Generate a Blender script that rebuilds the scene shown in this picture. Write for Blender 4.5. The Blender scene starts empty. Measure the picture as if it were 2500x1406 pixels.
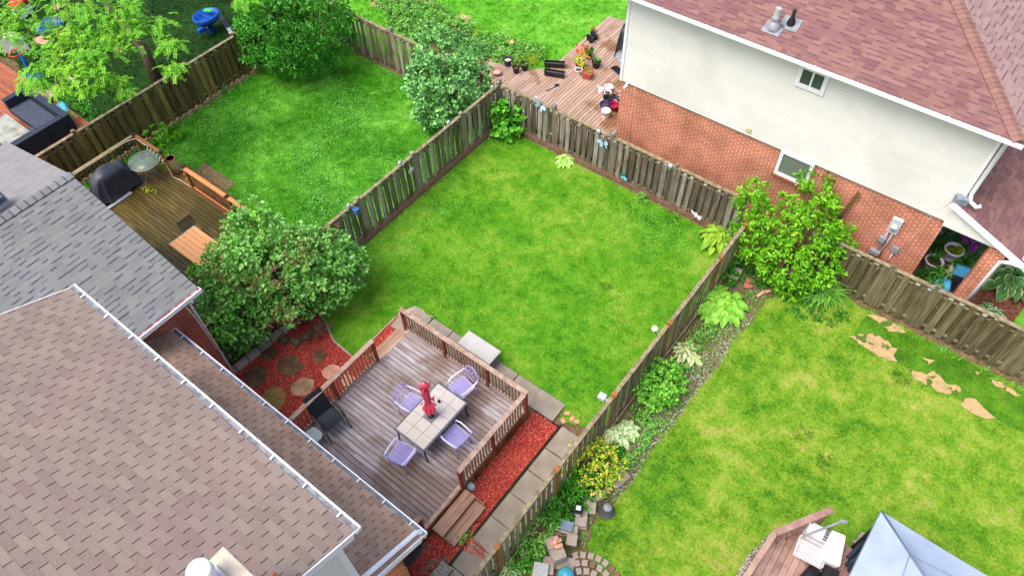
import bpy, math, random
import numpy as np
from mathutils import Vector, Matrix
random.seed(7); RNG = np.random.default_rng(7)
sc = bpy.context.scene
COL = sc.collection
rad = math.radians

# ---------------------------------------------------------------- camera (drone, solved from the photo's vanishing lines)
PITCH, YAW, ROLL, CH, FPX = 0.92312377, -0.69219767, 0.04098156, 18.5, 1790.70106
def _rot():
    cp, sp = math.cos(PITCH), math.sin(PITCH)
    f = np.array([0, cp, -sp]); r = np.array([1, 0, 0.]); d = np.cross(f, r)
    R = np.array([r, d, f])
    cr, sr = math.cos(ROLL), math.sin(ROLL)
    R = np.array([[cr, sr, 0], [-sr, cr, 0], [0, 0, 1]]) @ R
    cy, sy = math.cos(YAW), math.sin(YAW)
    return R @ np.array([[cy, -sy, 0], [sy, cy, 0], [0, 0, 1]])
CR = _rot()
cam_d = bpy.data.cameras.new('camera'); cam = bpy.data.objects.new('camera', cam_d); COL.objects.link(cam)
cam_d.sensor_fit = 'HORIZONTAL'; cam_d.sensor_width = 36; cam_d.lens = FPX/2500*36; cam_d.clip_end = 600
m = Matrix.Identity(4)
for i in range(3):
    m[i][0] = CR[0][i]; m[i][1] = -CR[1][i]; m[i][2] = -CR[2][i]
m[2][3] = CH
cam.matrix_world = m; sc.camera = cam

# ---------------------------------------------------------------- sky, sun, exposure (bright overcast)
SUN_EL, SUN_AZ = rad(63), rad(205)
w = bpy.data.worlds.new('World'); sc.world = w; w.use_nodes = True
nt = w.node_tree; bg = nt.nodes['Background']; sky = nt.nodes.new('ShaderNodeTexSky')
sky.sky_type = 'NISHITA'; sky.sun_disc = False; sky.sun_elevation = SUN_EL; sky.sun_rotation = SUN_AZ
sky.air_density = 1.0; sky.dust_density = 6.0; sky.ozone_density = 0.6
nt.links.new(sky.outputs[0], bg.inputs[0]); bg.inputs[1].default_value = 0.15
sd = bpy.data.lights.new('sun', 'SUN'); so = bpy.data.objects.new('sun', sd); COL.objects.link(so)
sd.energy = 1.05; sd.angle = rad(38); sd.color = (1, .96, .91)
_dirv = Vector((math.sin(SUN_AZ)*math.cos(SUN_EL), math.cos(SUN_AZ)*math.cos(SUN_EL), math.sin(SUN_EL)))
so.rotation_euler = _dirv.to_track_quat('Z', 'Y').to_euler(); so.location = (0, 0, 40)
vs = sc.view_settings; vs.view_transform = 'Standard'; vs.look = 'None'; vs.exposure = 0.86; vs.gamma = 1

# ---------------------------------------------------------------- pixel helpers: where a point of the photo lies on a real plane
def _ray(x, y): return CR.T @ np.array([(x-1250)/FPX, (y-703)/FPX, 1.0])
def at(x, y, z=0.):
    d = _ray(x, y); t = (z-CH)/d[2]; return Vector((d[0]*t, d[1]*t, z))
def aty(x, y, Y):
    d = _ray(x, y); t = Y/d[1]; return Vector((d[0]*t, Y, CH+d[2]*t))
def atx(x, y, X):
    d = _ray(x, y); t = X/d[0]; return Vector((X, d[1]*t, CH+d[2]*t))

# ---------------------------------------------------------------- materials
def S(r, g, b):
    f = lambda c: c/12.92 if c <= .04045 else ((c+.055)/1.055)**2.4
    return (f(r/255), f(g/255), f(b/255), 1)
def M(name, cols, rough=.8, isl=0., ns=4., nd=3., stretch=(1, 1, 1), bump=0., bs=20., spec=.3, metal=0., trans=0., contrast=1., big=None, wet=None):
    """cols: list of linear rgb for a ramp; fac = mix of island random and stretched noise"""
    mt = bpy.data.materials.new(name); mt.use_nodes = True
    t = mt.node_tree; n = t.nodes; l = t.links; p = n['Principled BSDF']
    p.inputs['Roughness'].default_value = rough; p.inputs['Metallic'].default_value = metal
    p.inputs['Specular IOR Level'].default_value = spec
    tc = n.new('ShaderNodeTexCoord'); mp = n.new('ShaderNodeMapping'); mp.inputs['Scale'].default_value = stretch
    l.new(tc.outputs['Object'], mp.inputs[0])
    cols = [tuple(c)+((1,) if len(c) == 3 else ()) for c in cols]
    if len(cols) == 1 and not isl:
        col = None; p.inputs['Base Color'].default_value = cols[0]
    if len(cols) > 1:
        no = n.new('ShaderNodeTexNoise'); no.inputs['Scale'].default_value = ns; no.inputs['Detail'].default_value = nd
        l.new(mp.outputs[0], no.inputs['Vector'])
        mr = n.new('ShaderNodeMapRange'); mr.inputs[1].default_value = .5-.22/contrast; mr.inputs[2].default_value = .5+.22/contrast
        l.new(no.outputs[0], mr.inputs[0]); fac = mr.outputs[0]
        if isl:
            g = n.new('ShaderNodeNewGeometry'); mx = n.new('ShaderNodeMix'); mx.inputs[0].default_value = isl
            l.new(fac, mx.inputs[2]); l.new(g.outputs['Random Per Island'], mx.inputs[3]); fac = mx.outputs[0]
        rp = n.new('ShaderNodeValToRGB'); e = rp.color_ramp.elements
        k = len(cols); e[0].color = cols[0]; e[1].color = cols[-1]
        for i in range(1, k-1): e.new(i/(k-1)).color = cols[i]
        l.new(fac, rp.inputs[0]); col = rp.outputs[0]
        if big:      # (colour, scale, strength, lo, hi): stains with a shape of their own
            for (bc, bsc, bst, lo, hi) in big:
                nb = n.new('ShaderNodeTexNoise'); nb.inputs['Scale'].default_value = bsc; nb.inputs['Detail'].default_value = 4
                l.new(tc.outputs['Object'], nb.inputs['Vector'])
                r2 = n.new('ShaderNodeMapRange'); r2.inputs[1].default_value = lo; r2.inputs[2].default_value = hi; r2.inputs[4].default_value = bst
                l.new(nb.outputs[0], r2.inputs[0])
                mb = n.new('ShaderNodeMix'); mb.data_type = 'RGBA'; l.new(r2.outputs[0], mb.inputs[0]); l.new(col, mb.inputs[6]); mb.inputs[7].default_value = tuple(bc)[:3]+(1,)
                col = mb.outputs[2]
        l.new(col, p.inputs['Base Color'])
    if wet:
        nb = n.new('ShaderNodeTexNoise'); nb.inputs['Scale'].default_value = wet; nb.inputs['Detail'].default_value = 3
        l.new(mp.outputs[0], nb.inputs['Vector']); r2 = n.new('ShaderNodeMapRange')
        r2.inputs[1].default_value = .42; r2.inputs[2].default_value = .6; r2.inputs[3].default_value = rough; r2.inputs[4].default_value = .25
        l.new(nb.outputs[0], r2.inputs[0]); l.new(r2.outputs[0], p.inputs['Roughness'])
    if bump:
        nb = n.new('ShaderNodeTexNoise'); nb.inputs['Scale'].default_value = bs; nb.inputs['Detail'].default_value = 4
        l.new(mp.outputs[0], nb.inputs['Vector']); bp = n.new('ShaderNodeBump'); bp.inputs['Strength'].default_value = bump; bp.inputs['Distance'].default_value = .02
        l.new(nb.outputs[0], bp.inputs['Height']); l.new(bp.outputs[0], p.inputs['Normal'])
    if trans:
        tr = n.new('ShaderNodeBsdfTranslucent'); ms = n.new('ShaderNodeMixShader'); ms.inputs[0].default_value = trans
        if len(cols) > 1: l.new(col, tr.inputs[0])
        else: tr.inputs[0].default_value = cols[0]
        l.new(p.outputs[0], ms.inputs[1]); l.new(tr.outputs[0], ms.inputs[2]); l.new(ms.outputs[0], n['Material Output'].inputs[0])
    return mt
def brickmat(name, c1, c2, mort, axis='x', bw=.24, bh=.078, ms=.007, dark=.35):
    mt = bpy.data.materials.new(name); mt.use_nodes = True; t = mt.node_tree; n = t.nodes; l = t.links; p = n['Principled BSDF']
    p.inputs['Roughness'].default_value = .9; p.inputs['Specular IOR Level'].default_value = .15
    tc = n.new('ShaderNodeTexCoord'); sx = n.new('ShaderNodeSeparateXYZ'); cx = n.new('ShaderNodeCombineXYZ')
    l.new(tc.outputs['Object'], sx.inputs[0]); l.new(sx.outputs['X' if axis == 'x' else 'Y'], cx.inputs[0]); l.new(sx.outputs['Z'], cx.inputs[1])
    b = n.new('ShaderNodeTexBrick'); b.inputs['Scale'].default_value = 1; b.inputs['Mortar Size'].default_value = ms; b.inputs['Mortar Smooth'].default_value = .2
    b.inputs['Brick Width'].default_value = bw; b.inputs['Row Height'].default_value = bh; b.inputs['Bias'].default_value = -.1
    b.inputs['Color1'].default_value = c1; b.inputs['Color2'].default_value = c2; b.inputs['Mortar'].default_value = mort
    l.new(cx.outputs[0], b.inputs[0])
    no = n.new('ShaderNodeTexNoise'); no.inputs['Scale'].default_value = 1.3; no.inputs['Detail'].default_value = 5; l.new(tc.outputs['Object'], no.inputs[0])
    r = n.new('ShaderNodeMapRange'); r.inputs[1].default_value = .35; r.inputs[2].default_value = .65; r.inputs[3].default_value = 1-dark; r.inputs[4].default_value = 1.15
    l.new(no.outputs[0], r.inputs[0]); mx = n.new('ShaderNodeMix'); mx.data_type = 'RGBA'; mx.blend_type = 'MULTIPLY'; mx.inputs[0].default_value = 1
    l.new(b.outputs[0], mx.inputs[6]); l.new(r.outputs[0], mx.inputs[7]); l.new(mx.outputs[2], p.inputs['Base Color'])
    bp = n.new('ShaderNodeBump'); bp.inputs['Strength'].default_value = .6; bp.inputs['Distance'].default_value = .01; bp.invert = True
    l.new(b.outputs[1], bp.inputs['Height']); l.new(bp.outputs[0], p.inputs['Normal'])
    return mt
def grassmat(name, cols, ls=.45, isl=.35, spots=None, off=(0, 0, 0), trans=0.):
    """lawn colour: broad noise patches + finer noise + per-blade random; spots = tan thin areas"""
    mt = bpy.data.materials.new(name); mt.use_nodes = True; t = mt.node_tree; n = t.nodes; l = t.links; p = n['Principled BSDF']
    p.inputs['Roughness'].default_value = .75; p.inputs['Specular IOR Level'].default_value = .12
    g = n.new('ShaderNodeNewGeometry'); mp = n.new('ShaderNodeMapping'); mp.inputs['Location'].default_value = off; l.new(g.outputs['Position'], mp.inputs[0])
    def noise(s, d, lo, hi):
        a = n.new('ShaderNodeTexNoise'); a.inputs['Scale'].default_value = s; a.inputs['Detail'].default_value = d; l.new(mp.outputs[0], a.inputs[0])
        b = n.new('ShaderNodeMapRange'); b.inputs[1].default_value = lo; b.inputs[2].default_value = hi; l.new(a.outputs[0], b.inputs[0]); return b.outputs[0]
    def mix(f, a, b):
        x = n.new('ShaderNodeMix'); x.inputs[0].default_value = f; l.new(a, x.inputs[2]); l.new(b, x.inputs[3]); return x.outputs[0]
    f = mix(.42, noise(ls, 3, .35, .65), noise(2.6, 5, .36, .64))
    f = mix(.3, f, noise(13, 3, .34, .66))
    f = mix(isl, f, g.outputs['Random Per Island'])
    rp = n.new('ShaderNodeValToRGB'); e = rp.color_ramp.elements; k = len(cols)
    e[0].color = cols[0]; e[1].color = cols[-1]; e[0].position = .12; e[1].position = .88
    for i in range(1, k-1): e.new(.12+.76*i/(k-1)).color = cols[i]
    l.new(f, rp.inputs[0]); col = rp.outputs[0]
    if spots:
        s = noise(spots[1], 4, spots[2], spots[2]+.08)
        x = n.new('ShaderNodeMix'); x.data_type = 'RGBA'; l.new(s, x.inputs[0]); l.new(col, x.inputs[6]); x.inputs[7].default_value = spots[0]; col = x.outputs[2]
    l.new(col, p.inputs['Base Color'])
    if trans:
        tr = n.new('ShaderNodeBsdfTranslucent'); ms = n.new('ShaderNodeMixShader'); ms.inputs[0].default_value = trans
        l.new(col, tr.inputs[0]); l.new(p.outputs[0], ms.inputs[1]); l.new(tr.outputs[0], ms.inputs[2]); l.new(ms.outputs[0], n['Material Output'].inputs[0])
    return mt
def glassmat(name, col, alpha=.5, rough=.08):
    mt = bpy.data.materials.new(name); mt.use_nodes = True; p = mt.node_tree.nodes['Principled BSDF']
    p.inputs['Base Color'].default_value = col; p.inputs['Roughness'].default_value = rough; p.inputs['Alpha'].default_value = alpha; return mt

# ---------------------------------------------------------------- mesh building
OFF = {}
def tag(o, label=None, cat=None, group=None, kind=None):
    if label: o['label'] = label
    if cat: o['category'] = cat
    if group: o['group'] = group
    if kind: o['kind'] = kind
    return o
def thing(name, label, cat, loc=(0, 0, 0), group=None):
    o = bpy.data.objects.new(name, None); COL.objects.link(o); o.location = loc; o.empty_display_size = .2
    OFF[o] = Vector(loc); return tag(o, label, cat, group)
def link_mesh(name, me, mats, parent=None):
    o = bpy.data.objects.new(name, me); COL.objects.link(o)
    for mt in (mats if isinstance(mats, (list, tuple)) else [mats]): me.materials.append(mt)
    if parent is not None: o.parent = parent; OFF[o] = OFF[parent]
    return o
class MB:
    def __init__(s): s.v = []; s.f = []; s.mi = []; s.sm = []
    def add(s, vs, fs, mi=0, sm=False):
        k = len(s.v); s.v += [tuple(v) for v in vs]
        for f in fs: s.f.append(tuple(i+k for i in f)); s.mi.append(mi); s.sm.append(sm)
    def box(s, c, d, rz=0., mi=0, tilt=None):
        c = Vector(c); R = Matrix.Rotation(rz, 3, 'Z')
        if tilt is not None: R = R @ Matrix.Rotation(tilt[0], 3, 'X') @ Matrix.Rotation(tilt[1], 3, 'Y')
        h = [x/2 for x in d]; vs = []
        for z in (-1, 1):
            for x, y in ((-1, -1), (1, -1), (1, 1), (-1, 1)): vs.append(c + R @ Vector((x*h[0], y*h[1], z*h[2])))
        s.add(vs, [(0, 3, 2, 1), (4, 5, 6, 7), (0, 1, 5, 4), (1, 2, 6, 5), (2, 3, 7, 6), (3, 0, 4, 7)], mi)
    def beam(s, a, b, w, h, up=(0, 0, 1), mi=0):
        a = Vector(a); b = Vector(b); d = (b-a).normalized(); u = Vector(up); sd_ = d.cross(u)
        if sd_.length < 1e-4: sd_ = d.cross(Vector((0, 1, 0)))
        sd_.normalize(); u = sd_.cross(d)
        vs = [p + sd_*x*w/2 + u*y*h/2 for p in (a, b) for x, y in ((-1, -1), (1, -1), (1, 1), (-1, 1))]
        s.add(vs, [(0, 3, 2, 1), (4, 5, 6, 7), (0, 1, 5, 4), (1, 2, 6, 5), (2, 3, 7, 6), (3, 0, 4, 7)], mi)
    def tube(s, pts, r, n=6, closed=False, mi=0):
        pts = [Vector(p) for p in pts]; N = len(pts); vs = []; rs = r if isinstance(r, (list, tuple)) else [r]*N
        up = None
        for i, p in enumerate(pts):
            a = pts[(i-1) % N] if (closed or i > 0) else p; b = pts[(i+1) % N] if (closed or i < N-1) else p
            d = (b-a).normalized()
            if up is None: up = d.orthogonal().normalized()
            up = (up - d*up.dot(d)); up = up.normalized() if up.length > 1e-5 else d.orthogonal().normalized()
            q = d.cross(up)
            for k in range(n): vs.append(p + (up*math.cos(2*math.pi*k/n) + q*math.sin(2*math.pi*k/n))*rs[i])
        fs = []
        for i in range(N if closed else N-1):
            j = (i+1) % N
            for k in range(n): fs.append((i*n+k, i*n+(k+1) % n, j*n+(k+1) % n, j*n+k))
        if not closed: fs.append(tuple(reversed(range(n)))); fs.append(tuple(range((N-1)*n, N*n)))
        s.add(vs, fs, mi, True)
    def poly(s, pts, mi=0): s.add(pts, [tuple(range(len(pts)))], mi)
    def prism(s, p2, z0, z1, mi=0):
        n = len(p2); ar = sum(p2[i][0]*p2[(i+1) % n][1]-p2[(i+1) % n][0]*p2[i][1] for i in range(n))
        if ar < 0: p2 = p2[::-1]
        vs = [(p[0], p[1], z0) for p in p2]+[(p[0], p[1], z1) for p in p2]
        s.add(vs, [tuple(reversed(range(n))), tuple(range(n, 2*n))]+[(i, (i+1) % n, n+(i+1) % n, n+i) for i in range(n)], mi)
    def lathe(s, prof, c=(0, 0, 0), n=16, mi=0, sq=1.):
        c = Vector(c); vs = [c+Vector((r*math.cos(2*math.pi*k/n), r*sq*math.sin(2*math.pi*k/n), z)) for r, z in prof for k in range(n)]
        fs = [(i*n+k, i*n+(k+1) % n, (i+1)*n+(k+1) % n, (i+1)*n+k) for i in range(len(prof)-1) for k in range(n)]
        s.add(vs, fs, mi, True)
        if prof[-1][0] > 1e-3: s.add([vs[(len(prof)-1)*n+k] for k in range(n)], [tuple(range(n))], mi)
        if prof[0][0] > 1e-3: s.add([vs[k] for k in range(n)], [tuple(reversed(range(n)))], mi)
    def build(s, name, mats, parent=None, bevel=0.):
        o0 = OFF[parent] if parent is not None else Vector((0, 0, 0))
        me = bpy.data.meshes.new(name); me.from_pydata([(v[0]-o0[0], v[1]-o0[1], v[2]-o0[2]) for v in s.v], [], s.f)
        me.polygons.foreach_set('material_index', s.mi); me.polygons.foreach_set('use_smooth', s.sm); me.update()
        o = link_mesh(name, me, mats, parent)
        if bevel:
            b = o.modifiers.new('bevel', 'BEVEL'); b.width = bevel; b.segments = 2; b.limit_method = 'ANGLE'
        return o
def npmesh(name, V, F, mats, parent=None, mi=None, smooth=False):
    V = np.asarray(V, dtype=np.float32).reshape(-1, 3); F = np.asarray(F, dtype=np.int32)
    if parent is not None: V = V - np.array(OFF[parent], dtype=np.float32)
    me = bpy.data.meshes.new(name); k = F.shape[1]; n = len(F)
    me.vertices.add(len(V)); me.vertices.foreach_set('co', V.ravel()); me.loops.add(n*k); me.loops.foreach_set('vertex_index', F.ravel())
    me.polygons.add(n); me.polygons.foreach_set('loop_start', np.arange(0, n*k, k, dtype=np.int32)); me.polygons.foreach_set('loop_total', np.full(n, k, dtype=np.int32))
    if mi is not None: me.polygons.foreach_set('material_index', np.asarray(mi, dtype=np.int32))
    if smooth: me.polygons.foreach_set('use_smooth', np.ones(n, dtype=bool))
    me.update(calc_edges=True); me.validate()
    return link_mesh(name, me, mats, parent)
def copy_tree(o, parent=None):
    c = o.copy(); COL.objects.link(c)
    if parent is not None: c.parent = parent; c.matrix_parent_inverse = Matrix.Identity(4)
    for ch in list(o.children): copy_tree(ch, c)
    return c
def struct(o): o['kind'] = 'structure'; return o

def inpoly(P, poly):
    x, y = P[:, 0], P[:, 1]; r = np.zeros(len(P), bool); n = len(poly)
    for i in range(n):
        x0, y0 = poly[i][0], poly[i][1]; x1, y1 = poly[(i+1) % n][0], poly[(i+1) % n][1]
        if y0 == y1: continue
        c = ((y0 > y) != (y1 > y)) & (x < (x1-x0)*(y-y0)/(y1-y0)+x0); r ^= c
    return r
def scatter(poly, n, excl=()):
    a = np.array([(p[0], p[1]) for p in poly]); lo, hi = a.min(0), a.max(0)
    ar = (hi-lo).prod(); sh = abs(sum(a[i-1][0]*a[i][1]-a[i][0]*a[i-1][1] for i in range(len(a)))/2)
    P = RNG.uniform(lo, hi, (int(n*ar/max(sh, .01)*1.02)+5, 2)); P = P[inpoly(P, a)]
    for e in excl: P = P[~inpoly(P, e)]
    return P[:n]
def wob(P, s, seed):
    r = np.random.default_rng(seed); o = np.zeros(len(P))
    for i in range(6):
        k = r.normal(0, s, 2); o += np.sin(P @ k + r.uniform(0, 6.28))
    return o/6
def grass(name, label, poly, dens, mat, excl=(), h=.05, z=0., per=6, wdt=.012, spread=.035, hv=.5):
    a = [(p[0], p[1]) for p in poly]; sh = abs(sum(a[i-1][0]*a[i][1]-a[i][0]*a[i-1][1] for i in range(len(a)))/2)
    T = scatter(poly, int(sh*dens/per), excl)
    T = T[RNG.random(len(T)) < .78+.35*wob(T, 3, 5)]
    n = len(T)*per; C = np.repeat(T, per, 0)+RNG.normal(0, spread, (n, 2))
    ok = inpoly(C, a)
    for e in excl: ok &= ~inpoly(C, e)
    C = C[ok]; n = len(C)
    H = h*(1+hv*wob(C, 2.2, 9))*RNG.uniform(.5, 1.5, n); an = RNG.uniform(0, 6.283, n); W = wdt*RNG.uniform(.6, 1.4, n)
    la = RNG.uniform(0, 6.283, n); L = H*RNG.uniform(.2, 1.3, n)
    V = np.zeros((n, 3, 3)); V[:, 0, 0] = C[:, 0]-np.cos(an)*W/2; V[:, 0, 1] = C[:, 1]-np.sin(an)*W/2
    V[:, 1, 0] = C[:, 0]+np.cos(an)*W/2; V[:, 1, 1] = C[:, 1]+np.sin(an)*W/2
    V[:, 2, 0] = C[:, 0]+np.cos(la)*L; V[:, 2, 1] = C[:, 1]+np.sin(la)*L; V[:, :, 2] = z; V[:, 2, 2] = z+H
    o = npmesh(name, V, np.arange(3*n).reshape(n, 3), mat); return tag(o, label, 'grass', kind='stuff')
def leaves(C, D, N, ln, wd, fold=.25, droop=.25):
    """vectorised leaves: C centres, D tip directions, N rough normals -> verts (n*5), quads (2 per leaf)"""
    D = D/np.linalg.norm(D, axis=1, keepdims=True); Sd = np.cross(D, N); Sd /= np.linalg.norm(Sd, axis=1, keepdims=True)+1e-9; U = np.cross(Sd, D)
    n = len(C); ln = np.broadcast_to(ln, n)[:, None]; wd = np.broadcast_to(wd, n)[:, None]
    V = np.zeros((n, 6, 3)); V[:, 0] = C-D*ln*.5; V[:, 3] = C+D*ln*.5-U*ln*droop
    V[:, 1] = C-D*ln*.12+Sd*wd*.5+U*wd*fold; V[:, 2] = C+D*ln*.2+Sd*wd*.38+U*wd*fold*.8-U*ln*droop*.3
    V[:, 5] = C-D*ln*.12-Sd*wd*.5+U*wd*fold; V[:, 4] = C+D*ln*.2-Sd*wd*.38+U*wd*fold*.8-U*ln*droop*.3
    b = np.arange(n)[:, None]*6; F = np.concatenate([b+np.array([[0, 1, 2, 3]]), b+np.array([[0, 3, 4, 5]])])
    return V, F
def crown(name, lobes, ncl, per, clr, ln, wd, mat, parent, droop=.25, up=.5, inner=.25, top=True, mats2=None, frac2=0.):
    """lobes: (cx,cy,cz,rx,ry,rz). Clumps sit on the lobes' surface; leaves fan out of each clump"""
    vol = np.array([l[3]*l[4]+l[4]*l[5]+l[3]*l[5] for l in lobes]); vol = vol/vol.sum(); Cs = []; Ns = []
    Lb = np.array(lobes)
    for i, l in enumerate(lobes):
        k = int(ncl*vol[i])+2; u = RNG.normal(0, 1, (k*3, 3)); u /= np.linalg.norm(u, axis=1, keepdims=True); u = u[u[:, 2] > -.75]
        c = np.array(l[:3]); r = np.array(l[3:6]); f = 1+.13*np.sin(u[:, :1]*5+i)*np.cos(u[:, 1:2]*4+2*i)
        q = np.where(RNG.random((len(u), 1)) < inner, RNG.uniform(.45, .85, (len(u), 1)), RNG.uniform(.78, 1.24, (len(u), 1)))
        P = c+u*r*q*f
        keep = np.ones(len(P), bool)
        for j, m_ in enumerate(Lb):
            if j != i: keep &= (((P-m_[:3])/m_[3:6])**2).sum(1) > .55
        P = P[keep][:k]; Cs.append(P); Ns.append((u/r*r.mean())[keep][:k])
    C = np.concatenate(Cs); Nn = np.concatenate(Ns)
    P = np.repeat(C, per, 0); N = np.repeat(Nn, per, 0); n = len(P)
    o = RNG.normal(0, 1, (n, 3)); o /= np.linalg.norm(o, axis=1, keepdims=True); P = P+o*clr*RNG.uniform(.2, 1, (n, 1))**.7*np.array([1, 1, .75])
    P[:, 2] = np.maximum(P[:, 2], .04)
    D = o*1.0+N*.6+RNG.normal(0, .45, (n, 3)); D[:, 2] -= .15
    Nv = N*(1-up)+np.array([0, 0, up])*1.2+RNG.normal(0, .38, (n, 3))
    s = RNG.uniform(.65, 1.25, n)
    V, F = leaves(P, D, Nv, ln*s, wd*s, droop=droop)
    mi = None
    if mats2: sel = (RNG.random(n) < frac2).astype(int); mi = np.concatenate([sel, sel])
    return npmesh(name, V, F, mats2 or mat, parent, mi=mi)
def stems(name, base, tips, r0, mat, parent, wig=.08, seg=5):
    b = MB(); base = Vector(base)
    for t in tips:
        t = Vector(t); pts = []
        for i in range(seg+1):
            f = i/seg; p = base.lerp(t, f); p += Vector((random.uniform(-1, 1), random.uniform(-1, 1), 0))*wig*math.sin(f*3.14)
            pts.append(p)
        b.tube(pts, [r0*(1-.8*i/seg) for i in range(seg+1)], 6)
    return b.build(name, mat, parent)
def shrub(name, label, cat, lobes, ncl, per, clr, ln, wd, mat, base, bark, group=None, stemr=.04, **k):
    t = thing(name, label, cat, base, group)
    crown('foliage', lobes, ncl, per, clr, ln, wd, mat, t, **k)
    stems('stem', base, [(l[0], l[1], l[2]+l[5]*.3) for l in lobes], stemr, bark, t)
    return t
def rosette(name, label, cat, c, R, n, ln, wd, mats, group=None, tiers=3, rim=.28, hgt=.5):
    """hosta-like clump: broad arching leaves, rim strips can be another colour"""
    b = MB(); c = Vector(c)
    for i in range(n):
        f = i/n; a = i*2.39996+random.uniform(-.2, .2); reach = R*(.35+.65*(1-f))*random.uniform(.85, 1.1); L = ln*random.uniform(.8, 1.15)*(.75+.25*(1-f)); Wd = wd*random.uniform(.85, 1.1)*(.75+.25*(1-f))
        hz = R*hgt*(.35+.65*f)*random.uniform(.85, 1.15)
        d = Vector((math.cos(a), math.sin(a), 0)); sdv = Vector((-d.y, d.x, 0)); rt = c+d*(reach-L*.75)+Vector((0, 0, hz))
        st = [(0, .12, 0), (.22, .82, .05), (.5, 1., .03), (.78, .66, -.1), (1., .04, -.28)]
        rows = []
        for (x, ww, zz) in st:
            m_ = rt+d*x*L+Vector((0, 0, zz*L*1.6)); e = Vector((0, 0, .1*Wd*ww))
            rows.append([m_-sdv*Wd*ww*.5+e, m_-sdv*Wd*ww*.5*(1-rim), m_-Vector((0, 0, .03*Wd)), m_+sdv*Wd*ww*.5*(1-rim), m_+sdv*Wd*ww*.5+e])
        vs = [v for r_ in rows for v in r_]; k = len(b.v); b.v += [tuple(v) for v in vs]
        for r_ in range(4):
            for q in range(4):
                b.f.append((k+r_*5+q, k+r_*5+q+1, k+r_*5+q+6, k+r_*5+q+5)); b.mi.append(1 if (q in (0, 3)) else 0); b.sm.append(True)
    t = thing(name, label, cat, c, group); b.build('leaves', mats, t)
    s = MB()
    for i in range(8):
        a = i*.785; s.tube([c, c+Vector((math.cos(a)*R*.25, math.sin(a)*R*.25, R*hgt*.5))], .008, 4)
    s.build('stalk', mats[0], t); return t
def blades(name, label, cat, c, R, n, ln, wd, mat, group=None, hgt=.6):
    """arching strap leaves"""
    b = MB(); c = Vector(c)
    for i in range(n):
        a = random.uniform(0, 6.283); d = Vector((math.cos(a), math.sin(a), 0)); sdv = Vector((-d.y, d.x, 0)); r0 = R*.3*random.random()**.5
        L = ln*random.uniform(.6, 1.1); lean = random.uniform(.35, 1.05); vs = []; a2 = random.uniform(0, 6.28)
        for j in range(6):
            f = j/5; ww = wd*(1-f**2)*.5+.001
            p = c+Vector((math.cos(a2), math.sin(a2), 0))*r0+d*L*lean*f*(.5+.5*f)+Vector((0, 0, L*hgt*(1.9*f-(1.1+.5*lean)*f*f)))
            p.z = max(p.z, c.z+.02); vs += [p-sdv*ww, p+sdv*ww]
        b.add(vs, [(2*j, 2*j+1, 2*j+3, 2*j+2) for j in range(5)])
    t = tag(b.build(name, mat), label, cat, group); return t

# ---------------------------------------------------------------- palette
WOODGREY = M('weathered deck wood', [S(107, 92, 92), S(143, 132, 133), S(167, 160, 165), S(192, 192, 197)], .6, isl=.35, ns=5, nd=5, stretch=(.35, 4, 4), wet=.8, bump=.3, bs=30,
             big=[(S(104, 78, 58), .6, .7, .5, .6)])
WOODRAIL = M('weathered rail wood', [S(129, 98, 83), S(163, 140, 127), S(184, 170, 159)], .7, isl=.3, ns=6, nd=5, stretch=(1, 1, 1))
WOODRED = M('red brown stained wood', [S(96, 40, 26), S(134, 62, 44), S(150, 78, 56)], .6, isl=.3, ns=7)
WOODBAL = M('brown baluster wood', [S(84, 56, 44), S(140, 108, 86), S(170, 138, 112)], .7, isl=.8, ns=7)
WOODSTEP = M('brown step wood', [S(118, 84, 66), S(158, 126, 106), S(176, 146, 124)], .6, isl=.4, ns=6, nd=5, stretch=(4, .4, 4), wet=1.)
WOODFASC = M('wet fascia wood', [S(78, 46, 26), S(126, 84, 54), S(150, 106, 74)], .6, isl=.7, ns=8)
WOODSEAL = M('dark mossy deck wood', [S(49, 41, 20), S(76, 65, 32), S(98, 84, 44), S(123, 108, 64)], .55, isl=.3, ns=4, nd=5, stretch=(.4, 4, 4), wet=.9, big=[(S(56, 50, 16), .8, .6, .48, .62)])
ORANGE = M('orange cedar rail', [S(180, 102, 56), S(211, 136, 86), S(196, 119, 72)], .5, isl=.3, ns=8, stretch=(.5, 4, 4))
OILED = M('oiled orange table wood', [S(196, 130, 78), S(226, 164, 112), S(214, 150, 100)], .45, isl=.5, ns=5, stretch=(.4, 4, 4))
NDECK = M('neighbour deck wood', [S(138, 110, 91), S(168, 143, 128), S(190, 170, 157)], .5, isl=.4, ns=5, nd=5, stretch=(4, .35, 4), wet=.6, big=[(S(120, 84, 40), .9, .8, .58, .66)])
REDDECK = M('rust brown deck wood', [S(110, 56, 32), S(150, 84, 54), S(172, 108, 78)], .5, isl=.4, ns=5, stretch=(.4, 4, 4), wet=.8)
BRDECK = M('brown painted deck wood', [S(118, 85, 76), S(154, 123, 113), S(176, 150, 141)], .6, isl=.4, ns=5)
FENCE_MAIN = M('fence wood weathered olive', [S(67, 58, 43), S(115, 104, 85), S(153, 148, 128), S(184, 180, 164)], .85, isl=.6, ns=3.2, nd=6, stretch=(5, 5, .5), big=[(S(66, 66, 34), 1.4, .6, .55, .7)], bump=.4, bs=12)
FENCE_BACK = M('fence wood dark streaked', [S(51, 44, 38), S(95, 85, 73), S(131, 124, 111), S(172, 171, 165)], .85, isl=.6, ns=3.2, nd=6, stretch=(5, 5, .5), big=[(S(60, 60, 32), 1.2, .5, .55, .7), (S(196, 192, 186), 5., .8, .69, .72)], bump=.4, bs=12)
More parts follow.
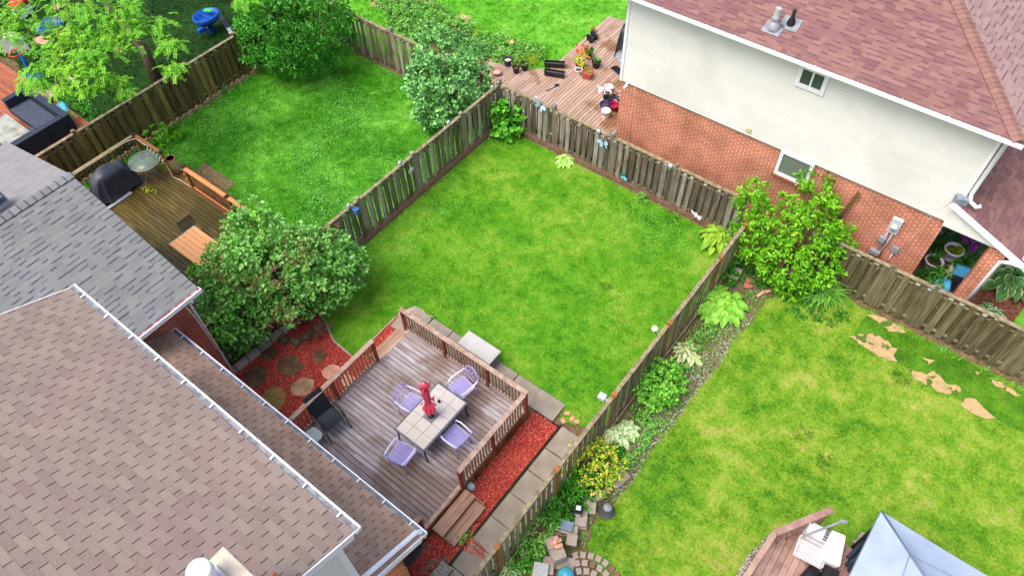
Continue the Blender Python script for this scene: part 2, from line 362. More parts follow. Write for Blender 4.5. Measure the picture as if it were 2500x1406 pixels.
FENCE_LEFT = M('fence wood dark mossy', [S(62, 51, 36), S(100, 82, 53), S(136, 114, 68), S(183, 164, 87)], .85, isl=.5, ns=3, nd=6, stretch=(5, 5, .5), big=[(S(98, 104, 34), 1.6, .4, .58, .7)], bump=.4, bs=12)
FENCE_FAR = M('fence wood dark olive', [S(60, 55, 37), S(90, 83, 58), S(117, 109, 83), S(144, 136, 112)], .85, isl=.45, ns=3, nd=6, stretch=(5, 5, .5), big=[(S(188, 182, 172), 6, .7, .7, .73)], bump=.4, bs=12)
FENCE_RIGHT = M('fence wood grey green', [S(76, 70, 45), S(112, 106, 76), S(145, 137, 110), S(173, 165, 142)], .85, isl=.4, ns=3, nd=6, stretch=(5, 5, .5), bump=.4, bs=12)
WORN = M('pale worn wood', [S(172, 168, 156), S(206, 202, 192)], .8, ns=30)
CAPWOOD = M('fence cap wood', [S(92, 82, 60), S(134, 124, 98), S(160, 150, 126)], .85, ns=7, nd=5, stretch=(1, 1, 1), bump=.3)
POSTOR = M('orange brown post wood', [S(112, 70, 34), S(158, 104, 58), S(120, 92, 60)], .75, ns=4, stretch=(4, 4, .5))
LATTICE = M('brown lattice', [S(138, 101, 84), S(172, 137, 118)], .8, ns=5)
WHITE = M('white painted metal', [S(232, 232, 236), S(246, 246, 250)], .45, ns=3)
SIDING = M('cream white siding', [S(216, 216, 213), S(226, 226, 223), S(221, 221, 218)], .55, isl=.2, ns=.8, big=[(S(200, 198, 190), .5, .5, .5, .68)])
LAPSHADE = M('siding lap shade line', [S(204, 202, 197)], .7)  # greyer tone paints the shadow line of each siding lap
TRIMW = M('white trim', [S(226, 229, 236), S(240, 242, 246)], .5, ns=2)
GUTTERIN = M('wet grey gutter inside', [S(84, 88, 96), S(140, 144, 150)], .3, ns=9)
BRICK = brickmat('orange red brick', S(192, 108, 82), S(166, 86, 66), S(222, 186, 162), 'x', .24, .08, .011, .22)
BRICKY = brickmat('orange red brick side', S(182, 96, 74), S(158, 78, 60), S(214, 172, 148), 'y')
BRICKG = brickmat('dark red brick', S(172, 80, 64), S(146, 62, 52), S(222, 180, 156), 'y', .24, .078, .006, .3)
BRICKO = brickmat('pale orange brick', S(208, 134, 94), S(190, 114, 78), S(224, 178, 146), 'y', .24, .078, .004, .2)
SH_BROWN = M('brown shingle', [S(110, 94, 90), S(129, 115, 110), S(139, 128, 119), S(146, 134, 123)], .92, isl=.4, ns=60, nd=2, bump=.15, bs=160, spec=.2, big=[(S(128, 108, 112), .35, .5, .48, .62), (S(160, 140, 130), .5, .18, .55, .65)])
SH_BROWN2 = M('warm brown shingle', [S(130, 106, 90), S(160, 131, 113), S(172, 145, 127), S(167, 142, 129)], .92, isl=.6, ns=60, nd=2, bump=.15, bs=160, spec=.2, big=[(S(112, 96, 92), .6, .6, .52, .66)])
SH_GREY = M('grey shingle', [S(94, 98, 101), S(109, 112, 113), S(118, 122, 122), S(129, 130, 130)], .9, isl=.42, ns=60, nd=2, bump=.15, bs=160, spec=.2, big=[(S(126, 130, 140), .5, .4, .5, .65)])
SH_RED = M('red brown shingle', [S(101, 71, 74), S(121, 88, 87), S(133, 100, 95), S(143, 111, 104)], .9, isl=.6, ns=60, nd=2, bump=.15, bs=160, spec=.2, big=[(S(122, 88, 90), .5, .4, .5, .65)])
SH_PALE = M('pale rose shingle', [S(132, 107, 108), S(146, 121, 120), S(157, 135, 132)], .9, isl=.6, ns=60, nd=2, bump=.1, bs=160, spec=.2, big=[(S(158, 150, 156), .5, .5, .55, .7)])
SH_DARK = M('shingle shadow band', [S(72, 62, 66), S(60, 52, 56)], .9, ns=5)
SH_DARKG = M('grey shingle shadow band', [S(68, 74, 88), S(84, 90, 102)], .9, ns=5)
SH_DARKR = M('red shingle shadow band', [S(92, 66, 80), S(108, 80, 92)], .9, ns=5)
SLOT = M('dark shingle slot', [S(74, 54, 54), S(60, 44, 44)], .95, ns=5)
CONCRETE = M('tan concrete slab', [S(126, 117, 104), S(144, 136, 124), S(158, 151, 140)], .85, isl=.25, ns=2.2, nd=6, bump=.2, bs=60)
BLOCK = M('grey concrete block', [S(126, 114, 104), S(162, 150, 138), S(192, 180, 168)], .9, isl=.6, ns=5, nd=5, bump=.3, bs=60)
SLATE = M('wet dark flagstone', [S(58, 48, 34), S(84, 72, 50), S(104, 92, 66)], .5, ns=3, nd=6, bump=.5, bs=14)
SANDST = M('tan flagstone', [S(120, 100, 60), S(168, 140, 108), S(182, 156, 124)], .7, ns=2.6, nd=6, bump=.4, bs=14)
PINKST = M('pink tan flagstone', [S(176, 128, 104), S(198, 150, 126), S(204, 160, 138)], .8, ns=3, nd=5, bump=.3, bs=14)
OLIVEST = M('olive flagstone', [S(104, 92, 38), S(140, 124, 58), S(118, 96, 56)], .6, ns=3, nd=5, bump=.4, bs=14)
MULCH = M('red mulch bed', [S(119, 41, 32), S(162, 62, 51), S(182, 78, 65)], .9, ns=22, nd=5, bump=.8, bs=40)
CHIP = M('red mulch chip', [S(128, 40, 32), S(178, 65, 54), S(212, 90, 77), S(227, 137, 114)], .85, isl=.95, ns=3)
BRMULCH = M('brown mulch', [S(84, 46, 34), S(120, 72, 54), S(160, 118, 90)], .9, isl=.9, ns=20)
SOIL = M('damp garden soil', [S(76, 63, 44), S(106, 90, 63), S(133, 116, 86)], .95, ns=9, nd=7, contrast=.8, bump=1., bs=26, big=[(S(74, 92, 40), 1.3, .6, .52, .62)])
PEBBLE = M('pale pebble', [S(101, 95, 88), S(144, 138, 129), S(172, 167, 160), S(194, 191, 186)], .8, isl=.95, ns=3)
BLACKP = M('black plastic', [S(26, 28, 34), S(40, 43, 50)], .4, ns=4)
BLACKF = M('dark grey vinyl cover', [S(40, 44, 54), S(56, 61, 72), S(66, 72, 84)], .35, ns=2, nd=3, bump=.3, bs=5)
BLACKM = M('black metal', [S(28, 28, 32), S(40, 40, 44)], .4, ns=4)
MESHBLK = M('black mesh fabric', [S(34, 40, 50), S(44, 52, 62)], .5, ns=50)
GREYM = M('grey metal', [S(120, 124, 132), S(160, 164, 172)], .35, ns=5, metal=.3)
SILVER = M('galvanised metal', [S(176, 182, 190), S(206, 210, 216)], .35, ns=4, metal=.5)
DKFRAME = M('dark grey table frame', [S(81, 84, 95), S(101, 103, 114)], .5, ns=4)
TILE = M('stone table tile', [S(175, 169, 163), S(190, 185, 180), S(182, 175, 163)], .35, isl=.3, ns=2.5, nd=4, big=[(S(176, 158, 128), 1.6, .5, .6, .68)])
TILEDK = M('dark centre tile', [S(106, 110, 116), S(128, 130, 134)], .35, ns=4)
LILAC = M('lilac painted metal', [S(150, 142, 212), S(178, 172, 230)], .4, ns=4)
LILACL = M('pale lilac metal', [S(186, 184, 226), S(212, 212, 242)], .35, ns=4)
REDCLOTH = M('red umbrella cloth', [S(238, 70, 104), S(246, 104, 130), S(248, 134, 152)], .7, ns=6, trans=.35)
NAVY = M('dark blue grey wicker', [S(32, 40, 56), S(46, 56, 74)], .55, ns=40, bump=.5, bs=120)
NAVYC = M('blue grey cushion', [S(52, 60, 76), S(68, 76, 92)], .7, ns=6)
BLUEP = M('blue plastic', [S(16, 74, 160), S(30, 96, 190)], .35, ns=4)
REDP = M('red plastic', [S(190, 30, 30), S(210, 44, 44)], .35, ns=4)
CYAN = M('light blue plastic', [S(88, 190, 222), S(120, 208, 236)], .4, ns=4)
TERRA = M('terracotta', [S(166, 82, 62), S(190, 102, 80)], .7, ns=5)
CREAMPOT = M('cream glazed pot', [S(172, 162, 112), S(196, 186, 138)], .5, ns=4)
COBALT = M('cobalt glazed pot', [S(26, 36, 96), S(36, 50, 124)], .25, ns=4)
MAROON = M('maroon glazed pot', [S(136, 24, 52), S(160, 40, 70)], .3, ns=4)
WHITEP = M('white plastic', [S(224, 222, 226), S(240, 238, 242)], .4, ns=4)
PINKW = M('pale pink plastic', [S(228, 206, 212), S(240, 220, 224)], .4, ns=4)
POTSOIL = M('potting soil', [S(62, 46, 36), S(96, 78, 62)], .95, ns=30)
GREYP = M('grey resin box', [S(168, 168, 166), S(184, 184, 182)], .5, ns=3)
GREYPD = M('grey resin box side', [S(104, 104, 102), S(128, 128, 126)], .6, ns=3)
CANVAS = M('blue grey canopy fabric', [S(138, 154, 178), S(152, 168, 192), S(162, 178, 200)], .6, ns=1.2)
CANVASD = M('canopy seam', [S(96, 112, 140), S(110, 126, 152)], .6, ns=4)
BLUEBAG = M('bright blue bag', [S(60, 150, 200), S(96, 186, 226)], .35, ns=5)
BARK = M('grey bark', [S(72, 60, 46), S(104, 92, 74), S(128, 116, 98)], .9, ns=6, nd=6, stretch=(3, 3, .6), bump=.8)
GLASSD = glassmat('dark window glass', S(70, 84, 80), 1., .1)
GLASST = glassmat('table glass', S(130, 150, 140), .45, .08)
BLIND = M('window blind', [S(96, 106, 98), S(120, 130, 120)], .4, ns=60, stretch=(.1, 1, 4))
BIRD = M('pale blue painted metal', [S(140, 190, 220), S(200, 224, 240)], .4, ns=12)
TEAL = M('teal plastic', [S(60, 176, 190), S(90, 196, 206)], .4, ns=4)
LEAF_LIL = M('lilac leaf', [S(65, 121, 44), S(103, 168, 68), S(132, 199, 92), S(177, 235, 134)], .42, isl=.75, ns=1.2, trans=.25, spec=.45)
LEAF_LIL2 = M('grey green lilac leaf', [S(63, 118, 57), S(94, 156, 79), S(127, 195, 104), S(163, 226, 133)], .38, isl=.75, ns=1.5, trans=.2, spec=.5)
LEAF_BRI = M('bright yellow green leaf', [S(66, 130, 12), S(98, 172, 20), S(130, 204, 34), S(166, 222, 62)], .45, isl=.75, ns=1.5, trans=.3, spec=.4)
LEAF_DK = M('deep green weeping leaf', [S(36, 103, 20), S(63, 147, 34), S(90, 184, 54), S(139, 229, 78)], .45, isl=.75, ns=1.2, trans=.25, spec=.4)
LEAF_LOC = M('honey locust leaf', [S(72, 145, 32), S(107, 186, 48), S(144, 210, 63), S(190, 221, 57)], .5, isl=.6, ns=.9, trans=.35)
LEAF_BOX = M('boxwood leaf', [S(64, 138, 25), S(98, 178, 46), S(142, 216, 80), S(176, 235, 109)], .4, isl=.8, ns=3, trans=.25)
LEAF_GOLD = M('golden spirea leaf', [S(136, 180, 36), S(209, 218, 53), S(250, 229, 109), S(250, 195, 145)], .5, isl=.75, ns=2, trans=.3)
LEAF_GRN = M('mid green leaf', [S(40, 104, 20), S(64, 140, 34), S(94, 172, 54)], .45, isl=.75, ns=2, trans=.25)
LEAF_SPENT = M('spent brown blossom', [S(86, 62, 40), S(122, 92, 62), S(150, 118, 84)], .9, isl=.8, ns=3)
LEAF_YEL = M('yellow green leaf', [S(120, 160, 30), S(170, 196, 50)], .5, isl=.8, ns=3, trans=.3)
HOSTA = M('lime hosta leaf', [S(104, 176, 50), S(140, 206, 70), S(172, 222, 92)], .45, ns=6, trans=.2)
HOSTAG = M('hosta green centre', [S(66, 128, 56), S(92, 156, 76)], .45, ns=6, trans=.2)
HOSTAC = M('hosta cream rim', [S(206, 216, 150), S(228, 232, 180)], .5, ns=6, trans=.2)
HOSTAW = M('hosta white centre', [S(222, 228, 190), S(236, 238, 212)], .5, ns=6, trans=.2)
DAYLILY = M('daylily leaf', [S(70, 140, 36), S(108, 178, 60), S(144, 204, 92)], .45, isl=.9, ns=2, trans=.2)
HERB = M('pale garden foliage', [S(84, 156, 50), S(124, 190, 80), S(164, 214, 120)], .5, isl=.8, ns=1, trans=.2)
STRAW = M('dry straw leaf', [S(168, 148, 96), S(198, 182, 128), S(214, 200, 150)], .8, isl=.8, ns=3)
FLOWP = M('purple flower', [S(150, 40, 160), S(190, 70, 190), S(120, 70, 180)], .6, isl=.9, ns=3)
FLOWR = M('red orange flower', [S(220, 50, 50), S(240, 110, 60), S(244, 90, 100)], .6, isl=.9, ns=3)
FLOWW = M('white flower', [S(220, 220, 230), S(240, 240, 244)], .6, isl=.5, ns=3)

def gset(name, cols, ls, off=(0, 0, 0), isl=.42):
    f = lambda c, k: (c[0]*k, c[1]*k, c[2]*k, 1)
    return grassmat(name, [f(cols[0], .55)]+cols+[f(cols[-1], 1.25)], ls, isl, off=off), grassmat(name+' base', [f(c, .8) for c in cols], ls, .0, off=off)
G_MAIN, B_MAIN = gset('main lawn grass', [S(56, 118, 19), S(76, 140, 23), S(93, 153, 30), S(117, 163, 44), S(140, 170, 69)], .42, (3, 1, 0))
G_LEFT, B_LEFT = gset('left lawn grass', [S(48, 114, 14), S(63, 135, 24), S(84, 157, 38), S(124, 190, 70)], .5, (9, 2, 0))
G_RIGHT, B_RIGHT = gset('right lawn grass', [S(60, 114, 21), S(89, 140, 27), S(113, 156, 39), S(140, 166, 56), S(167, 168, 97)], .5, (5, 7, 0))
G_TOP, B_TOP = gset('far lawn grass', [S(67, 141, 25), S(87, 166, 37), S(107, 179, 48), S(139, 197, 85)], .6)
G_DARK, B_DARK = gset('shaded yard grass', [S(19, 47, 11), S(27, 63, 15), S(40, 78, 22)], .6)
G_SOD, B_SOD = gset('new sod grass', [S(57, 108, 20), S(77, 131, 24), S(101, 151, 37)], .8)
TAN = M('dead tan turf', [S(146, 120, 84), S(176, 148, 108), S(194, 168, 128)], .95, isl=.6, ns=8, nd=5, big=[(S(74, 104, 36), 2.6, 1., .53, .57)])

# ---------------------------------------------------------------- the ground and its surfaces
def sheet(name, pts, z, mat, kind=True):
    b = MB(); b.poly([(p[0], p[1], z) for p in (pts if sum(pts[i-1][0]*pts[i][1]-pts[i][0]*pts[i-1][1] for i in range(len(pts))) > 0 else pts[::-1])])
    o = b.build(name, mat)
    return struct(o) if kind else o
def ragged(pts, step=.12, amp=.05, seed=1):
    r = random.Random(seed); out = []
    for i in range(len(pts)):
        a = Vector((pts[i][0], pts[i][1])); c = Vector((pts[(i+1) % len(pts)][0], pts[(i+1) % len(pts)][1])); k = max(1, int((c-a).length/step))
        for j in range(k):
            p = a.lerp(c, j/k); out.append((p.x+r.uniform(-amp, amp), p.y+r.uniform(-amp, amp)))
    return out
sheet('ground', [(-160, -120), (160, -120), (160, 200), (-160, 200)], -.03, SOIL)
P2 = lambda *q: [(at(*p).x, at(*p).y) for p in q]
LAWN_L = [(-24.2, 4.6), (-14.25, 4.6), (-14.25, 16.6), (-24.2, 16.6)]
LAWN_M = [(-13.95, 6.2)] + P2((780, 775), (815, 830), (862, 868), (905, 832), (955, 782)) + [(-11.15, 8.1), (-10.9, 8.42), (-5.2, 8.42), (-5.05, 7.9), (-4.1, 8.3), (-3.95, 8.4), (-3.95, 16.6), (-13.95, 16.6)]
LAWN_R = P2((1870, 735), (1835, 785), (1790, 830), (1760, 880), (1700, 950), (1640, 1040), (1590, 1095), (1540, 1175), (1490, 1240), (1445, 1290), (1432, 1335)) + [(-1.9, 5.2), (-1.2, 4.6), (9, 3), (12, 16.6), (-1.9, 16.6)]
LAWN_T = [(-23.2, 17.0), (-16.2, 17.0), (-14.6, 20.3), (-14.4, 25), (-8.5, 25), (-8.5, 40), (-40, 40), (-40, 17.0)]
LAWN_TL = [(-60, 4), (-24.7, 4), (-24.7, 16.8), (-24.2, 40), (-60, 40)]
sheet('lawn', LAWN_L, 0, B_LEFT); sheet('lawn', LAWN_M, 0, B_MAIN); sheet('lawn', ragged(LAWN_R, .15, .05), 0, B_RIGHT)
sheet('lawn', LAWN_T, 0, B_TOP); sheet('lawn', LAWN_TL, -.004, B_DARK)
GRAVELP = P2((1800, 745), (1845, 775), (1790, 835), (1765, 885), (1705, 950), (1645, 1040), (1595, 1095), (1545, 1180), (1500, 1225), (1455, 1200), (1540, 1090), (1600, 1010), (1680, 900), (1730, 850), (1770, 790))
sheet('gravel_path', ragged(GRAVELP, .15, .06, 3), -.014, SOIL)
MULCH_R = [(-5.78, 2.2), (-4.97, 2.2), (-4.97, 7.72), (-5.78, 7.72)]
MULCH_L = [(-13.75, 2.4), (-10.35, 2.4), (-10.35, 8.2), (-11.0, 8.2)] + P2((955, 785), (905, 835), (862, 872), (815, 835), (780, 775)) + [(-13.75, 7.2)]
sheet('mulch_bed', MULCH_R, .012, MULCH); sheet('mulch_bed', MULCH_L, .012, MULCH)
BED_T = P2((905, 20), (960, 60), (1010, 100), (1200, 175), (1215, 175)) + P2((1330, 160), (1260, 120), (1180, 100), (1150, 60), (1080, 35), (960, 0), (905, 0))
BEDT = P2((900, 0), (1000, 85), (1100, 140), (1215, 185), (1290, 160), (1200, 105), (1130, 70), (1075, 20), (1060, 0))
sheet('garden_bed', ragged(BEDT, .3, .1), .012, SOIL)
sheet('garden_bed', P2((2330, 745), (2380, 690), (2420, 640), (2540, 660), (2540, 700), (2470, 790), (2430, 790)), .008, BRMULCH)
sheet('lawn', P2((2470, 795), (2490, 740), (2540, 700), (2700, 800), (2600, 880)), .0, B_TOP)
SOD = P2((2075, 828), (2120, 762), (2330, 862), (2540, 990), (2560, 1090), (2330, 970), (2200, 890))
sheet('sod_strip', ragged(SOD, .2, .03), .004, B_SOD)
TANS = [P2((2075, 822), (2130, 812), (2175, 838), (2178, 865), (2190, 885), (2150, 872), (2110, 850)), P2((2110, 765), (2160, 775), (2200, 800), (2210, 812), (2170, 808), (2130, 778)),
        P2((2210, 900), (2260, 912), (2280, 905), (2310, 935), (2345, 945), (2338, 970), (2290, 955), (2235, 925)), P2((2345, 970), (2380, 975), (2410, 1005), (2430, 1020), (2400, 1022), (2350, 995)),
        P2((2250, 870), (2285, 882), (2270, 890)), P2((2150, 840), (2190, 850), (2180, 880), (2165, 866)), P2((2380, 905), (2396, 912), (2388, 918)), P2((2420, 925), (2450, 938), (2490, 965), (2480, 968), (2430, 942))]
for i, q in enumerate(TANS): sheet('dry_turf', ragged(q, .1, .035, i+3), .012+.002*i, TAN)
sheet('bare_patch', ragged(P2((500, 398), (578, 450), (545, 470), (470, 420)), .12, .03), .008, SOIL)
sheet('bare_patch', ragged(P2((60, 190), (75, 215), (20, 200), (-30, 170), (-30, 130), (40, 150)), .12, .03), .008, SOIL)
sheet('porch_floor', [(.8, 16.95), (2.3, 16.95), (2.3, 21), (.8, 21)], .02, M('porch concrete', [S(104, 96, 86), S(132, 124, 112)], .8, ns=3))
# blades of grass
DK_L = [(-23.4, 3), (-15.6, 3), (-15.6, 7.5), (-20.1, 7.5), (-23.4, 7.5)]
grass('grass', 'deep green grass of the left fenced yard with pale clover specks', LAWN_L, 1050, G_LEFT, [DK_L, P2((500, 398), (578, 450), (545, 470), (470, 420))], h=.055)
grass('grass', 'lime green grass of the middle yard between the two fences', LAWN_M, 1150, G_MAIN, h=.04)
grass('grass', 'yellow green grass of the right yard by the gravel edge', LAWN_R, 1050, G_RIGHT, [SOD, P2((1800, 1420), (1870, 1290), (2050, 1220), (2180, 1420))], h=.045)
grass('grass', 'short dark new sod along the right back fence with tan bare patches', SOD, 900, G_SOD, TANS, h=.04)
grass('grass', 'thin sod blades straggling over the tan bare patches', SOD, 560, G_SOD, h=.05, per=14, spread=.05)
grass('grass', 'dry tan blades around the bare sod patches', SOD, 150, TAN, h=.04, per=16, spread=.12)
grass('grass', 'bright green lawn behind the back fence beside the flower bed', LAWN_T, 420, G_TOP, [BEDT], h=.07, wdt=.022)
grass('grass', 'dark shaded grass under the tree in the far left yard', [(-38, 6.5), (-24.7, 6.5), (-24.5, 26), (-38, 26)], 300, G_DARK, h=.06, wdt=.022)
def disc_poly(px_, py_, r): c = at(px_, py_); return [(c.x+r*math.cos(a)*(1+.2*math.sin(3*a)), c.y+r*math.sin(a)*(1+.15*math.cos(2*a))) for a in np.linspace(0, 6.283, 15)[:-1]]
for px_, py_, r_, lb_ in ((1955, 1058, .3, 'upper dark clump of coarse grass in the right lawn'), (2018, 1135, .32, 'lower dark clump of coarse grass in the right lawn'), (2200, 925, .3, 'dark coarse tuft beside the tan sod patches'), (1478, 700, .2, 'single dark coarse tuft in the middle lawn'), (2110, 1400, .4, 'coarse dark tuft close to the canopy'), (1640, 530, .3, 'coarse tuft of the middle lawn near the back lattice')): grass('coarse_grass', lb_, disc_poly(px_, py_, r_), 1500, G_SOD, h=.075, wdt=.016)
# clover specks (broad pale leaves in the left lawn) and mulch chips, pebbles
def litter(name, label, cat, poly, n, mat, ln, wd, z, lift=.5, excl=()):
    C = scatter(poly, n, excl); n = len(C); c = np.column_stack([C, np.full(n, z)+RNG.uniform(0, .03, n)]); D = RNG.normal(0, 1, (n, 3)); D[:, 2] *= lift
    N = RNG.normal(0, .4, (n, 3)); N[:, 2] += 1
    V, F = leaves(c, D, N, ln*RNG.uniform(.5, 1.4, n), wd*RNG.uniform(.6, 1.3, n), fold=.1, droop=.05); V[:, :, 2] = np.maximum(V[:, :, 2], z-.005)
    return tag(npmesh(name, V, F, mat), label, cat, kind='stuff')
G_CLOV = M('clover leaf', [S(77, 154, 51), S(103, 180, 75), S(136, 200, 106)], .4, isl=.9, ns=3)
cl = scatter(LAWN_L, 26000, [DK_L]); cl = cl[wob(cl, 1.1, 21)+RNG.normal(0, .18, len(cl)) > .12]
c3 = np.column_stack([cl, np.full(len(cl), .045)]); V, F = leaves(c3, RNG.normal(0, 1, c3.shape)*[1, 1, .3], RNG.normal(0, .3, c3.shape)+[0, 0, 1], RNG.uniform(.03, .07, len(cl)), RNG.uniform(.02, .035, len(cl)))
tag(npmesh('clover', V, F, G_CLOV), 'pale clover leaves speckling the left yard lawn', 'clover', kind='stuff')
cl = scatter(LAWN_M, 9000); cl = cl[(wob(cl, 1.3, 4)+RNG.normal(0, .15, len(cl)) > .2) & ((cl[:, 1] > 14) | (cl[:, 0] < -12.4))]
c3 = np.column_stack([cl, np.full(len(cl), .04)]); V, F = leaves(c3, RNG.normal(0, 1, c3.shape)*[1, 1, .3], RNG.normal(0, .3, c3.shape)+[0, 0, 1], RNG.uniform(.03, .07, len(cl)), RNG.uniform(.02, .035, len(cl)))
tag(npmesh('clover', V, F, G_CLOV), 'pale clover leaves at the far corner of the middle yard', 'clover', kind='stuff')
litter('mulch_chips', 'red wood chips filling the bed between deck and slab path', 'mulch', MULCH_R, 6500, CHIP, .07, .022, .025)
litter('mulch_chips', 'red wood chips around the flagstones beside the big lilac', 'mulch', MULCH_L, 12000, CHIP, .07, .022, .025)
litter('mulch_chips', 'red chips spilled on the slab path near the steps', 'mulch', P2((1150, 1310), (1180, 1335), (1185, 1365), (1130, 1345)), 160, CHIP, .07, .02, .07)
litter('mulch_chips', 'brown mulch around the variegated hostas outside the fence', 'mulch', P2((2330, 745), (2380, 690), (2420, 640), (2540, 660), (2540, 700), (2470, 790), (2430, 790)), 900, BRMULCH, .14, .04, .02)
def pebbles(name, label, poly, n, r, mat, z=0., excl=()):
    C = scatter(poly, n, excl); n = len(C); V = np.zeros((n, 6, 3)); q = r*RNG.uniform(.4, 1.4, n)
    a = RNG.uniform(0, 6.28, n)
    for i in range(4):
        V[:, i, 0] = C[:, 0]+np.cos(a+i*1.571)*q*RNG.uniform(.7, 1.3, n); V[:, i, 1] = C[:, 1]+np.sin(a+i*1.571)*q*RNG.uniform(.7, 1.3, n); V[:, i, 2] = z+q*.3
    V[:, 4, :2] = C+RNG.normal(0, .3, (n, 2))*q[:, None]; V[:, 4, 2] = z+q*.9; V[:, 5, :2] = C; V[:, 5, 2] = z-q*.2
    F = [];
    for i in range(4): F.append([i, (i+1) % 4, 4]); F.append([(i+1) % 4, i, 5])
    F = (np.arange(n)[:, None, None]*6+np.array(F)[None]).reshape(-1, 3)
    return tag(npmesh(name, V, F, mat), label, 'gravel', kind='stuff')
pebbles('gravel', 'pale stones edging the right lawn along the garden bed', GRAVELP, 1700, .026, PEBBLE)
BEDR = [(-3.7, 3.6), (-3.7, 16.5), (-2.2, 16.5), (-2.3, 14), (-2.45, 11), (-2.55, 8.5), (-2.55, 5), (-3, 3.6)]
pebbles('gravel', 'sparse stones and crumbs on the soil beside the right fence', BEDR, 1700, .018, PEBBLE, -.02)
pebbles('gravel', 'grey stones around the small octagonal deck', P2((1790, 1420), (1830, 1350), (1895, 1290), (1915, 1310), (1850, 1420)), 900, .035, PEBBLE)
grass('weeds', 'pale weeds scattered over the far flower bed soil', BEDT, 260, HERB, h=.14, wdt=.04, z=.01, per=12, spread=.12)
pebbles('soil_crumbs', 'soil crumbs in the flower bed behind the back fence', BEDT, 1500, .03, BRMULCH, .02)
grass('weeds', 'thin weeds and grass creeping over the pale gravel edge', GRAVELP, 700, G_RIGHT, h=.07, wdt=.02, z=-.01, per=14, spread=.1)
grass('weeds', 'thin weeds and clover in the soil beside the right fence', BEDR, 620, HERB, h=.07, wdt=.022, z=-.02, per=10, spread=.09)
grass('weeds', 'weeds along the foot of the left yard fence', [(-24.2, 4.6), (-23.95, 4.6), (-23.95, 16.4), (-24.2, 16.4)], 260, HERB, h=.13, wdt=.03, per=10, spread=.08)
grass('weeds', 'weeds along the foot of the right back fence', [(-.3, 16.45), (5.5, 16.25), (5.5, 16.6), (-.3, 16.6)], 260, HERB, h=.12, wdt=.03, per=10, spread=.08)

# ---------------------------------------------------------------- fences
def fence(label, p0, p1, posts, h, mat, side=1, pitch=.2, bw=.15, back=True, post_mat=None, lattice=None, cap=.1, post_side=0., kick=None, caps=None, step=0., worn=0.):
    """p0->p1 along the ground; side=+1 puts the facing boards on the left of the direction; posts = distances along"""
    a = Vector((p0[0], p0[1], 0)); c = Vector((p1[0], p1[1], 0)); L = (c-a).length; d = (c-a)/L; n = Vector((-d.y, d.x, 0))*side; rz = math.atan2(d.y, d.x)
    t = thing('wooden_fence', label, 'fence', a)
    ends = list(posts)
    for i, s in enumerate(ends):
        b = MB(); p = a+d*s+n*post_side; hh = h[i if isinstance(h, list) else 0] if isinstance(h, list) else h
        b.box(p+Vector((0, 0, (hh+.1)/2)), (.1, .1, hh+.1), rz); b.box(p+Vector((0, 0, hh+.115)), (.135, .135, .03), rz)
        po = b.build('post', post_mat or mat, t)
        if caps and i in caps:
            q = MB(); q.box(p+Vector((0, 0, hh+.16)), (.13, .13, .06), rz); q.box(p+Vector((0, 0, hh+.2)), (.09, .09, .03), rz); q.build('post_cap', GREYM, po)
    hs = h if isinstance(h, list) else [h]*len(ends)
    for i in range(len(ends)-1):
        s0, s1 = ends[i]+.05, ends[i+1]-.05; hh = (hs[i]+hs[i+1])/2 if step == 0 else hs[i]; b = MB()
        k = int((s1-s0-bw)/pitch)+1; pt = (s1-s0-bw)/max(k-1, 1)
        for j in range(k):
            for fr in ((1, 0) if back else (1,)):
                s = s0+bw/2+pt*j+(0 if fr else pt/2)
                if s > s1-bw*.4: continue
                p = a+d*s+n*(.042 if fr else -.05); ww = bw*random.uniform(.9, 1.05); bh = hh-.09-random.uniform(-.005, .05)
                b.box(p+Vector((0, 0, .06+bh/2)), (ww, .018, bh), rz, tilt=(random.gauss(0, .006), random.gauss(0, .012)))
                if fr and worn and random.random() < worn: b.box(p+n*.012+Vector((0, 0, .03+bh)), (ww*random.uniform(.5, .8), .004, random.uniform(.04, .1)), rz, mi=1)
        b.build('board_panel', [mat, WORN], t)
        for zz in (hh, .25, hh-.2):
            r = MB(); r.box(a+d*(s0+s1)/2+Vector((0, 0, zz)), (s1-s0, cap if zz == hh else .036, .035 if zz == hh else .085), rz); r.build('cap_rail' if zz == hh else 'rail', CAPWOOD, t)
    if lattice:
        s0, s1 = lattice; b = MB(); z1 = .24; q = n*.075
        for s in np.arange(s0, s1-.2, .075):
            for sg in (1, -1):
                e0 = a+d*(s if sg > 0 else s+z1)+q; e1 = a+d*(s+z1 if sg > 0 else s)+q
                b.beam(e0+Vector((0, 0, .01))+n*(.004*sg), e1+Vector((0, 0, z1))+n*(.004*sg), .02, .006, up=n)
        b.build('lattice_strip', LATTICE, t)
        g = MB(); g.box(a+d*(s0+s1)/2+n*.03+Vector((0, 0, .09)), (s1-s0, .01, .16), rz); g.build('kick_board', mat, t)
    if kick:
        g = MB(); g.box(a+d*(kick[0]+kick[1])/2+n*.1+Vector((0, 0, .07)), (kick[1]-kick[0], .04, .14), rz); g.build('kick_board', CAPWOOD, t)
    return t
X0, X1, X2, YB = -24.4, -14.1, -3.87, 16.78
fence('dark mossy board fence left of the far deck and lawn', (X0, 3.6), (X0, YB+.2), [0, 2.35, 4.7, 7.05, 9.4, 11.75, 13.3], 1.78, FENCE_LEFT, side=-1, pitch=.27, bw=.18, cap=.12, worn=.15)
fence('olive board fence between the round weeping shrub and the grey green lilac', (X0, YB), (X1-.05, YB), [0.4, 2.6, 4.9, 7.2, 9.6], 1.8, FENCE_MAIN, side=-1, pitch=.23, bw=.145, caps=[2], cap=.12)
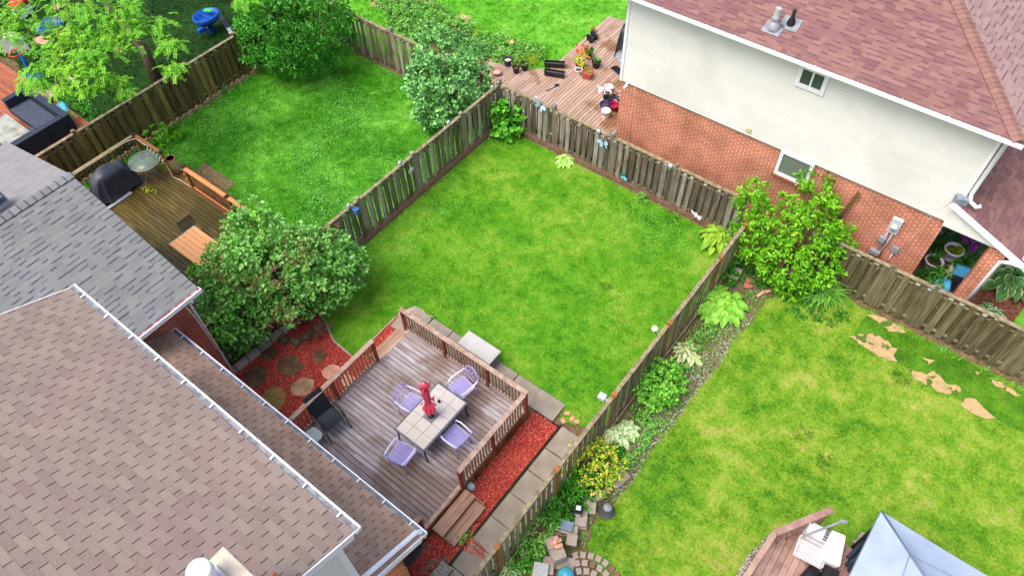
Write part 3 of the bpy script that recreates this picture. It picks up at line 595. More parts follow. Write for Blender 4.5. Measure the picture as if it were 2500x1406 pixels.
fence('back fence with metal butterflies beside the neighbour deck and brick wall', (X1, YB), (X2, YB), [0, 2.45, 4.87, 7.3, 9.75], 1.8, FENCE_BACK, side=-1, pitch=.235, bw=.145, lattice=(.3, 9.9), caps=[0, 1, 2], cap=.12, worn=.6)
fence('fence dividing the left yard from the middle yard with blue lamp', (X1, 2.6), (X1, YB-.1), [0, 2.4, 4.6, 6.95, 9.5, 12, 14.1], [1.8, 1.8, 1.8, 1.8, 1.8, 1.8, 1.8], FENCE_MAIN, side=-1, pitch=.235, bw=.145, lattice=(3.2, 14.), cap=.11)
fence('slatted fence with orange brown posts right of the slab path and lawn', (X2, 1.7), (X2, YB-1.0), [0, 2.03, 4.35, 6.85, 9.6, 12.5, 14.05], [1.78, 1.78, 1.78, 1.8, 1.82, 1.82, 1.82], FENCE_RIGHT, side=-1, pitch=.21, bw=.12, post_mat=POSTOR, post_side=.03, kick=(.5, 14), cap=.11)
fence('dark olive fence behind the daylily and the tan sod strip', (-3.7, YB+.05), (6.6, YB+.05), [1.5, 3.95, 5.2, 7.9, 10.3], 1.8, FENCE_FAR, side=-1, pitch=.27, bw=.185, cap=.12, worn=.5)

# ---------------------------------------------------------------- shingles (every tab is real geometry)
def shingles(b, o, u, s, n, smax, bounds, tab, expo, arch=False, seed=1, dark=1, slot=.016, cb=False):
    """o origin at eave; u along courses, s up the slope, n out. bounds(sv)->(umin,umax)"""
    r = random.Random(seed); o = Vector(o); u = Vector(u).normalized(); s = Vector(s).normalized(); n = Vector(n).normalized(); k = 0; sv = 0.
    while sv < smax:
        lo, hi = bounds(sv+expo/2); e = min(expo, smax-sv); x = lo if arch else lo-((k % 2)*tab/2)+0.
        if not arch: x = math.floor(lo/tab)*tab-(k % 2)*tab/2
        up = False
        while x < hi:
            wd = r.uniform(.14, .36) if arch else tab; a, c = max(x, lo), min(x+wd-(0 if arch else slot), hi); x += wd
            up = (not up) if r.random() < .85 else up
            if c-a < .015: continue
            lf = (.013 if up else .004) if arch else .006
            lf += r.uniform(0, .0015); jt = r.uniform(-.003, .003)
            q = [o+u*a+s*(sv+jt)+n*lf, o+u*c+s*(sv+jt)+n*lf, o+u*c+s*(sv+e+.012)+n*(lf*.35), o+u*a+s*(sv+e+.012)+n*(lf*.35)]
            lo4 = [o+u*a+s*(sv+jt)-n*.004, o+u*c+s*(sv+jt)-n*.004]
            b.add(q+lo4+[q[2]-n*.006, q[3]-n*.006], [(0, 1, 2, 3), (4, 5, 1, 0), (5, 6, 2, 1), (7, 4, 0, 3)], 0)
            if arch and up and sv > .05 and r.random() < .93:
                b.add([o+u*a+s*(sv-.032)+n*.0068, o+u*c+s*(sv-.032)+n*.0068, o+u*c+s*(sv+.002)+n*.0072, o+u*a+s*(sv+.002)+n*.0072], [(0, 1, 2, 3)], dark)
        sv += expo; k += 1
def ridge_caps(b, a, c, wd, nl, nr, stp=.16, lift=.02):
    """caps along a->c, folded over with side vectors nl,nr (downslope directions)"""
    a = Vector(a); c = Vector(c); L = (c-a).length; d = (c-a)/L; nl = Vector(nl).normalized(); nr = Vector(nr).normalized(); up = -(nl+nr).normalized(); k = int(L/stp)
    for i in range(k):
        p = a+d*i*stp; q = a+d*(i+1.25)*stp; h0, h1 = up*(lift+.012), up*lift*.6
        vs = [p+nl*wd+h0*.6, p+h0, p+nr*wd+h0*.6, q+nl*wd+h1*.6, q+h1, q+nr*wd+h1*.6]; vs += [v-up*.02 for v in vs[:3]]
        b.add(vs, [(0, 1, 4, 3), (1, 2, 5, 4)], 0); b.add(vs, [(6, 7, 1, 0), (7, 8, 2, 1)], 1); e_ = [p+nl*wd-d*.034+h0*.45, p-d*.034+h0*.75, p+nr*wd-d*.034+h0*.45]; b.add(vs[:3]+e_, [(3, 4, 1, 0), (4, 5, 2, 1)], 1)
def gutter(name, a, c, out, parent, mats, wd=.12, hg=.11, straps=0):
    """open trough gutter from a to c (its inner top edge), out = outward horizontal direction"""
    b = MB(); a = Vector(a); c = Vector(c); out = Vector(out).normalized(); U = Vector((0, 0, 1)); d = (c-a).normalized()
    def bx(o0, w0, z0, h0, mi=0):
        vs = [p+out*o+U*z for p in (a, c) for o, z in ((o0, z0), (o0+w0, z0), (o0+w0, z0+h0), (o0, z0+h0))]
        b.add(vs, [(0, 3, 2, 1), (4, 5, 6, 7), (0, 1, 5, 4), (1, 2, 6, 5), (2, 3, 7, 6), (3, 0, 4, 7)], mi)
    bx(0, .006, -hg, hg); lp = wd*.25; bx(wd-lp, lp, -hg, hg+.004); bx(.006, wd-.006-lp, -hg, hg-.03, 1)
    b.box(a+out*wd/2-U*hg/2-d*.004, (.008 if abs(d.x) > .5 else wd, wd if abs(d.x) > .5 else .008, hg)); b.box(c+out*wd/2-U*hg/2+d*.004, (.008 if abs(d.x) > .5 else wd, wd if abs(d.x) > .5 else .008, hg))
    for i in range(straps):
        p = a.lerp(c, (i+.5)/straps); b.box(p+out*wd/2+U*.006, (.03 if abs(d.x) > .5 else wd, wd if abs(d.x) > .5 else .03, .012))
    return b.build(name, mats, parent)
def slab_roof(b, pts, th=.05, mi=0):
    pts = [Vector(p) for p in pts]; n = (pts[1]-pts[0]).cross(pts[2]-pts[1]).normalized()
    if n.z < 0: pts = pts[::-1]; n = -n
    lo = [p-n*th for p in pts]; hi = [p-n*.006 for p in pts]; k = len(pts)
    b.add(hi+lo, [tuple(range(k)), tuple(reversed(range(k, 2*k)))]+[(k+i, k+(i+1) % k, (i+1) % k, i) for i in range(k)], mi)
def laps(b, a, c, z0, z1, out, topf=None, e=.1, mi=0, edge=True):
    """horizontal lap siding between a and c; topf(u)->zmax limits (gable)"""
    a = Vector(a); c = Vector(c); L = (c-a).length; d = (c-a)/L; out = Vector(out); z = z0
    while z < z1-.005:
        h_ = min(e, z1-z); u0, u1 = 0, L
        if topf: u0, u1 = topf(z+h_/2)
        if u1-u0 > .02:
            p, q = a+d*u0, a+d*u1
            vs = [p+out*.016+Vector((0, 0, z)), q+out*.016+Vector((0, 0, z)), q+out*.004+Vector((0, 0, z+h_)), p+out*.004+Vector((0, 0, z+h_)), p+Vector((0, 0, z)), q+Vector((0, 0, z))]
            b.add(vs, [(0, 1, 2, 3), (4, 5, 1, 0)], mi)
            if edge: k_ = .008; vs = [p+out*.0175+Vector((0, 0, z)), q+out*.0175+Vector((0, 0, z)), q+out*.0168+Vector((0, 0, z+k_)), p+out*.0168+Vector((0, 0, z+k_))]; b.add(vs, [(0, 1, 2, 3)], 1)  # thin grey strip at the lap's foot: its shade line put into colour
        z += e

# ---------------------------------------------------------------- brown shingled house (nearest the camera)
bh = thing('brown_house', 'house with brown shingle roofs on two levels beside the wooden deck', 'house', (-8.3, -2, 0))
LXa, LXb, LY, LZ, LS = -12.98, -4.74, 2.54, 3.8, .46
UXa, UXb, UY, UZ, US = -12.22, -4.46, 1.33, 7.4, .38
def nrm(sl): return Vector((0, sl, 1)).normalized()
def upv(sl): return Vector((0, -1, sl)).normalized()
b = MB(); slen = (LY-.9)/upv(LS).y*-1
slab_roof(b, [(LXa, LY, LZ), (LXb, LY, LZ), (LXb, LY-1.7, LZ+1.7*LS), (LXa, LY-1.7, LZ+1.7*LS)], .05, 1)
shingles(b, (0, LY+.02, LZ-.01), (1, 0, 0), upv(LS), nrm(LS), 1.86, lambda s: (LXa+.01, LXb), .305, .127, seed=3)
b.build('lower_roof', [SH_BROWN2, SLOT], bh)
b = MB(); RH = 5.6
slab_roof(b, [(UXa, UY, UZ), (UXb, UY, UZ), (UXb, UY-RH, UZ+RH*US), (UXa, UY-RH, UZ+RH*US)], .05, 1)
slab_roof(b, [(UXa, UY-2*RH, UZ), (UXb, UY-2*RH, UZ), (UXb, UY-RH, UZ+RH*US), (UXa, UY-RH, UZ+RH*US)], .05, 0)
shingles(b, (0, UY+.02, UZ-.008), (1, 0, 0), upv(US), nrm(US), 5.9, lambda s: (UXa, UXb), .333, .143, seed=4)
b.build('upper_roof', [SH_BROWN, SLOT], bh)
gutter('gutter', (LXa, LY+.02, LZ-.01), (LXb+.03, LY+.02, LZ-.01), (0, 1, 0), bh, [WHITE, GUTTERIN], straps=11)
gutter('gutter', (UXa-.02, UY+.02, UZ-.01), (UXb+.03, UY+.02, UZ-.01), (0, 1, 0), bh, [WHITE, GUTTERIN], straps=10)
b = MB()
b.box(((UXa+UXb)/2, -3.6, 3.6), (UXb-UXa-.56, 9.4, 7.2)); b.build('wall', SIDING, bh)
b = MB(); b.box(((LXa+LXb)/2+.1, .2, 1.85), (LXb-LXa-.5, 3.7, 3.7)); b.box((LXb-.3, .4, 1.8), (.1, 3.34, 3.6)); b.build('wall', BRICKO, bh)
b = MB(); WX = UXb-.28   # white siding gable wall above the lower roof, with corner trim and rake boards
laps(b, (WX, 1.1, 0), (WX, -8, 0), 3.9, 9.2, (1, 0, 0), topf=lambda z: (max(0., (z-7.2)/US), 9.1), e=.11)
b.build('siding', [SIDING, LAPSHADE], bh)
b = MB(); b.box((WX+.015, 1.06, 5.5), (.1, .12, 3.6)); b.beam((WX+.03, .2, 4.2), (WX+.03, .2, 7.4), .12, .03, up=(1, 0, 0)); b.build('corner_trim', TRIMW, bh)
def rake(nm, x, y0, z0, sl, ln, mat=TRIMW, w_=.04, hh=.17):
    q = MB(); q.beam((x, y0, z0-.1), (x, y0-ln, z0-.1+ln*sl), w_, hh); return q.build(nm, mat, bh)
rake('rake_board', UXb+.012, UY-.02, UZ, US, RH); rake('rake_board', UXa-.02, UY-.02, UZ, US, RH); rake('rake_board', LXb+.015, LY-.02, LZ, LS, 1.7)
b = MB(); b.poly([(WX, UY-.05, UZ-.17), (UXb, UY-.05, UZ-.17), (UXb, UY-RH, UZ-.17+RH*US-.02), (WX, UY-RH, UZ-.17+RH*US-.02)]); b.build('soffit', TRIMW, bh)
# downspout from the upper eave laid down the lower roof to its corner
b = MB(); dz = .07
P_ = [atx(700, 1480, -5.0), Vector((-4.86, 1.0, LZ+(LY-1.0)*LS+dz)), Vector((-4.84, 2.3, LZ+.12+dz)), Vector((-4.84, 2.5, LZ+.04+dz)), Vector((-4.82, 2.6, LZ-.02)), Vector((-4.8, 2.64, LZ-.35))]
P_[0] = Vector((-4.9, .55, LZ+(LY-.55)*LS+dz))
b.tube(P_, .055, 8); b.build('downspout', WHITE, bh)
ch_c = at(575, 1400, 9.3); CX, CY = ch_c.x, ch_c.y
ch = MB(); ch.box((CX, CY-.42, 8.6), (.62, .95, 1.3)); chm = ch.build('chimney', BRICKO, bh)
b = MB(); b.box((CX, CY-.42, 9.29), (.74, 1.08, .09)); b.build('chimney_crown', M('chimney crown', [S(176, 168, 150), S(204, 198, 182)], .9, ns=6, nd=6), chm)
b = MB(); b.prism([(CX-.2, CY-.5), (CX+.12, CY-.5), (CX+.12, CY-.2), (CX-.2, CY-.2)], 9.33, 9.4); b.build('clay_flue', TERRA, chm)
fx = at(485, 1392, 9.75); b = MB(); b.lathe([(.11, 8.0), (.11, 9.62)], (fx.x, fx.y, 0), 20); b.lathe([(.15, 9.62), (.15, 9.76), (.13, 9.78), (0, 9.79)], (fx.x, fx.y, 0), 24); b.build('metal_flue_cap', WHITE, chm)
b = MB(); b.box((fx.x+.1, fx.y-.02, 9.38), (.4, .34, .03)); b.build('flue_plate', SILVER, chm)
b = MB(); b.box(at(671, 1400, 8.2), (.05, .04, .03), .4); tag(b.build('brick_chip', TERRA), 'small orange brick chip lying on the brown roof near the chimney', 'debris')

# coiled black hose on the wall under the lower eave
hc = atx(1000, 1345, -4.9); t = thing('hose_coil', 'coiled black garden hose hanging under the white eave corner', 'hose', hc)
b = MB()
for k in range(6):
    rr = .2+.012*k; b.tube([hc+Vector((.02+.014*k, math.cos(a)*rr, math.sin(a)*rr*1.25-.04*k*.3)) for a in np.linspace(0, 6.283, 24)[:-1]], .012, 6, True)
b.build('hose', BLACKM, t); b = MB(); b.box(hc+Vector((-.02, 0, .15)), (.06, .1, .06)); b.build('hanger', BLACKM, t)

# ---------------------------------------------------------------- grey shingled house
gh = thing('grey_house', 'house with grey shingle gable roof behind the mossy deck', 'house', (-16.8, 0, 0))
GE, GZ, GR, GRZ, GY = -12.56, 4.9, -16.8, 6.1, 3.5; gs = (GRZ-GZ)/(GE-GR); nS = Vector((gs, 0, 1)).normalized(); nN = Vector((-gs, 0, 1)).normalized()
b = MB(); sl = math.hypot(GE-GR, GRZ-GZ)
slab_roof(b, [(GE, GY, GZ), (GR, GY, GRZ), (GR, -9, GRZ), (GE, -9, GZ)], .06, 1)
GW = GR-(GE-GR)
slab_roof(b, [(GW, GY, GZ), (GR, GY, GRZ), (GR, -9, GRZ), (GW, -9, GZ)], .06, 1)
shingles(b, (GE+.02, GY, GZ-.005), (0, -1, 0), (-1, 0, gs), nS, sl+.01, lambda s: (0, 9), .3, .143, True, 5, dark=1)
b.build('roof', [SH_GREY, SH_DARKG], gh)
b = MB(); shingles(b, (GW-.02, GY, GZ-.005), (0, -1, 0), (1, 0, gs), nN, sl+.01, lambda s: (0, 7), .3, .143, True, 6, dark=0); b.build('roof', [M('pale grey shingle', [S(114, 114, 118), S(128, 128, 131), S(140, 139, 141)], .9, isl=.4, ns=60, spec=.2)], gh)
b = MB(); ridge_caps(b, (GR, GY, GRZ+.012), (GR, -5, GRZ+.012), .15, (1, 0, -gs), (-1, 0, -gs), .2, .035); b.build('ridge_cap', [SH_GREY, SH_DARKG], gh)
b = MB(); b.box((-16.6, -3.4, 2.45), (7.2, 13.2, 4.9))
b.add([(-12.99, 3.2, 4.9), (-20.2, 3.2, 4.9), (-16.8, 3.2, 5.98)], [(0, 1, 2)]); b.build('wall', BRICKG, gh)
gutter('gutter', (GE+.015, 1.0, GZ-.01), (GE+.015, GY+.02, GZ-.01), (1, 0, 0), gh, [WHITE, M('rusty gutter inside', [S(110, 40, 46), S(150, 84, 90), S(180, 180, 186)], .6, ns=10)], wd=.13)
b = MB(); b.beam((GE, GY-.04, GZ-.12), (GR, GY-.04, GRZ-.12), .03, .12); b.build('rake_board', TRIMW, gh); b = MB(); b.beam((GR, GY-.04, GRZ-.12), (GW, GY-.04, GZ-.12), .03, .12); b.build('rake_board', TRIMW, gh)
b = MB(); b.tube([(GE+.1, GY-.3, GZ-.08), (GE+.1, GY-.3, GZ-.2), (-12.75, GY-.4, GZ-.4), (-13.1, GY-.22, GZ-.62), (-13.1, GY-.22, .9)], .045, 8); b.build('downspout', WHITE, gh)
v = at(45, 566, 5.15); v.z = GZ+(GE-v.x)*gs; q = MB(); q.box(v+nS*.1, (.38, .42, .14), tilt=(0, math.atan(gs))); q.box(v+nS*.02, (.52, .54, .03), tilt=(0, math.atan(gs))); q.build('roof_vent', M('blue grey vent', [S(78, 88, 104), S(96, 106, 120)], .4, ns=4), gh, bevel=.02)
b = MB(); b.tube([(-12.93, 3.19, 2.2), (-12.93, 3.19, 3.6), (-12.9, 3.1, 4.6)], .012, 5); b.build('cable', WHITE, gh)

# ---------------------------------------------------------------- white sided house, upper right
wh = thing('white_sided_house', 'white sided and red brick house with red brown shingle roof', 'house', (-4.4, 21, 0))
WY, WXa, WXb, EZ, EY = 17.8, -9.7, .8, 6.62, 17.35
b = MB(); b.box(((WXa+WXb)/2, WY+4.5, 1.65), (WXb-WXa, 9, 3.3)); b.build('wall', BRICK, wh)
b = MB(); b.box(((WXa+WXb)/2, WY+4.5, 4.95), (WXb-WXa-.01, 9-.02, 3.3), mi=0)
laps(b, (WXa-.02, WY-.035, 0), (WXb+.02, WY-.035, 0), 3.3, 6.55, (0, -1, 0), e=.105); b.build('siding', [SIDING, LAPSHADE], wh)
b = MB(); b.box((WXa-.01, WY-.03, 4.93), (.09, .09, 3.26)); b.box((WXb+.01, WY-.03, 4.93), (.09, .09, 3.26)); b.build('corner_trim', TRIMW, wh)
b = MB(); b.box(((WXa+WXb)/2, WY-.026, 3.29), (WXb-WXa+.04, .05, .02)); b.build('flashing', M('dark flashing', [S(90, 92, 98)], .6), wh)
HX = 1.16; RS = .4; RR = 5.2; X_L = WXa-.4
b = MB()
slab_roof(b, [(X_L, EY, EZ), (HX, EY, EZ), (HX-RR, EY+RR, EZ+RR*RS), (X_L, EY+RR, EZ+RR*RS)], .06, 1)
ns_ = Vector((0, -RS, 1)).normalized(); us_ = Vector((0, 1, RS)).normalized(); f_ = math.hypot(1, RS)
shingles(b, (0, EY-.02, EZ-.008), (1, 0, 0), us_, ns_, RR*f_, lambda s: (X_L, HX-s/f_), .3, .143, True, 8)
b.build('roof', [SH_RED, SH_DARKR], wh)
b = MB(); slab_roof(b, [(HX, EY, EZ), (HX, EY+9, EZ), (HX-RR, EY+RR+1, EZ+RR*RS), (HX-RR, EY+RR, EZ+RR*RS)], .06, 1)
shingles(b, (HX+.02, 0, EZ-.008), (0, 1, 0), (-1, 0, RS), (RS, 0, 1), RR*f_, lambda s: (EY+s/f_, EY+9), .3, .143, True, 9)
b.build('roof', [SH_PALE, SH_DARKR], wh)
b = MB(); slab_roof(b, [(X_L, EY+2*RR, EZ), (HX, EY+2*RR, EZ), (HX-RR, EY+RR, EZ+RR*RS), (X_L, EY+RR, EZ+RR*RS)], .06, 0); b.build('roof', [SH_RED], wh)
b = MB(); ridge_caps(b, (HX-.02, EY+.02, EZ+.02), (HX-RR, EY+RR, EZ+RR*RS+.02), .15, (-1, -.0, 0), (0, 1, 0), .16, .02)
# fold the hip caps over both planes
b = MB(); ridge_caps(b, (HX-.02, EY+.02, EZ+.012), (HX-RR, EY+RR, EZ+RR*RS+.012), .17, Vector((-1, -1, -0.02)), Vector((1, 1, -0.02)), .16, .001)
b.v = []; b.f = []; b.mi = []; b.sm = []
a_, c_ = Vector((HX-.02, EY+.02, EZ+.03)), Vector((HX-RR, EY+RR, EZ+RR*RS+.03)); d_ = (c_-a_).normalized(); L_ = (c_-a_).length; sl_ = d_.cross(ns_).normalized(); sr_ = Vector((RS, 0, 1)).normalized().cross(d_).normalized()
if sl_.y > 0 and sl_.x > 0: sl_ = -sl_
for i in range(int(L_/.15)):
    p, q = a_+d_*i*.15, a_+d_*(i+1.2)*.15; wv = [(-1, sl_), (1, sr_)]
    L0 = Vector((-.12, -.12, 0)); L1 = Vector((.12, .12, 0))
    L0.z = -RS*.12; L1.z = -RS*.12
    h0 = Vector((0, 0, .022)); h1 = Vector((0, 0, .006)); vs = [p+L0+h0, p+h0, p+L1+h0, q+L0+h1, q+h1, q+L1+h1, p+L0, p, p+L1]
    b.add(vs, [(0, 3, 4, 1), (1, 4, 5, 2), (6, 0, 1, 7), (7, 1, 2, 8)])
b.build('ridge_cap', [M('tan rose hip cap', [S(122, 92, 86), S(140, 106, 98), S(128, 90, 86)], .9, isl=.8, ns=40, spec=.2)], wh)
gutter('gutter', (X_L, EY-.02, EZ-.02), (HX+.1, EY-.02, EZ-.02), (0, -1, 0), wh, [WHITE, GUTTERIN], wd=.085, hg=.08, straps=10)
b = MB(); b.box(((X_L+HX)/2, (EY+WY)/2-.02, EZ-.1), (HX-X_L, WY-EY-.05, .02)); b.build('soffit', TRIMW, wh)
def window(x0, x1, z0, z1, fw, sash, blind=None, sill=False):
    f = MB(); cz = (z0+z1)/2; y = WY-.06
    for (cx, cw, c2, ch_) in ((x0-fw/2, fw, cz, z1-z0+2*fw), (x1+fw/2, fw, cz, z1-z0+2*fw)): f.box((cx, y, c2), (cw, .08, ch_))
    for c2 in (z0-fw/2, z1+fw/2): f.box(((x0+x1)/2, y, c2), (x1-x0-.004, .08, fw))
    fo = f.build('window', TRIMW, wh, bevel=.006)
    g = MB(); g.box(((x0+x1)/2, y+.012, cz), (x1-x0, .02, z1-z0)); g.build('pane', blind or GLASSD, fo)
    if sash:
        g = MB(); g.box(((x0+x1)/2, y-.004, cz), (.05, .04, z1-z0)); g.build('mullion', TRIMW, fo)
    if sill:
        g = MB(); g.box(((x0+x1)/2, WY-.05, z0-fw-.05), (x1-x0+2*fw+.1, .12, .09)); g.build('sill', M('brick sill', [S(140, 74, 54), S(170, 96, 72)], .8, ns=12), fo)
window(-4.2, -3.6, 5.68, 6.14, .12, True); window(-3.93, -3.08, 2.5, 3.24, .1, False, BLIND, True)
def stack(p, prof, mat, plate):
    b = MB(); b.lathe(prof, p, 16); return b
v = aty(1895, 48, EY+1.2); v.z = EZ+1.2*RS; v = Vector((v.x, EY+1.25, EZ+1.25*RS))
vx = at(1895, 45, v.z+.02); v = Vector((vx.x, vx.y, EZ+(vx.y-EY)*RS))
b = MB(); b.lathe([(.16, 0), (.17, .12), (.1, .22), (.09, .28), (.14, .3), (.09, .36), (.08, .6)], v, 16); v1_ = b.build('vent_pipe', SILVER, wh); b = MB(); b.box(v+ns_*.015, (.5, .4, .02), tilt=(math.atan(RS), 0)); b.build('vent_flashing', GREYM, v1_)
vx = at(1935, 45, EZ+.5); v = Vector((vx.x, vx.y, EZ+(vx.y-EY)*RS))
b = MB(); b.lathe([(.12, 0), (.1, .1), (.06, .2), (.05, .22), (.05, .42), (.035, .43)], v, 14); bo = b.build('vent_pipe', BLACKM, wh)
b = MB(); b.box(v+ns_*.015, (.5, .42, .02), tilt=(math.atan(RS), 0)); b.build('vent_flashing', GREYM, bo)
b = MB(); b.tube([(1.0, EY+.02, EZ-.12), (.95, WY-.12, EZ-.35), (.93, WY-.1, 4.5), (1.0, WY-.12, 4.28), (1.2, WY-.14, 4.2), (1.28, WY-.12, 4.28)], .055, 8); b.build('downspout', TRIMW, wh)
b = MB(); b.box((-.27, WY-.06, 2.44), (.3, .12, .56)); mb_ = b.build('meter_box', M('light grey box', [S(176, 182, 192), S(196, 200, 208)], .5, ns=3), wh, bevel=.01)
b = MB(); b.tube([(-.27, WY-.12, 2.44), (-.27, WY-.2, 2.44)], .1, 18); b.build('meter_dial', M('dial', [S(206, 214, 206)], .15), mb_)
b = MB(); b.tube([(-.35, WY-.05, 2.16), (-.37, WY-.05, 1.1)], .03, 8); b.tube([(-.22, WY-.05, 2.16), (-.24, WY-.05, 1.1)], .03, 8); b.build('conduit', SILVER, mb_)
b = MB(); b.box((-.4, WY-.07, 1.78), (.2, .12, .18), .0, tilt=(0, .1)); b.box((.05, WY-.07, 1.62), (.2, .1, .2)); b.box((-.4, WY-.08, 1.2), (.3, .14, .14)); b.build('junction_box', M('mid grey box', [S(128, 132, 140), S(146, 150, 156)], .5, ns=3), mb_)
b = MB(); b.tube([(.05, WY-.03, 1.5), (.05, WY-.03, .9)], .02, 6); b.build('conduit', WHITEP, mb_)
b = MB(); b.tube([(.12, WY-.02, 1.6), (.25, WY-.02, 1.5), (.3, WY-.02, 2.3), (.42, WY-.03, 3.1), (.38, WY-.03, 3.3), (.6, WY-.05, 3.9), (.8, WY-.07, 4.6)], .008, 5)
b.build('cable', M('pale cable', [S(200, 190, 184)], .6), wh); b = MB(); b.tube([(.38+.07*math.cos(a), WY-.04, 3.2+.07*math.sin(a)) for a in np.linspace(0, 6.28, 12)[:-1]], .008, 5, True)
b.tube([(.38+.001, WY-.03, 3.28), (.38, WY-.03, 3.3)], .008, 4) if 0 else None; b.build('cable', M('pale cable', [S(200, 190, 184)], .6), wh); b = MB(); b.tube([(-9.1, WY-.02, 1.), (-9.16, WY-.02, 2.2), (-9.14, WY-.04, 3.5)], .006, 5); b.build('cable', M('pale cable', [S(200, 190, 184)], .6), wh)
b = MB(); b.box((-5.16, WY-.06, 3.5), (.17, .06, .15)); b.build('vent_hood', M('yellow beige plastic', [S(206, 190, 140)], .6), wh, bevel=.015)
sc_ = aty(1530, 207, WY-.12); b = MB(); b.tube([sc_, sc_+Vector((-.02, -.12, -.1))], .045, 10); b.box(sc_+Vector((0, .07, .02)), (.06, .1, .06)); b.build('security_camera', WHITEP, wh)
b = MB(); b.beam(aty(2096, 470, WY-.1), aty(2062, 530, WY-.1)+Vector((-.15, 0, -.4)), .09, .09); b.build('wall_batten', M('olive brown batten', [S(96, 70, 40), S(122, 92, 58)], .8, ns=6), wh)
# porch: lean-to roof running down to the right, siding gable under its rake, brick pier
PX0, PZ0, PS = .68, 4.2, .43; PXe = 3.4
b = MB(); pe = PZ0-(PXe-PX0)*PS; ps_ = Vector((-1, 0, PS)).normalized(); pn_ = Vector((PS, 0, 1)).normalized(); pl = (PXe-PX0)*math.hypot(1, PS)
slab_roof(b, [(PXe, WY-.28, pe), (PX0+.12, WY-.28, PZ0-.05), (PX0+.12, WY+5.4, PZ0-.05), (PXe, WY+5.4, pe)], .06, 1)
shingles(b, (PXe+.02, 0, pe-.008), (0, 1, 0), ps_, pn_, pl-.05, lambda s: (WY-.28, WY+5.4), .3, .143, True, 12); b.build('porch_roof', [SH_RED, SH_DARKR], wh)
b = MB(); b.beam((PX0-.02, WY-.31, PZ0-.08), (PXe, WY-.31, pe-.08), .04, .17); b.build('porch_rake_board', TRIMW, wh)
b = MB(); laps(b, (.8, WY-.2, 0), (3.3, WY-.2, 0), 3.3, 4.15, (0, -1, 0), topf=lambda z: (0, max(0, (PZ0-z-.12)/PS-.1)), e=.105); b.box((1.9, WY+.0, 3.28), (2.3, .42, .03)); b.build('porch_gable', [SIDING, LAPSHADE], wh)
b = MB(); b.box((PX0+.12, WY-.16, 4.24), (.3, .22, .2), .4); b.build('flashing', M('blue grey flashing', [S(110, 122, 136), S(140, 150, 160)], .4, ns=8), wh)
b = MB(); b.box((2.24, WY-.02, 1.62), (.44, .4, 3.24)); b.build('porch_pier', BRICK, wh)
b = MB(); b.tube([(2.95, WY-.36, 3.2), (2.6, WY-.36, 3.16), (2.42, WY-.32, 3.02), (2.36, WY-.3, .2)], .055, 8); b.build('downspout', TRIMW, wh)

# ---------------------------------------------------------------- decks
def boards(b, x0, x1, y0, y1, z, w_=.14, gap=.017, along='x', th=.03, joints=True):
    c = y0 if along == 'x' else x0; lim = y1 if along == 'x' else x1; A, B = (x0, x1) if along == 'x' else (y0, y1)
    while c < lim-.03:
        e = min(c+w_-gap, lim); cuts = [A, B]
        if joints and B-A > 3.5 and random.random() < .5: cuts.insert(1, A+random.choice([.35, .5, .65])*(B-A))
        for i in range(len(cuts)-1):
            p, q = cuts[i]+(.002 if i else 0), cuts[i+1]; zz = z+random.uniform(-.002, .002)
            if along == 'x': b.box(((p+q)/2, (c+e)/2, zz-th/2), (q-p, e-c, th))
            else: b.box(((c+e)/2, (p+q)/2, zz-th/2), (e-c, q-p, th))
        c += w_
def railing(parent, p0, p1, z, posts, nb, h=1.0, top=(WOODRAIL, .14), bal=WOODBAL, post=WOODRED, bw=.036, round_=False, caps=False, skip_post=()):
    p0 = Vector((p0[0], p0[1], z)); p1 = Vector((p1[0], p1[1], z)); L = (p1-p0).length; d = (p1-p0)/L; rz = math.atan2(d.y, d.x); U = Vector((0, 0, 1)); n = Vector((-d.y, d.x, 0))
    b = MB(); b.box((p0+p1)/2+U*h, (L, top[1], .036), rz); tr = b.build('top_rail', top[0], parent, bevel=.004)
    b = MB(); b.box((p0+p1)/2+U*.09, (L-.1, .038, .085), rz); b.build('bottom_rail', top[0], tr)
    for i, s in enumerate(posts):
        if i in skip_post: continue
        b = MB(); b.box(p0+d*s+U*(h/2-.02), (.09, .09, h), rz); po = b.build('post', post, tr, bevel=.004)
        if caps: b = MB(); b.box(p0+d*s+U*(h+.035), (.12, .15, .05), rz); b.build('post_cap', BLACKM, parent)
    k = nb
    first = None
    for j in range(k):
        s = (j+.5)/k*L
        if any(abs(s-q) < .07 for q in posts): continue
        if first is None:
            b = MB(); lo, hi = Vector((0, 0, .1)), Vector((0, 0, h-.02))
            if round_: b.tube([lo, hi], bw/2, 6)
            else: b.box((0, 0, h/2+.04), (bw, bw, h-.12), rz)
            me_o = bpy.data.meshes.new('baluster'); me_o.from_pydata(b.v, [], b.f); me_o.update(); me_o.materials.append(bal); first = me_o
        o = bpy.data.objects.new('baluster', first); COL.objects.link(o); o.parent = tr; o.location = (p0+d*s)-OFF[parent]; OFF[o] = OFF[parent]
    return tr
DX0, DX1, DY0, DY1, DZ = -10.28, -5.83, 2.05, 7.45, .45
dk = thing('wooden_deck', 'large weathered grey brown deck holding the tiled table and lilac chairs', 'deck', (-8, 5, 0))
b = MB(); boards(b, DX0+.13, DX1-.12, DY0, DY1, DZ); b.build('decking', WOODGREY, dk)
b = MB(); boards(b, DX0, DX0+.13, DY0, DY1, DZ+.002, .13, .008, 'y'); b.build('border_board', WOODRAIL, dk); b = MB(); boards(b, DX1-.115, DX1, DY0, DY1, DZ+.002, .115, .008, 'y'); b.build('border_board', WOODRAIL, dk)
b = MB(); y = 1.2
while y < DY1:
    b.box((DX1+.012, y+.075, .22), (.022, .145+random.uniform(-.006, .002), .45)); y += .152
b.build('skirting', WOODFASC, dk)
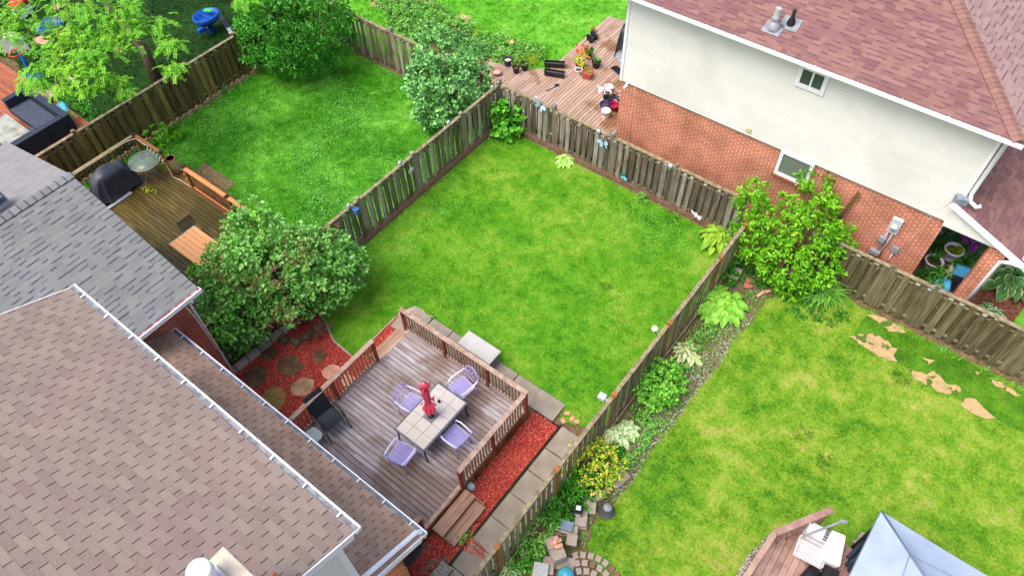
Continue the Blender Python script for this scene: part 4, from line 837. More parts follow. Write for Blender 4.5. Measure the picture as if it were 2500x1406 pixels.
b = MB(); b.box(((DX0+DX1)/2, DY1-.0, .3), (DX1-DX0, .03, .24)); b.box((DX0-.01, 4.8, .3), (.03, 5.2, .24)); b.box((-8, 4.7, .03), (4.3, 5.2, .02)); b.build('joist', WOODFASC, dk)
railing(dk, (-10.36, 7.42), (-5.78, 7.42), DZ, [.06, 1.62, 3.2, 4.52], 40)
railing(dk, (-5.83, 7.34), (-5.83, 4.66), DZ, [0.0, 1.35, 2.63], 24, skip_post=(0,))
railing(dk, (-10.22, 6.17), (-10.22, 2.3), DZ, [.05, 1.6, 3.2], 33)
railing(dk, (-5.83, 3.28), (-5.83, 2.3), DZ, [.05, .9], 7)
b = MB(); b.box((-10.42, 6.83, .3), (.12, 1.35, .035)); b.box((-10.56, 6.75, .3), (.13, 1.2, .035)); b.box((-10.5, 6.83, .14), (.2, 1.2, .28)); b.build('step', WOODSTEP, dk)
b = MB(); b.box((-10.68, 7.55, .16), (.5, .4, .06), .1); tag(b.build('paving_slab', CONCRETE), 'small tan slab at the far corner of the deck step', 'paving slab', 'loose slabs')
s1 = thing('wooden_steps', 'two tread wooden steps leading off the deck to the red mulch', 'steps', (-5.4, 4.1, 0))
for (xa, xb, z) in ((-5.78, -5.42, .3), (-5.44, -5.08, .15)):
    for k in range(2):
        x = xa+(k+.5)*(xb-xa)/2; b = MB(); b.box((x, 4.1, z), ((xb-xa)/2-.008, 1.3, .036)); b.build('tread', WOODSTEP, s1, bevel=.004)
b = MB(); b.box((-5.44, 4.1, .22), (.03, 1.28, .12)); b.box((-5.1, 4.1, .07), (.03, 1.28, .12)); b.box((-5.44, 3.47, .14), (.62, .03, .26)); b.box((-5.44, 4.73, .14), (.62, .03, .26)); b.build('riser', WOODFASC, s1)

# slabs, stones and edging round the deck
def slab(label, cx, cy, sx, sy, rz=0., z=.0, th=.05, mat=CONCRETE, group='concrete slabs of the side path', name='paving_slab', cat='paving slab'):
    b = MB(); b.box((cx, cy, z+th/2), (sx-.02, sy-.02, th), rz); return tag(b.build(name, mat, bevel=.008), label, cat, group)
ORD = ['nearest the house corner', 'second from the house corner', 'third along from the house corner, under the spilled mulch', 'fourth along beside the wooden steps', 'fifth along beside the red bed', 'sixth along beside the red bed', 'seventh, one short of the path corner', 'last before the pink stones at the path corner']
ys = [1.9, 2.72, 3.5, 4.28, 5.06, 5.84, 6.62, 7.42]
for i, y in enumerate(ys): slab('tan concrete slab of the fence side path, '+ORD[i], -4.43, y, .9, .78 if i < 7 else .8, random.gauss(0, .008))
ORD2 = ['at the outer corner', 'second from the outer corner', 'touching the storage box end', 'under the grey storage box', 'left of the storage box', 'second left of the storage box', 'at the far rounded end']
for i, x in enumerate([-5.6, -6.42, -7.25, -8.08, -8.92, -9.75, -10.5]): slab('tan concrete slab behind the deck rail, '+ORD2[i], x, 8.02 if i else 8.08, .82 if i else .86, .76 if i else .66, random.gauss(0, .01), group='concrete slabs behind the deck')
b = MB(); b.prism([(-11.15, 7.9), (-10.9, 8.4), (-10.5, 8.42), (-10.45, 7.6), (-10.95, 7.65)], 0, .045); tag(b.build('edging_stone', BLOCK), 'grey edging stone at the rounded end of the slab row', 'stone')
for i, q in enumerate([(1385, 1010), (1397, 1022), (1375, 1028), (1408, 1030)]):
    p = at(*q); b = MB(); b.box(p+Vector((0, 0, .02)), (.15, .11, .05), .6+i); tag(b.build('garden_stone', PINKST), ['pink stone by the path corner, nearest the lawn', 'pink stone in the middle of the path corner', 'pink stone by the path corner, next to the slab edge', 'pink stone against the fence at the path corner'][i], 'stone', 'pink stones at the path corner')
def flag(label, cpx, cpy, r, mat, seed, el=1., rz=0., th=.05):
    c = at(cpx, cpy); rr = random.Random(seed); n = 9; pts = []
    for k in range(n):
        a = k*6.283/n+rr.uniform(-.22, .22); q = r*rr.uniform(.85, 1.12); x, y = math.cos(a)*q*el, math.sin(a)*q; pts.append((c.x+x*math.cos(rz)-y*math.sin(rz), c.y+x*math.sin(rz)+y*math.cos(rz)))
    b = MB(); b.prism(pts, 0, th); return tag(b.build('stepping_stone', mat, bevel=.01), label, 'stepping stone', 'flagstones in the red mulch')
flag('dark flagstone in red mulch, nearest the board fence', 625, 917, .36, SLATE, 1, 1.1); flag('dark flagstone in the centre of the red mulch', 707, 893, .36, SLATE, 2, 1.15, .4)
flag('small dark oval flagstone closest to the stone row', 656, 865, .24, SLATE, 3, 1.2, .8); flag('small round dark flagstone closest to the lawn wedge', 780, 870, .23, SLATE, 4)
flag('pink tan flagstone beside the left deck railing', 808, 910, .26, PINKST, 5, 1.1, .6); flag('large tan flagstone behind the black chair', 740, 946, .31, SANDST, 6, 1.15, 1.2)
flag('olive brown flagstone by the gutter end', 672, 973, .34, OLIVEST, 7, 1.3, -.2); flag('tan flagstone glimpsed between the deck balusters', 850, 930, .22, PINKST, 9)
EDG = [(663, 822), (693, 832), (722, 838), (748, 826), (775, 808)]
EDL = ['far left of the row under the lilac', 'second from the fence in the row under the lilac', 'middle one of the row under the lilac', 'fourth in the row under the lilac', 'nearest the lawn in the row under the lilac']
for i, q in enumerate(EDG):
    p = at(*q); b = MB(); b.box(p+Vector((0, 0, .07)), (.34, .2, .14), .35+random.uniform(-.3, .5)); tag(b.build('edging_stone', M('mossy grey stone', [S(62, 60, 46), S(96, 94, 76), S(84, 104, 60)], .8, ns=4, nd=5, bump=.6, bs=10) if i == 0 else bpy.data.materials['mossy grey stone'], bevel=.03), 'mossy grey edging stone, '+EDL[i], 'stone', 'edging stones under the lilac')
b = MB(); b.tube([at(862, 872, .02), at(905, 834, .02), at(955, 784, .02), (-11.05, 8.1, .02)], .035, 6); b.tube([(-13.0, 6.4, .02), at(815, 832, .02), at(862, 872, .02)], .035, 6); tag(b.build('bed_edging', BLOCK), 'grey edging strip between the lawn wedge and red mulch', 'edging')
b = MB(); b.box((-4.93, 5.2, .03), (.015, 5.3, .07)); b.box((-5.35, 7.74, .03), (.85, .015, .07)); tag(b.build('bed_edging', BLACKP), 'thin black edging between the red bed and the slab path', 'edging')
b = MB()
for i in range(8): b.box((-13.6+.02*i, 2.9+i*.42, .09), (.2, .39, .18))
tag(b.build('block_edging', BLOCK), 'row of hollow concrete blocks under the fence beside the red mulch', 'edging')
p = at(1150, 1192); b = MB(); b.lathe([(.05, 0), (.13, .06), (.15, .14), (.11, .24), (.05, .3), (0, .31)], p, 12, sq=.8); tag(b.build('garden_rock', M('pale blue grey stone', [S(140, 160, 168), S(190, 204, 210)], .7, ns=9, bump=.5)), 'pale blue grey rounded stone at the foot of the deck steps', 'stone')
# concrete ledge and pavers by the house corner
slab('long grey concrete ledge below the hose coil', -4.92+.0, 2.5, .36, 1.1, 0, .0, .22, M('pebbled grey concrete', [S(96, 94, 86), S(128, 126, 118), S(160, 158, 150)], .9, ns=30, nd=4), None, 'concrete_ledge', 'ledge')
k = 0
PVL = ['at the foot of the steps', 'next to the ledge end', 'by the spilled mulch', 'touching the slab path', 'between the ledge and the slabs', 'nearest the picture edge by the ledge', 'nearest the picture edge by the slabs']
for (px_, py_) in ((1040, 1335), (1022, 1352), (1055, 1372), (1083, 1368), (1040, 1390), (1060, 1398), (1078, 1386)):
    p = at(px_, py_); slab('worn red brown brick paver '+PVL[k], p.x, p.y, .3, .18, .75+random.gauss(0, .05), .0, .05, M('worn paver', [S(84, 66, 56), S(120, 92, 78), S(140, 104, 88)], .9, ns=8, nd=5) if k == 0 else bpy.data.materials['worn paver'], 'brick pavers by the house corner'); k += 1

# ---------------------------------------------------------------- furniture on the main deck
def place(o, loc, rz=0., s=1.):
    o.location = loc; o.rotation_euler = (0, 0, rz); o.scale = (s, s, s); return o
def lilac_chair():
    t = thing('lilac_armchair', 'x', 'chair')
    yb, yt = -.24, -.42
    b = MB()
    for k in range(13): x = -.22+k*.44/12; b.beam((x, -.24, .43), (x, .24, .43), .016, .006)
    for k in range(12): y = -.23+k*.46/11; b.beam((-.24, y, .434), (.24, y, .434), .014, .006)
    b.build('seat', LILAC, t)
    b = MB(); b.tube([(-.25, -.24, .43), (-.27, .24, .43), (-.2, .27, .425), (.2, .27, .425), (.27, .24, .43), (.25, -.24, .43)], .016, 6, True); b.build('seat_frame', LILACL, t)
    B = lambda u, v: (u, yb+(yt-yb)*v, .43+.47*v)     # back plane: u across, v up
    b = MB(); b.tube([B(-.25, 0), B(-.27, .5), B(-.25, .82), B(-.14, .95), B(0, 1.04), B(.14, .95), B(.25, .82), B(.27, .5), B(.25, 0)], .013, 6)
    b.tube([B(-.27, .3), B(.27, .3)], .009, 5)
    for s_ in (-1, 1):
        for u0, v0, u1, v1 in ((0, .3, .14, .62), (.14, .62, 0, .98), (.14, .3, 0, .62), (.14, .3, .26, .62), (.26, .3, .14, .62), (.14, .62, .25, .85), (.26, .62, .12, .93), (0, .62, .12, .93)):
            b.tube([B(s_*u0, v0), B(s_*(u0+u1)/2, (v0+v1)/2+.03), B(s_*u1, v1)], .007, 4)
    b.build('backrest', LILAC, t)
    for s_ in (-1, 1):
        b = MB(); P = [(s_*.27, -.34, .68), (s_*.3, -.15, .67), (s_*.31, .1, .66), (s_*.28, .24, .63)]
        for i in range(3): b.beam(P[i], P[i+1], .036, .012)
        b.tube([(s_*.28, .23, .63), (s_*.29, .27, .54), (s_*.26, .25, .43)], .01, 5); b.build('armrest', LILACL, t)
        b = MB(); b.tube([(s_*.25, .25, .43), (s_*.27, .28, .25), (s_*.25, .26, .1), (s_*.28, .3, .01)], .014, 6); b.build('leg', LILAC, t)
        b = MB(); b.tube([(s_*.25, -.23, .43), (s_*.27, -.26, .25), (s_*.25, -.24, .1), (s_*.28, -.3, .01)], .014, 6); b.build('leg', LILAC, t)
    return t
lc = lilac_chair(); CHL = [('lilac metal armchair at the far end of the tiled table, nearest the back rail', (-7.52, 6.76, DZ), math.pi-.18),
    ('lilac metal armchair on the left side of the tiled table, beside the closed umbrella', (-8.27, 5.55, DZ), -math.pi/2+.1), ('lilac metal armchair on the right side of the tiled table, nearest the red bed', (-6.7, 5.52, DZ), math.pi/2-.05),
    ('lilac metal armchair at the near end of the tiled table, nearest the roof gutter', (-7.5, 4.33, DZ), .12)]
for i, (lb, lo, rz) in enumerate(CHL):
    o = lc if i == 0 else copy_tree(lc); place(o, lo, rz, 1.02); o['label'] = lb; o['group'] = 'lilac chairs around the tiled table'
# table: 3 x 5 tiles, dark centre
tb = thing('tiled_table', 'rectangular patio table of pale stone tiles with dark centre tile', 'table', (-7.49, 5.5, DZ))
TX0, TX1, TY0, TY1, TZ = -8.02, -6.96, 4.62, 6.38, DZ+.74
b = MB(); b.box(((TX0+TX1)/2, (TY0+TY1)/2, TZ-.022), (TX1-TX0, TY1-TY0, .035)); b.build('table_frame', DKFRAME, tb, bevel=.008)
b = MB(); b2 = MB(); fw = .045; nx, ny = 3, 5
for i in range(nx):
    for j in range(ny):
        wx, wy = (TX1-TX0-2*fw)/nx, (TY1-TY0-2*fw)/ny; c = (TX0+fw+wx*(i+.5), TY0+fw+wy*(j+.5), TZ)
        (b2 if (i == 1 and j == 2) else b).box(c, (wx-.01, wy-.01, .014))
b.build('tile', TILE, tb); b2.build('centre_tile', TILEDK, tb)
for x in (TX0+.06, TX1-.06):
    for y in (TY0+.06, TY1-.06):
        b = MB(); b.tube([(x, y, TZ-.04), (x, y, DZ+.35), (x+(.03 if x < -7.5 else -.03)*-1, y, DZ)], .024, 8); b.build('leg', BLACKM, tb)
b = MB(); b.box(((TX0+TX1)/2, (TY0+TY1)/2, TZ-.09), (TX1-TX0-.12, TY1-TY0-.12, .09)); b.build('apron', DKFRAME, tb)
um = thing('closed_umbrella', 'closed red patio umbrella standing through the tiled table', 'umbrella', (-7.49, 5.5, DZ))
b = MB(); b.tube([(-7.49, 5.5, DZ), (-7.49, 5.5, 2.78)], .02, 10); b.lathe([(.0, 1.2), (.1, 1.2), (.1, 1.215), (.0, 1.22)], (-7.49, 5.5, 0), 16); b.build('pole', BLACKM, um)
b = MB(); n = 36; rows = []; prof = [(.05, 2.9), (.1, 2.84), (.09, 2.66), (.085, 2.45), (.085, 2.25), (.08, 2.05), (.07, 1.92), (.09, 1.84), (.14, 1.68), (.15, 1.52), (.12, 1.46)]
for j, (r, z) in enumerate(prof):
    for k_ in range(n):
        a = 2*math.pi*k_/n+.12*j; q = r*(1+.22*math.sin(8*a+j*.25)*(0 if j == 0 else 1))+.012*math.sin(3*a+j); b.v.append((-7.49+math.cos(a)*q, 5.5+math.sin(a)*q, z+.02*math.sin(8*a)*(j > 7)))
for j in range(len(prof)-1):
    for k_ in range(n): b.f.append((j*n+k_, j*n+(k_+1) % n, (j+1)*n+(k_+1) % n, (j+1)*n+k_)); b.mi.append(0); b.sm.append(False)
b.add([(-7.49+.1*math.cos(a), 5.5+.1*math.sin(a), 2.78) for a in np.linspace(0, 6.283, 13)[:-1]], [tuple(range(12))])
for a in (.3, 1.4, 3.9):     # loose corner flaps
    c, s_ = math.cos(a), math.sin(a); b.add([(-7.49+c*.1, 5.5+s_*.1, 1.98), (-7.49+c*.24-.05*s_, 5.5+s_*.24+.05*c, 1.9), (-7.49+c*.16+.05*s_, 5.5+s_*.16-.05*c, 1.74)], [(0, 1, 2)])
for a in (2.5, 5.2, .9):
    c, s_ = math.cos(a), math.sin(a); b.add([(-7.49+c*.05, 5.5+s_*.05, 2.87), (-7.49+c*.15-.05*s_, 5.5+s_*.19+.05*c, 2.74), (-7.49+c*.13+.06*s_, 5.5+s_*.13-.06*c, 2.6)], [(0, 1, 2)])
b.build('canopy', REDCLOTH, um); b = MB(); b.lathe([(.055, 2.85), (.055, 2.88), (.03, 2.91), (0, 2.92)], (-7.49, 5.5, 0), 14); b.build('finial', GREYM, um)
p = at(1072, 980, TZ+.03); b = MB(); b.lathe([(.035, 0), (.04, .06), (.032, .06), (.03, .02), (0, .02)], (p.x, p.y, TZ+.008), 14); tag(b.build('candle_holder', BLACKP), 'small black candle cup on the pale table tiles', 'candle holder')
# black sling chair (front towards +y)
t = thing('black_sling_chair', 'black high backed sling chair near the left deck railing', 'chair')
def sling(pts, w0, w1):
    b = MB(); vs = []
    for i, (y, z) in enumerate(pts): ww = w0+(w1-w0)*i/(len(pts)-1); vs += [(-ww/2, y, z), (0, y, z-.012), (ww/2, y, z)]
    b.add(vs, [(3*i+j, 3*i+j+1, 3*i+j+4, 3*i+j+3) for i in range(len(pts)-1) for j in (0, 1)], sm=True); return b
sling([(.26, .45), (.22, .43), (0, .385), (-.18, .375), (-.25, .41)], .46, .48).build('seat', MESHBLK, t); sling([(-.25, .41), (-.32, .6), (-.42, .85), (-.5, 1.08), (-.51, 1.09)], .48, .46).build('backrest', MESHBLK, t)
for s_ in (-1, 1):
    b = MB(); b.tube([(s_*.245, .28, .44), (s_*.25, 0, .39), (s_*.25, -.22, .39), (s_*.25, -.32, .6), (s_*.245, -.51, 1.08)], .014, 6); b.build('side_frame', BLACKM, t)
    b = MB(); P = [(s_*.29, -.36, .66), (s_*.31, -.1, .65), (s_*.31, .15, .63), (s_*.3, .27, .55)]
    for i in range(3): b.beam(P[i], P[i+1], .05, .02)
    b.build('armrest', BLACKM, t)
    b = MB(); b.tube([(s_*.3, .27, .56), (s_*.3, .31, .3), (s_*.31, .36, 0)], .014, 6); b.build('leg', BLACKM, t)
    b = MB(); b.tube([(s_*.27, -.2, .4), (s_*.29, -.32, .2), (s_*.3, -.42, 0)], .014, 6); b.build('leg', BLACKM, t)
place(t, (-9.72, 3.88, DZ), -math.pi/2-.12, 1.08)
t = thing('glass_side_table', 'small pale glass side table half hidden by the gutter', 'table', (-9.72, 3.26, DZ)); p = Vector((-9.72, 3.26, DZ))
b = MB(); b.prism([(p.x+.21*math.copysign(abs(math.cos(a))**.6, math.cos(a)), p.y+.21*math.copysign(abs(math.sin(a))**.6, math.sin(a))) for a in np.linspace(.01, 6.29, 21)[:-1]], DZ+.44, DZ+.45); b.build('table_top', glassmat('frosted glass', S(170, 186, 190), .8, .25), t)
b = MB(); b.tube([(p.x+.215*math.copysign(abs(math.cos(a))**.6, math.cos(a)), p.y+.215*math.copysign(abs(math.sin(a))**.6, math.sin(a)), DZ+.44) for a in np.linspace(.01, 6.29, 21)[:-1]], .012, 5, True); b.build('rim', SILVER, t)
for sx in (-1, 1):
    for sy in (-1, 1): b = MB(); b.tube([(p.x+sx*.16, p.y+sy*.16, DZ+.44), (p.x+sx*.2, p.y+sy*.2, DZ)], .01, 5); b.build('leg', BLACKM, t)
# storage box behind the back rail
t = thing('storage_box', 'grey resin storage box with lid behind the deck rail', 'storage box', (-8.1, 8.2, 0))
b = MB(); b.box((-8.1, 8.16, .29), (1.14, .46, .5)); 
for k_ in range(4): b.box((-7.52, 8.16, .1+k_*.125), (.012, .42, .1))
for k_ in range(4): b.box((-8.1, 7.925, .1+k_*.125), (1.1, .012, .1))
b.build('body', GREYPD, t); b = MB(); b.box((-8.1, 8.17, .565), (1.2, .54, .06)); b.box((-8.1, 8.17, .6), (1.12, .46, .012)); b.build('lid', GREYP, t, bevel=.012)

# ---------------------------------------------------------------- mossy deck of the left yard
t = thing('wooden_deck', 'dark mossy deck with black balusters behind the grey roof', 'deck', (-19, 5.5, 0)); LDZ = .5
b = MB(); boards(b, -23.2, -15.2, 2.6, 7.2, LDZ, .14, .015); b.build('decking', WOODSEAL, t)
b = MB(); b.box((-19.2, 7.2, .25), (8, .03, .5)); b.box((-19.2, 5, .1), (8, 4.3, .05)); b.box((-16.6, 3.7, LDZ+.02), (4, .12, .04)); b.build('joist', WOODFASC, t)
b = MB(); boards(b, -22.0, -18.3, 7.23, 7.95, .28, .14, .01); b.box((-20.1, 7.94, .14), (3.6, .03, .27)); b.build('step', M('orange brown wet step', [S(70, 50, 24), S(110, 76, 36), S(140, 92, 48)], .5, isl=.5, ns=4), t)
railing(t, (-23.0, 3.0), (-23.0, 7.28), LDZ, [1.7, 4.25], 30, top=(M('olive weathered rail', [S(110, 96, 66), S(140, 124, 96), S(150, 136, 112)], .7, ns=6), .14), bal=BLACKM, post=POSTOR, bw=.018, round_=True, caps=True)
railing(t, (-23.0, 7.28), (-21.4, 7.28), LDZ, [1.55], 11, top=(POSTOR, .12), bal=BLACKM, post=POSTOR, bw=.018, round_=True, caps=True)
railing(t, (-20.25, 7.28), (-15.6, 7.28), LDZ, [.05, 2.35, 4.6], 40, top=(ORANGE, .14), bal=BLACKM, post=POSTOR, bw=.018, round_=True, caps=True)
b = MB(); pts = [(-22.93, 3.3+i*.4, LDZ+.99) for i in range(10)]+[(-22.9+.1*i, 7.2, LDZ+.99-.0*i) for i in range(1, 8)]
for i in range(24): f = i/23; pts.append((-22.1+f*.8, 7.2+.09*math.cos(i*1.57), LDZ+.99+.05*math.sin(i*1.57)-f*.3))
pts += [(-21.3, 7.2, .52), (-20.9, 7.25, .52), (-20.3, 7.25, .55)]
for i in range(16): f = i/15; pts.append((-20.25+.05*math.cos(i*1.57), 7.25+.05*math.sin(i*1.57), .6+f*.85))
b.tube(pts, .014, 5); tag(b.build('rope_light', M('clear rope light', [S(200, 190, 170)], .4)), 'pale rope light wound around the black baluster railing', 'rope light')
# covered barbecue
t = thing('covered_barbecue', 'barbecue under a dark grey vinyl cover beside the mossy railing', 'barbecue', (-22.1, 5.6, LDZ))
def cover(cx, cy, z0, w_, d_, h_, rz, seed, mat, name, par, lean=0.):
    """draped cloth: folds deepen towards the hem, top sags between two bumps"""
    n = 72; b = MB(); prof = [(1.16, 0), (1.13, .1), (1.1, .22), (1.06, .38), (1.02, .54), (.98, .68), (.93, .8), (.84, .9), (.66, .97), (.4, 1.0), (.18, .99), (0, .98)]
    for j, (q, z) in enumerate(prof):
        for k in range(n):
            a = 2*math.pi*k/n; c, s_ = math.cos(a), math.sin(a); ex = .62; x = math.copysign(abs(c)**ex, c)*w_/2*q; y = math.copysign(abs(s_)**ex, s_)*d_/2*q
            f = 1+(.07*math.sin(6*a+seed)+.05*math.sin(11*a+seed*2)+.03*math.sin(19*a+seed*3))*(1-z)**.6+.015*math.sin(9*a+seed)*(z > .6); x *= f; y *= f
            zz = z*h_*(1-.13*(abs(y)/d_*2)**2*(z > .6)+.03*math.sin(x*9+seed)+.025*math.sin(y*8+x*5+seed))+(.04*math.sin(5*a) if j == 0 else 0)
            b.v.append((cx+x*math.cos(rz)-y*math.sin(rz), cy+x*math.sin(rz)+y*math.cos(rz), z0+max(zz, .015)))
    for j in range(len(prof)-1):
        for k in range(n): b.f.append((j*n+k, j*n+(k+1) % n, (j+1)*n+(k+1) % n, (j+1)*n+k)); b.mi.append(0); b.sm.append(True)
    return b.build(name, mat, par)
cover(-22.2, 5.62, LDZ+.06, .62, 1.42, 1.06, .0, 3, BLACKF, 'cover', t)
b = MB(); b.box((-21.78, 5.35, LDZ+.04), (.12, 1.0, .06)); b.build('base_shelf', SILVER, t)
# round glass table
c = at(352, 393, 1.2); t = thing('round_glass_table', 'round glass patio table with four spokes by the planter', 'table', (c.x, c.y, LDZ))
b = MB(); b.lathe([(0, 0), (.52, 0), (.52, .008), (0, .008)], (c.x, c.y, 1.2), 32); b.build('table_top', GLASST, t)
b = MB(); b.tube([(c.x+.53*math.cos(a), c.y+.53*math.sin(a), 1.2) for a in np.linspace(0, 6.283, 33)[:-1]], .013, 6, True); b.build('rim', GREYM, t)
for k_ in range(4):
    a = .35+k_*1.571; b = MB(); b.tube([(c.x+.04*math.cos(a), c.y+.04*math.sin(a), 1.19), (c.x+.52*math.cos(a), c.y+.52*math.sin(a), 1.19)], .011, 5); b.build('spoke', SILVER, t)
    b = MB(); b.tube([(c.x+.1*math.cos(a), c.y+.1*math.sin(a), 1.17), (c.x+.08*math.cos(a), c.y+.08*math.sin(a), .85), (c.x+.42*math.cos(a), c.y+.42*math.sin(a), LDZ)], .011, 5); b.build('leg', SILVER, t)
# slatted wooden table and chair
t = thing('slatted_table', 'oiled orange slatted garden table partly under the big lilac', 'table', (-17.3, 5.43, LDZ))
b = MB()
for k_ in range(6): b.box((-16.95, 4.97+.08+k_*.163, 1.235), (2.1, .152, .03))
b.build('table_top', OILED, t); b = MB(); b.box((-18.0, 5.45, 1.235), (.03, .98, .035)); b.build('end_batten', M('pale batten', [S(180, 170, 150)], .6), t)
for sx in (-17.8, -16.3):
    for sy, s2 in ((5.05, .6), (5.85, -.6)): b = MB(); b.beam((sx, sy, 1.2), (sx, sy+s2, LDZ), .06, .03); b.build('leg', BLACKM, t)
t = thing('slatted_chair', 'dark brown slatted chair behind the orange table end', 'chair', (-18.15, 5.9, LDZ))
b = MB()
for k_ in range(7): b.box((-18.42+.0, 5.66+k_*.075, 1.12), (.015, .05, .42), 0, tilt=(0, -.2))
b.box((-18.46, 5.88, 1.33), (.03, .52, .04)); b.build('backrest', M('dark slat wood', [S(84, 72, 66), S(112, 98, 88)], .7, ns=6), t)
b = MB(); b.box((-18.2, 5.88, .93), (.42, .48, .03)); b.build('seat', bpy.data.materials['dark slat wood'], t)
for sx in (-18.38, -18.02):
    for sy in (5.67, 6.1): b = MB(); b.box((sx, sy, .71), (.035, .035, .42)); b.build('leg', bpy.data.materials['dark slat wood'], t)
# tall cream planter on the step
p = at(432, 418, .3); t = thing('tall_planter', 'tall cream glazed planter with terracotta rim on the mossy step', 'planter', p)
b = MB(); b.lathe([(.13, 0), (.17, .05), (.19, .3), (.17, .55), (.16, .62)], p, 20); b.build('pot', CREAMPOT, t); b = MB(); b.lathe([(.16, .62), (.165, .64), (.14, .64), (.13, .5), (0, .48)], p, 20); b.build('rim', TERRA, t)
p = at(395, 350, .0); shrub('leafy_weed', 'light green leafy plant growing outside the mossy railing corner', 'plant', [(p.x, p.y, .45, .3, .45, .5), (p.x+.3, p.y+.35, .3, .3, .3, .35)], 26, 9, .13, .13, .08, LEAF_BRI, (p.x, p.y, 0), BARK, stemr=.012)
p = at(362, 466, LDZ+.02); V, F = leaves(np.array([[p.x+random.gauss(0, .12), p.y+random.gauss(0, .06), LDZ+.04] for _ in range(16)]), RNG.normal(0, 1, (16, 3))*[1, 1, .2], RNG.normal(0, .2, (16, 3))+[0, 0, 1], .14, .05); tag(npmesh('fallen_sprig', V, F, LEAF_YEL), 'fallen yellow green sprig lying on the mossy deck', 'sprig')

# ---------------------------------------------------------------- neighbour deck behind the back fence
ND = .3; t = thing('wooden_deck', 'tan deck with scattered flower pots behind the brick house corner', 'deck', (-12, 20, 0))
poly = P2((1190, 150, ND), (1280, 168, ND), (1338, 168, ND), (1385, 140, ND), (1492, 42, ND), (1560, 60, ND)) + [(-9.0, 24.5), (-9.0, 16.95), (-17.3, 16.95)]
b = MB(); x = -17.4; ar = np.array(poly)
while x < -9:
    col = np.column_stack([np.full(400, x+.07), np.linspace(16.9, 26, 400)]); ins = inpoly(col, poly); ys_ = col[ins][:, 1]
    if len(ys_) > 8:
        y0, y1 = ys_.min(), ys_.max(); cuts = [y0, y1]
        if y1-y0 > 2.5: cuts.insert(1, y0+random.choice([.4, .55, .7])*(y1-y0))
        for i in range(len(cuts)-1): b.box((x+.067, (cuts[i]+cuts[i+1])/2, ND-.015+random.uniform(-.002, .002)), (.122, cuts[i+1]-cuts[i]-.004, .03))
    x += .14
b.build('decking', NDECK, t)
b = MB(); b.prism([(p[0], p[1]) for p in poly], .0, ND-.04); b.build('joist', WOODFASC, t)
e0, e1 = at(1385, 141, ND), at(1492, 43, ND); b = MB(); b.beam(e0+Vector((-.05, 0, -.0)), e1+Vector((-.05, 0, -.0)), .14, .034); b.build('border_board', NDECK, t)
def pot(name, label, cat, px, py, z, r, h_, mat, fill=POTSOIL, group=None, taper=.72, rim=True, n=18, plant=None, p=None, hollow=.25):
    p = p or at(px, py, z); t = thing(name, label, cat, p, group); b = MB()
    prof = [(r*taper, 0), (r*.98, h_*.88)]+([(r*1.08, h_*.88), (r*1.08, h_)] if rim else [(r, h_)])+[(r*.92, h_), (r*.86, h_*(1-hollow))]
    b.lathe(prof, p, n); b.build('pot', mat, t); b = MB(); b.lathe([(r*.87, h_*(1-hollow)), (0, h_*(1-hollow)+.01)], p, n); b.build('soil', fill, t)
    if plant:
        m_, R, kind, lf, wf, cnt = plant; q = p+Vector((0, 0, h_*(1-hollow)))
        if kind == 'spiky':
            bb = MB()
            for i in range(cnt):
                a = random.uniform(0, 6.283); d = Vector((math.cos(a), math.sin(a), 0)); L = lf*random.uniform(.6, 1.1); e = random.uniform(.15, 1.); vs = []
                for j in range(4):
                    f = j/3; pp = q+d*L*f*e+Vector((0, 0, L*(f-.45*f*f*e))); sv = Vector((-d.y, d.x, 0))*wf*(1-f)*.5; vs += [pp-sv, pp+sv]
                bb.add(vs, [(0, 1, 3, 2), (2, 3, 5, 4), (4, 5, 7, 6)])
            bb.build('plant', m_, t)
        else: crown('plant', [(q.x, q.y, q.z+R*.6, R, R, R*.8)], cnt, 9, R*.35, lf, wf, m_, t)
    return t
gN = 'pots on the neighbour deck'
pot('glazed_pot', 'cobalt blue glazed pot at the grassy deck edge', 'pot', 1240, 160, ND, .17, .3, COBALT, STRAW, gN)
pot('black_pot', 'small black nursery pot nearest the fence on the tan deck', 'pot', 1260, 178, ND, .14, .26, BLACKP, group=gN)
pot('black_pot', 'black nursery pot with green seedling right of the smaller black pot', 'pot', 1281, 171, ND, .16, .3, BLACKP, group=gN, plant=(HERB, .1, 'bush', .08, .05, 6))
pot('clay_bowl', 'brown bowl of stones behind the fence corner post', 'bowl', 1213, 182, ND, .19, .14, TERRA, PEBBLE, gN)
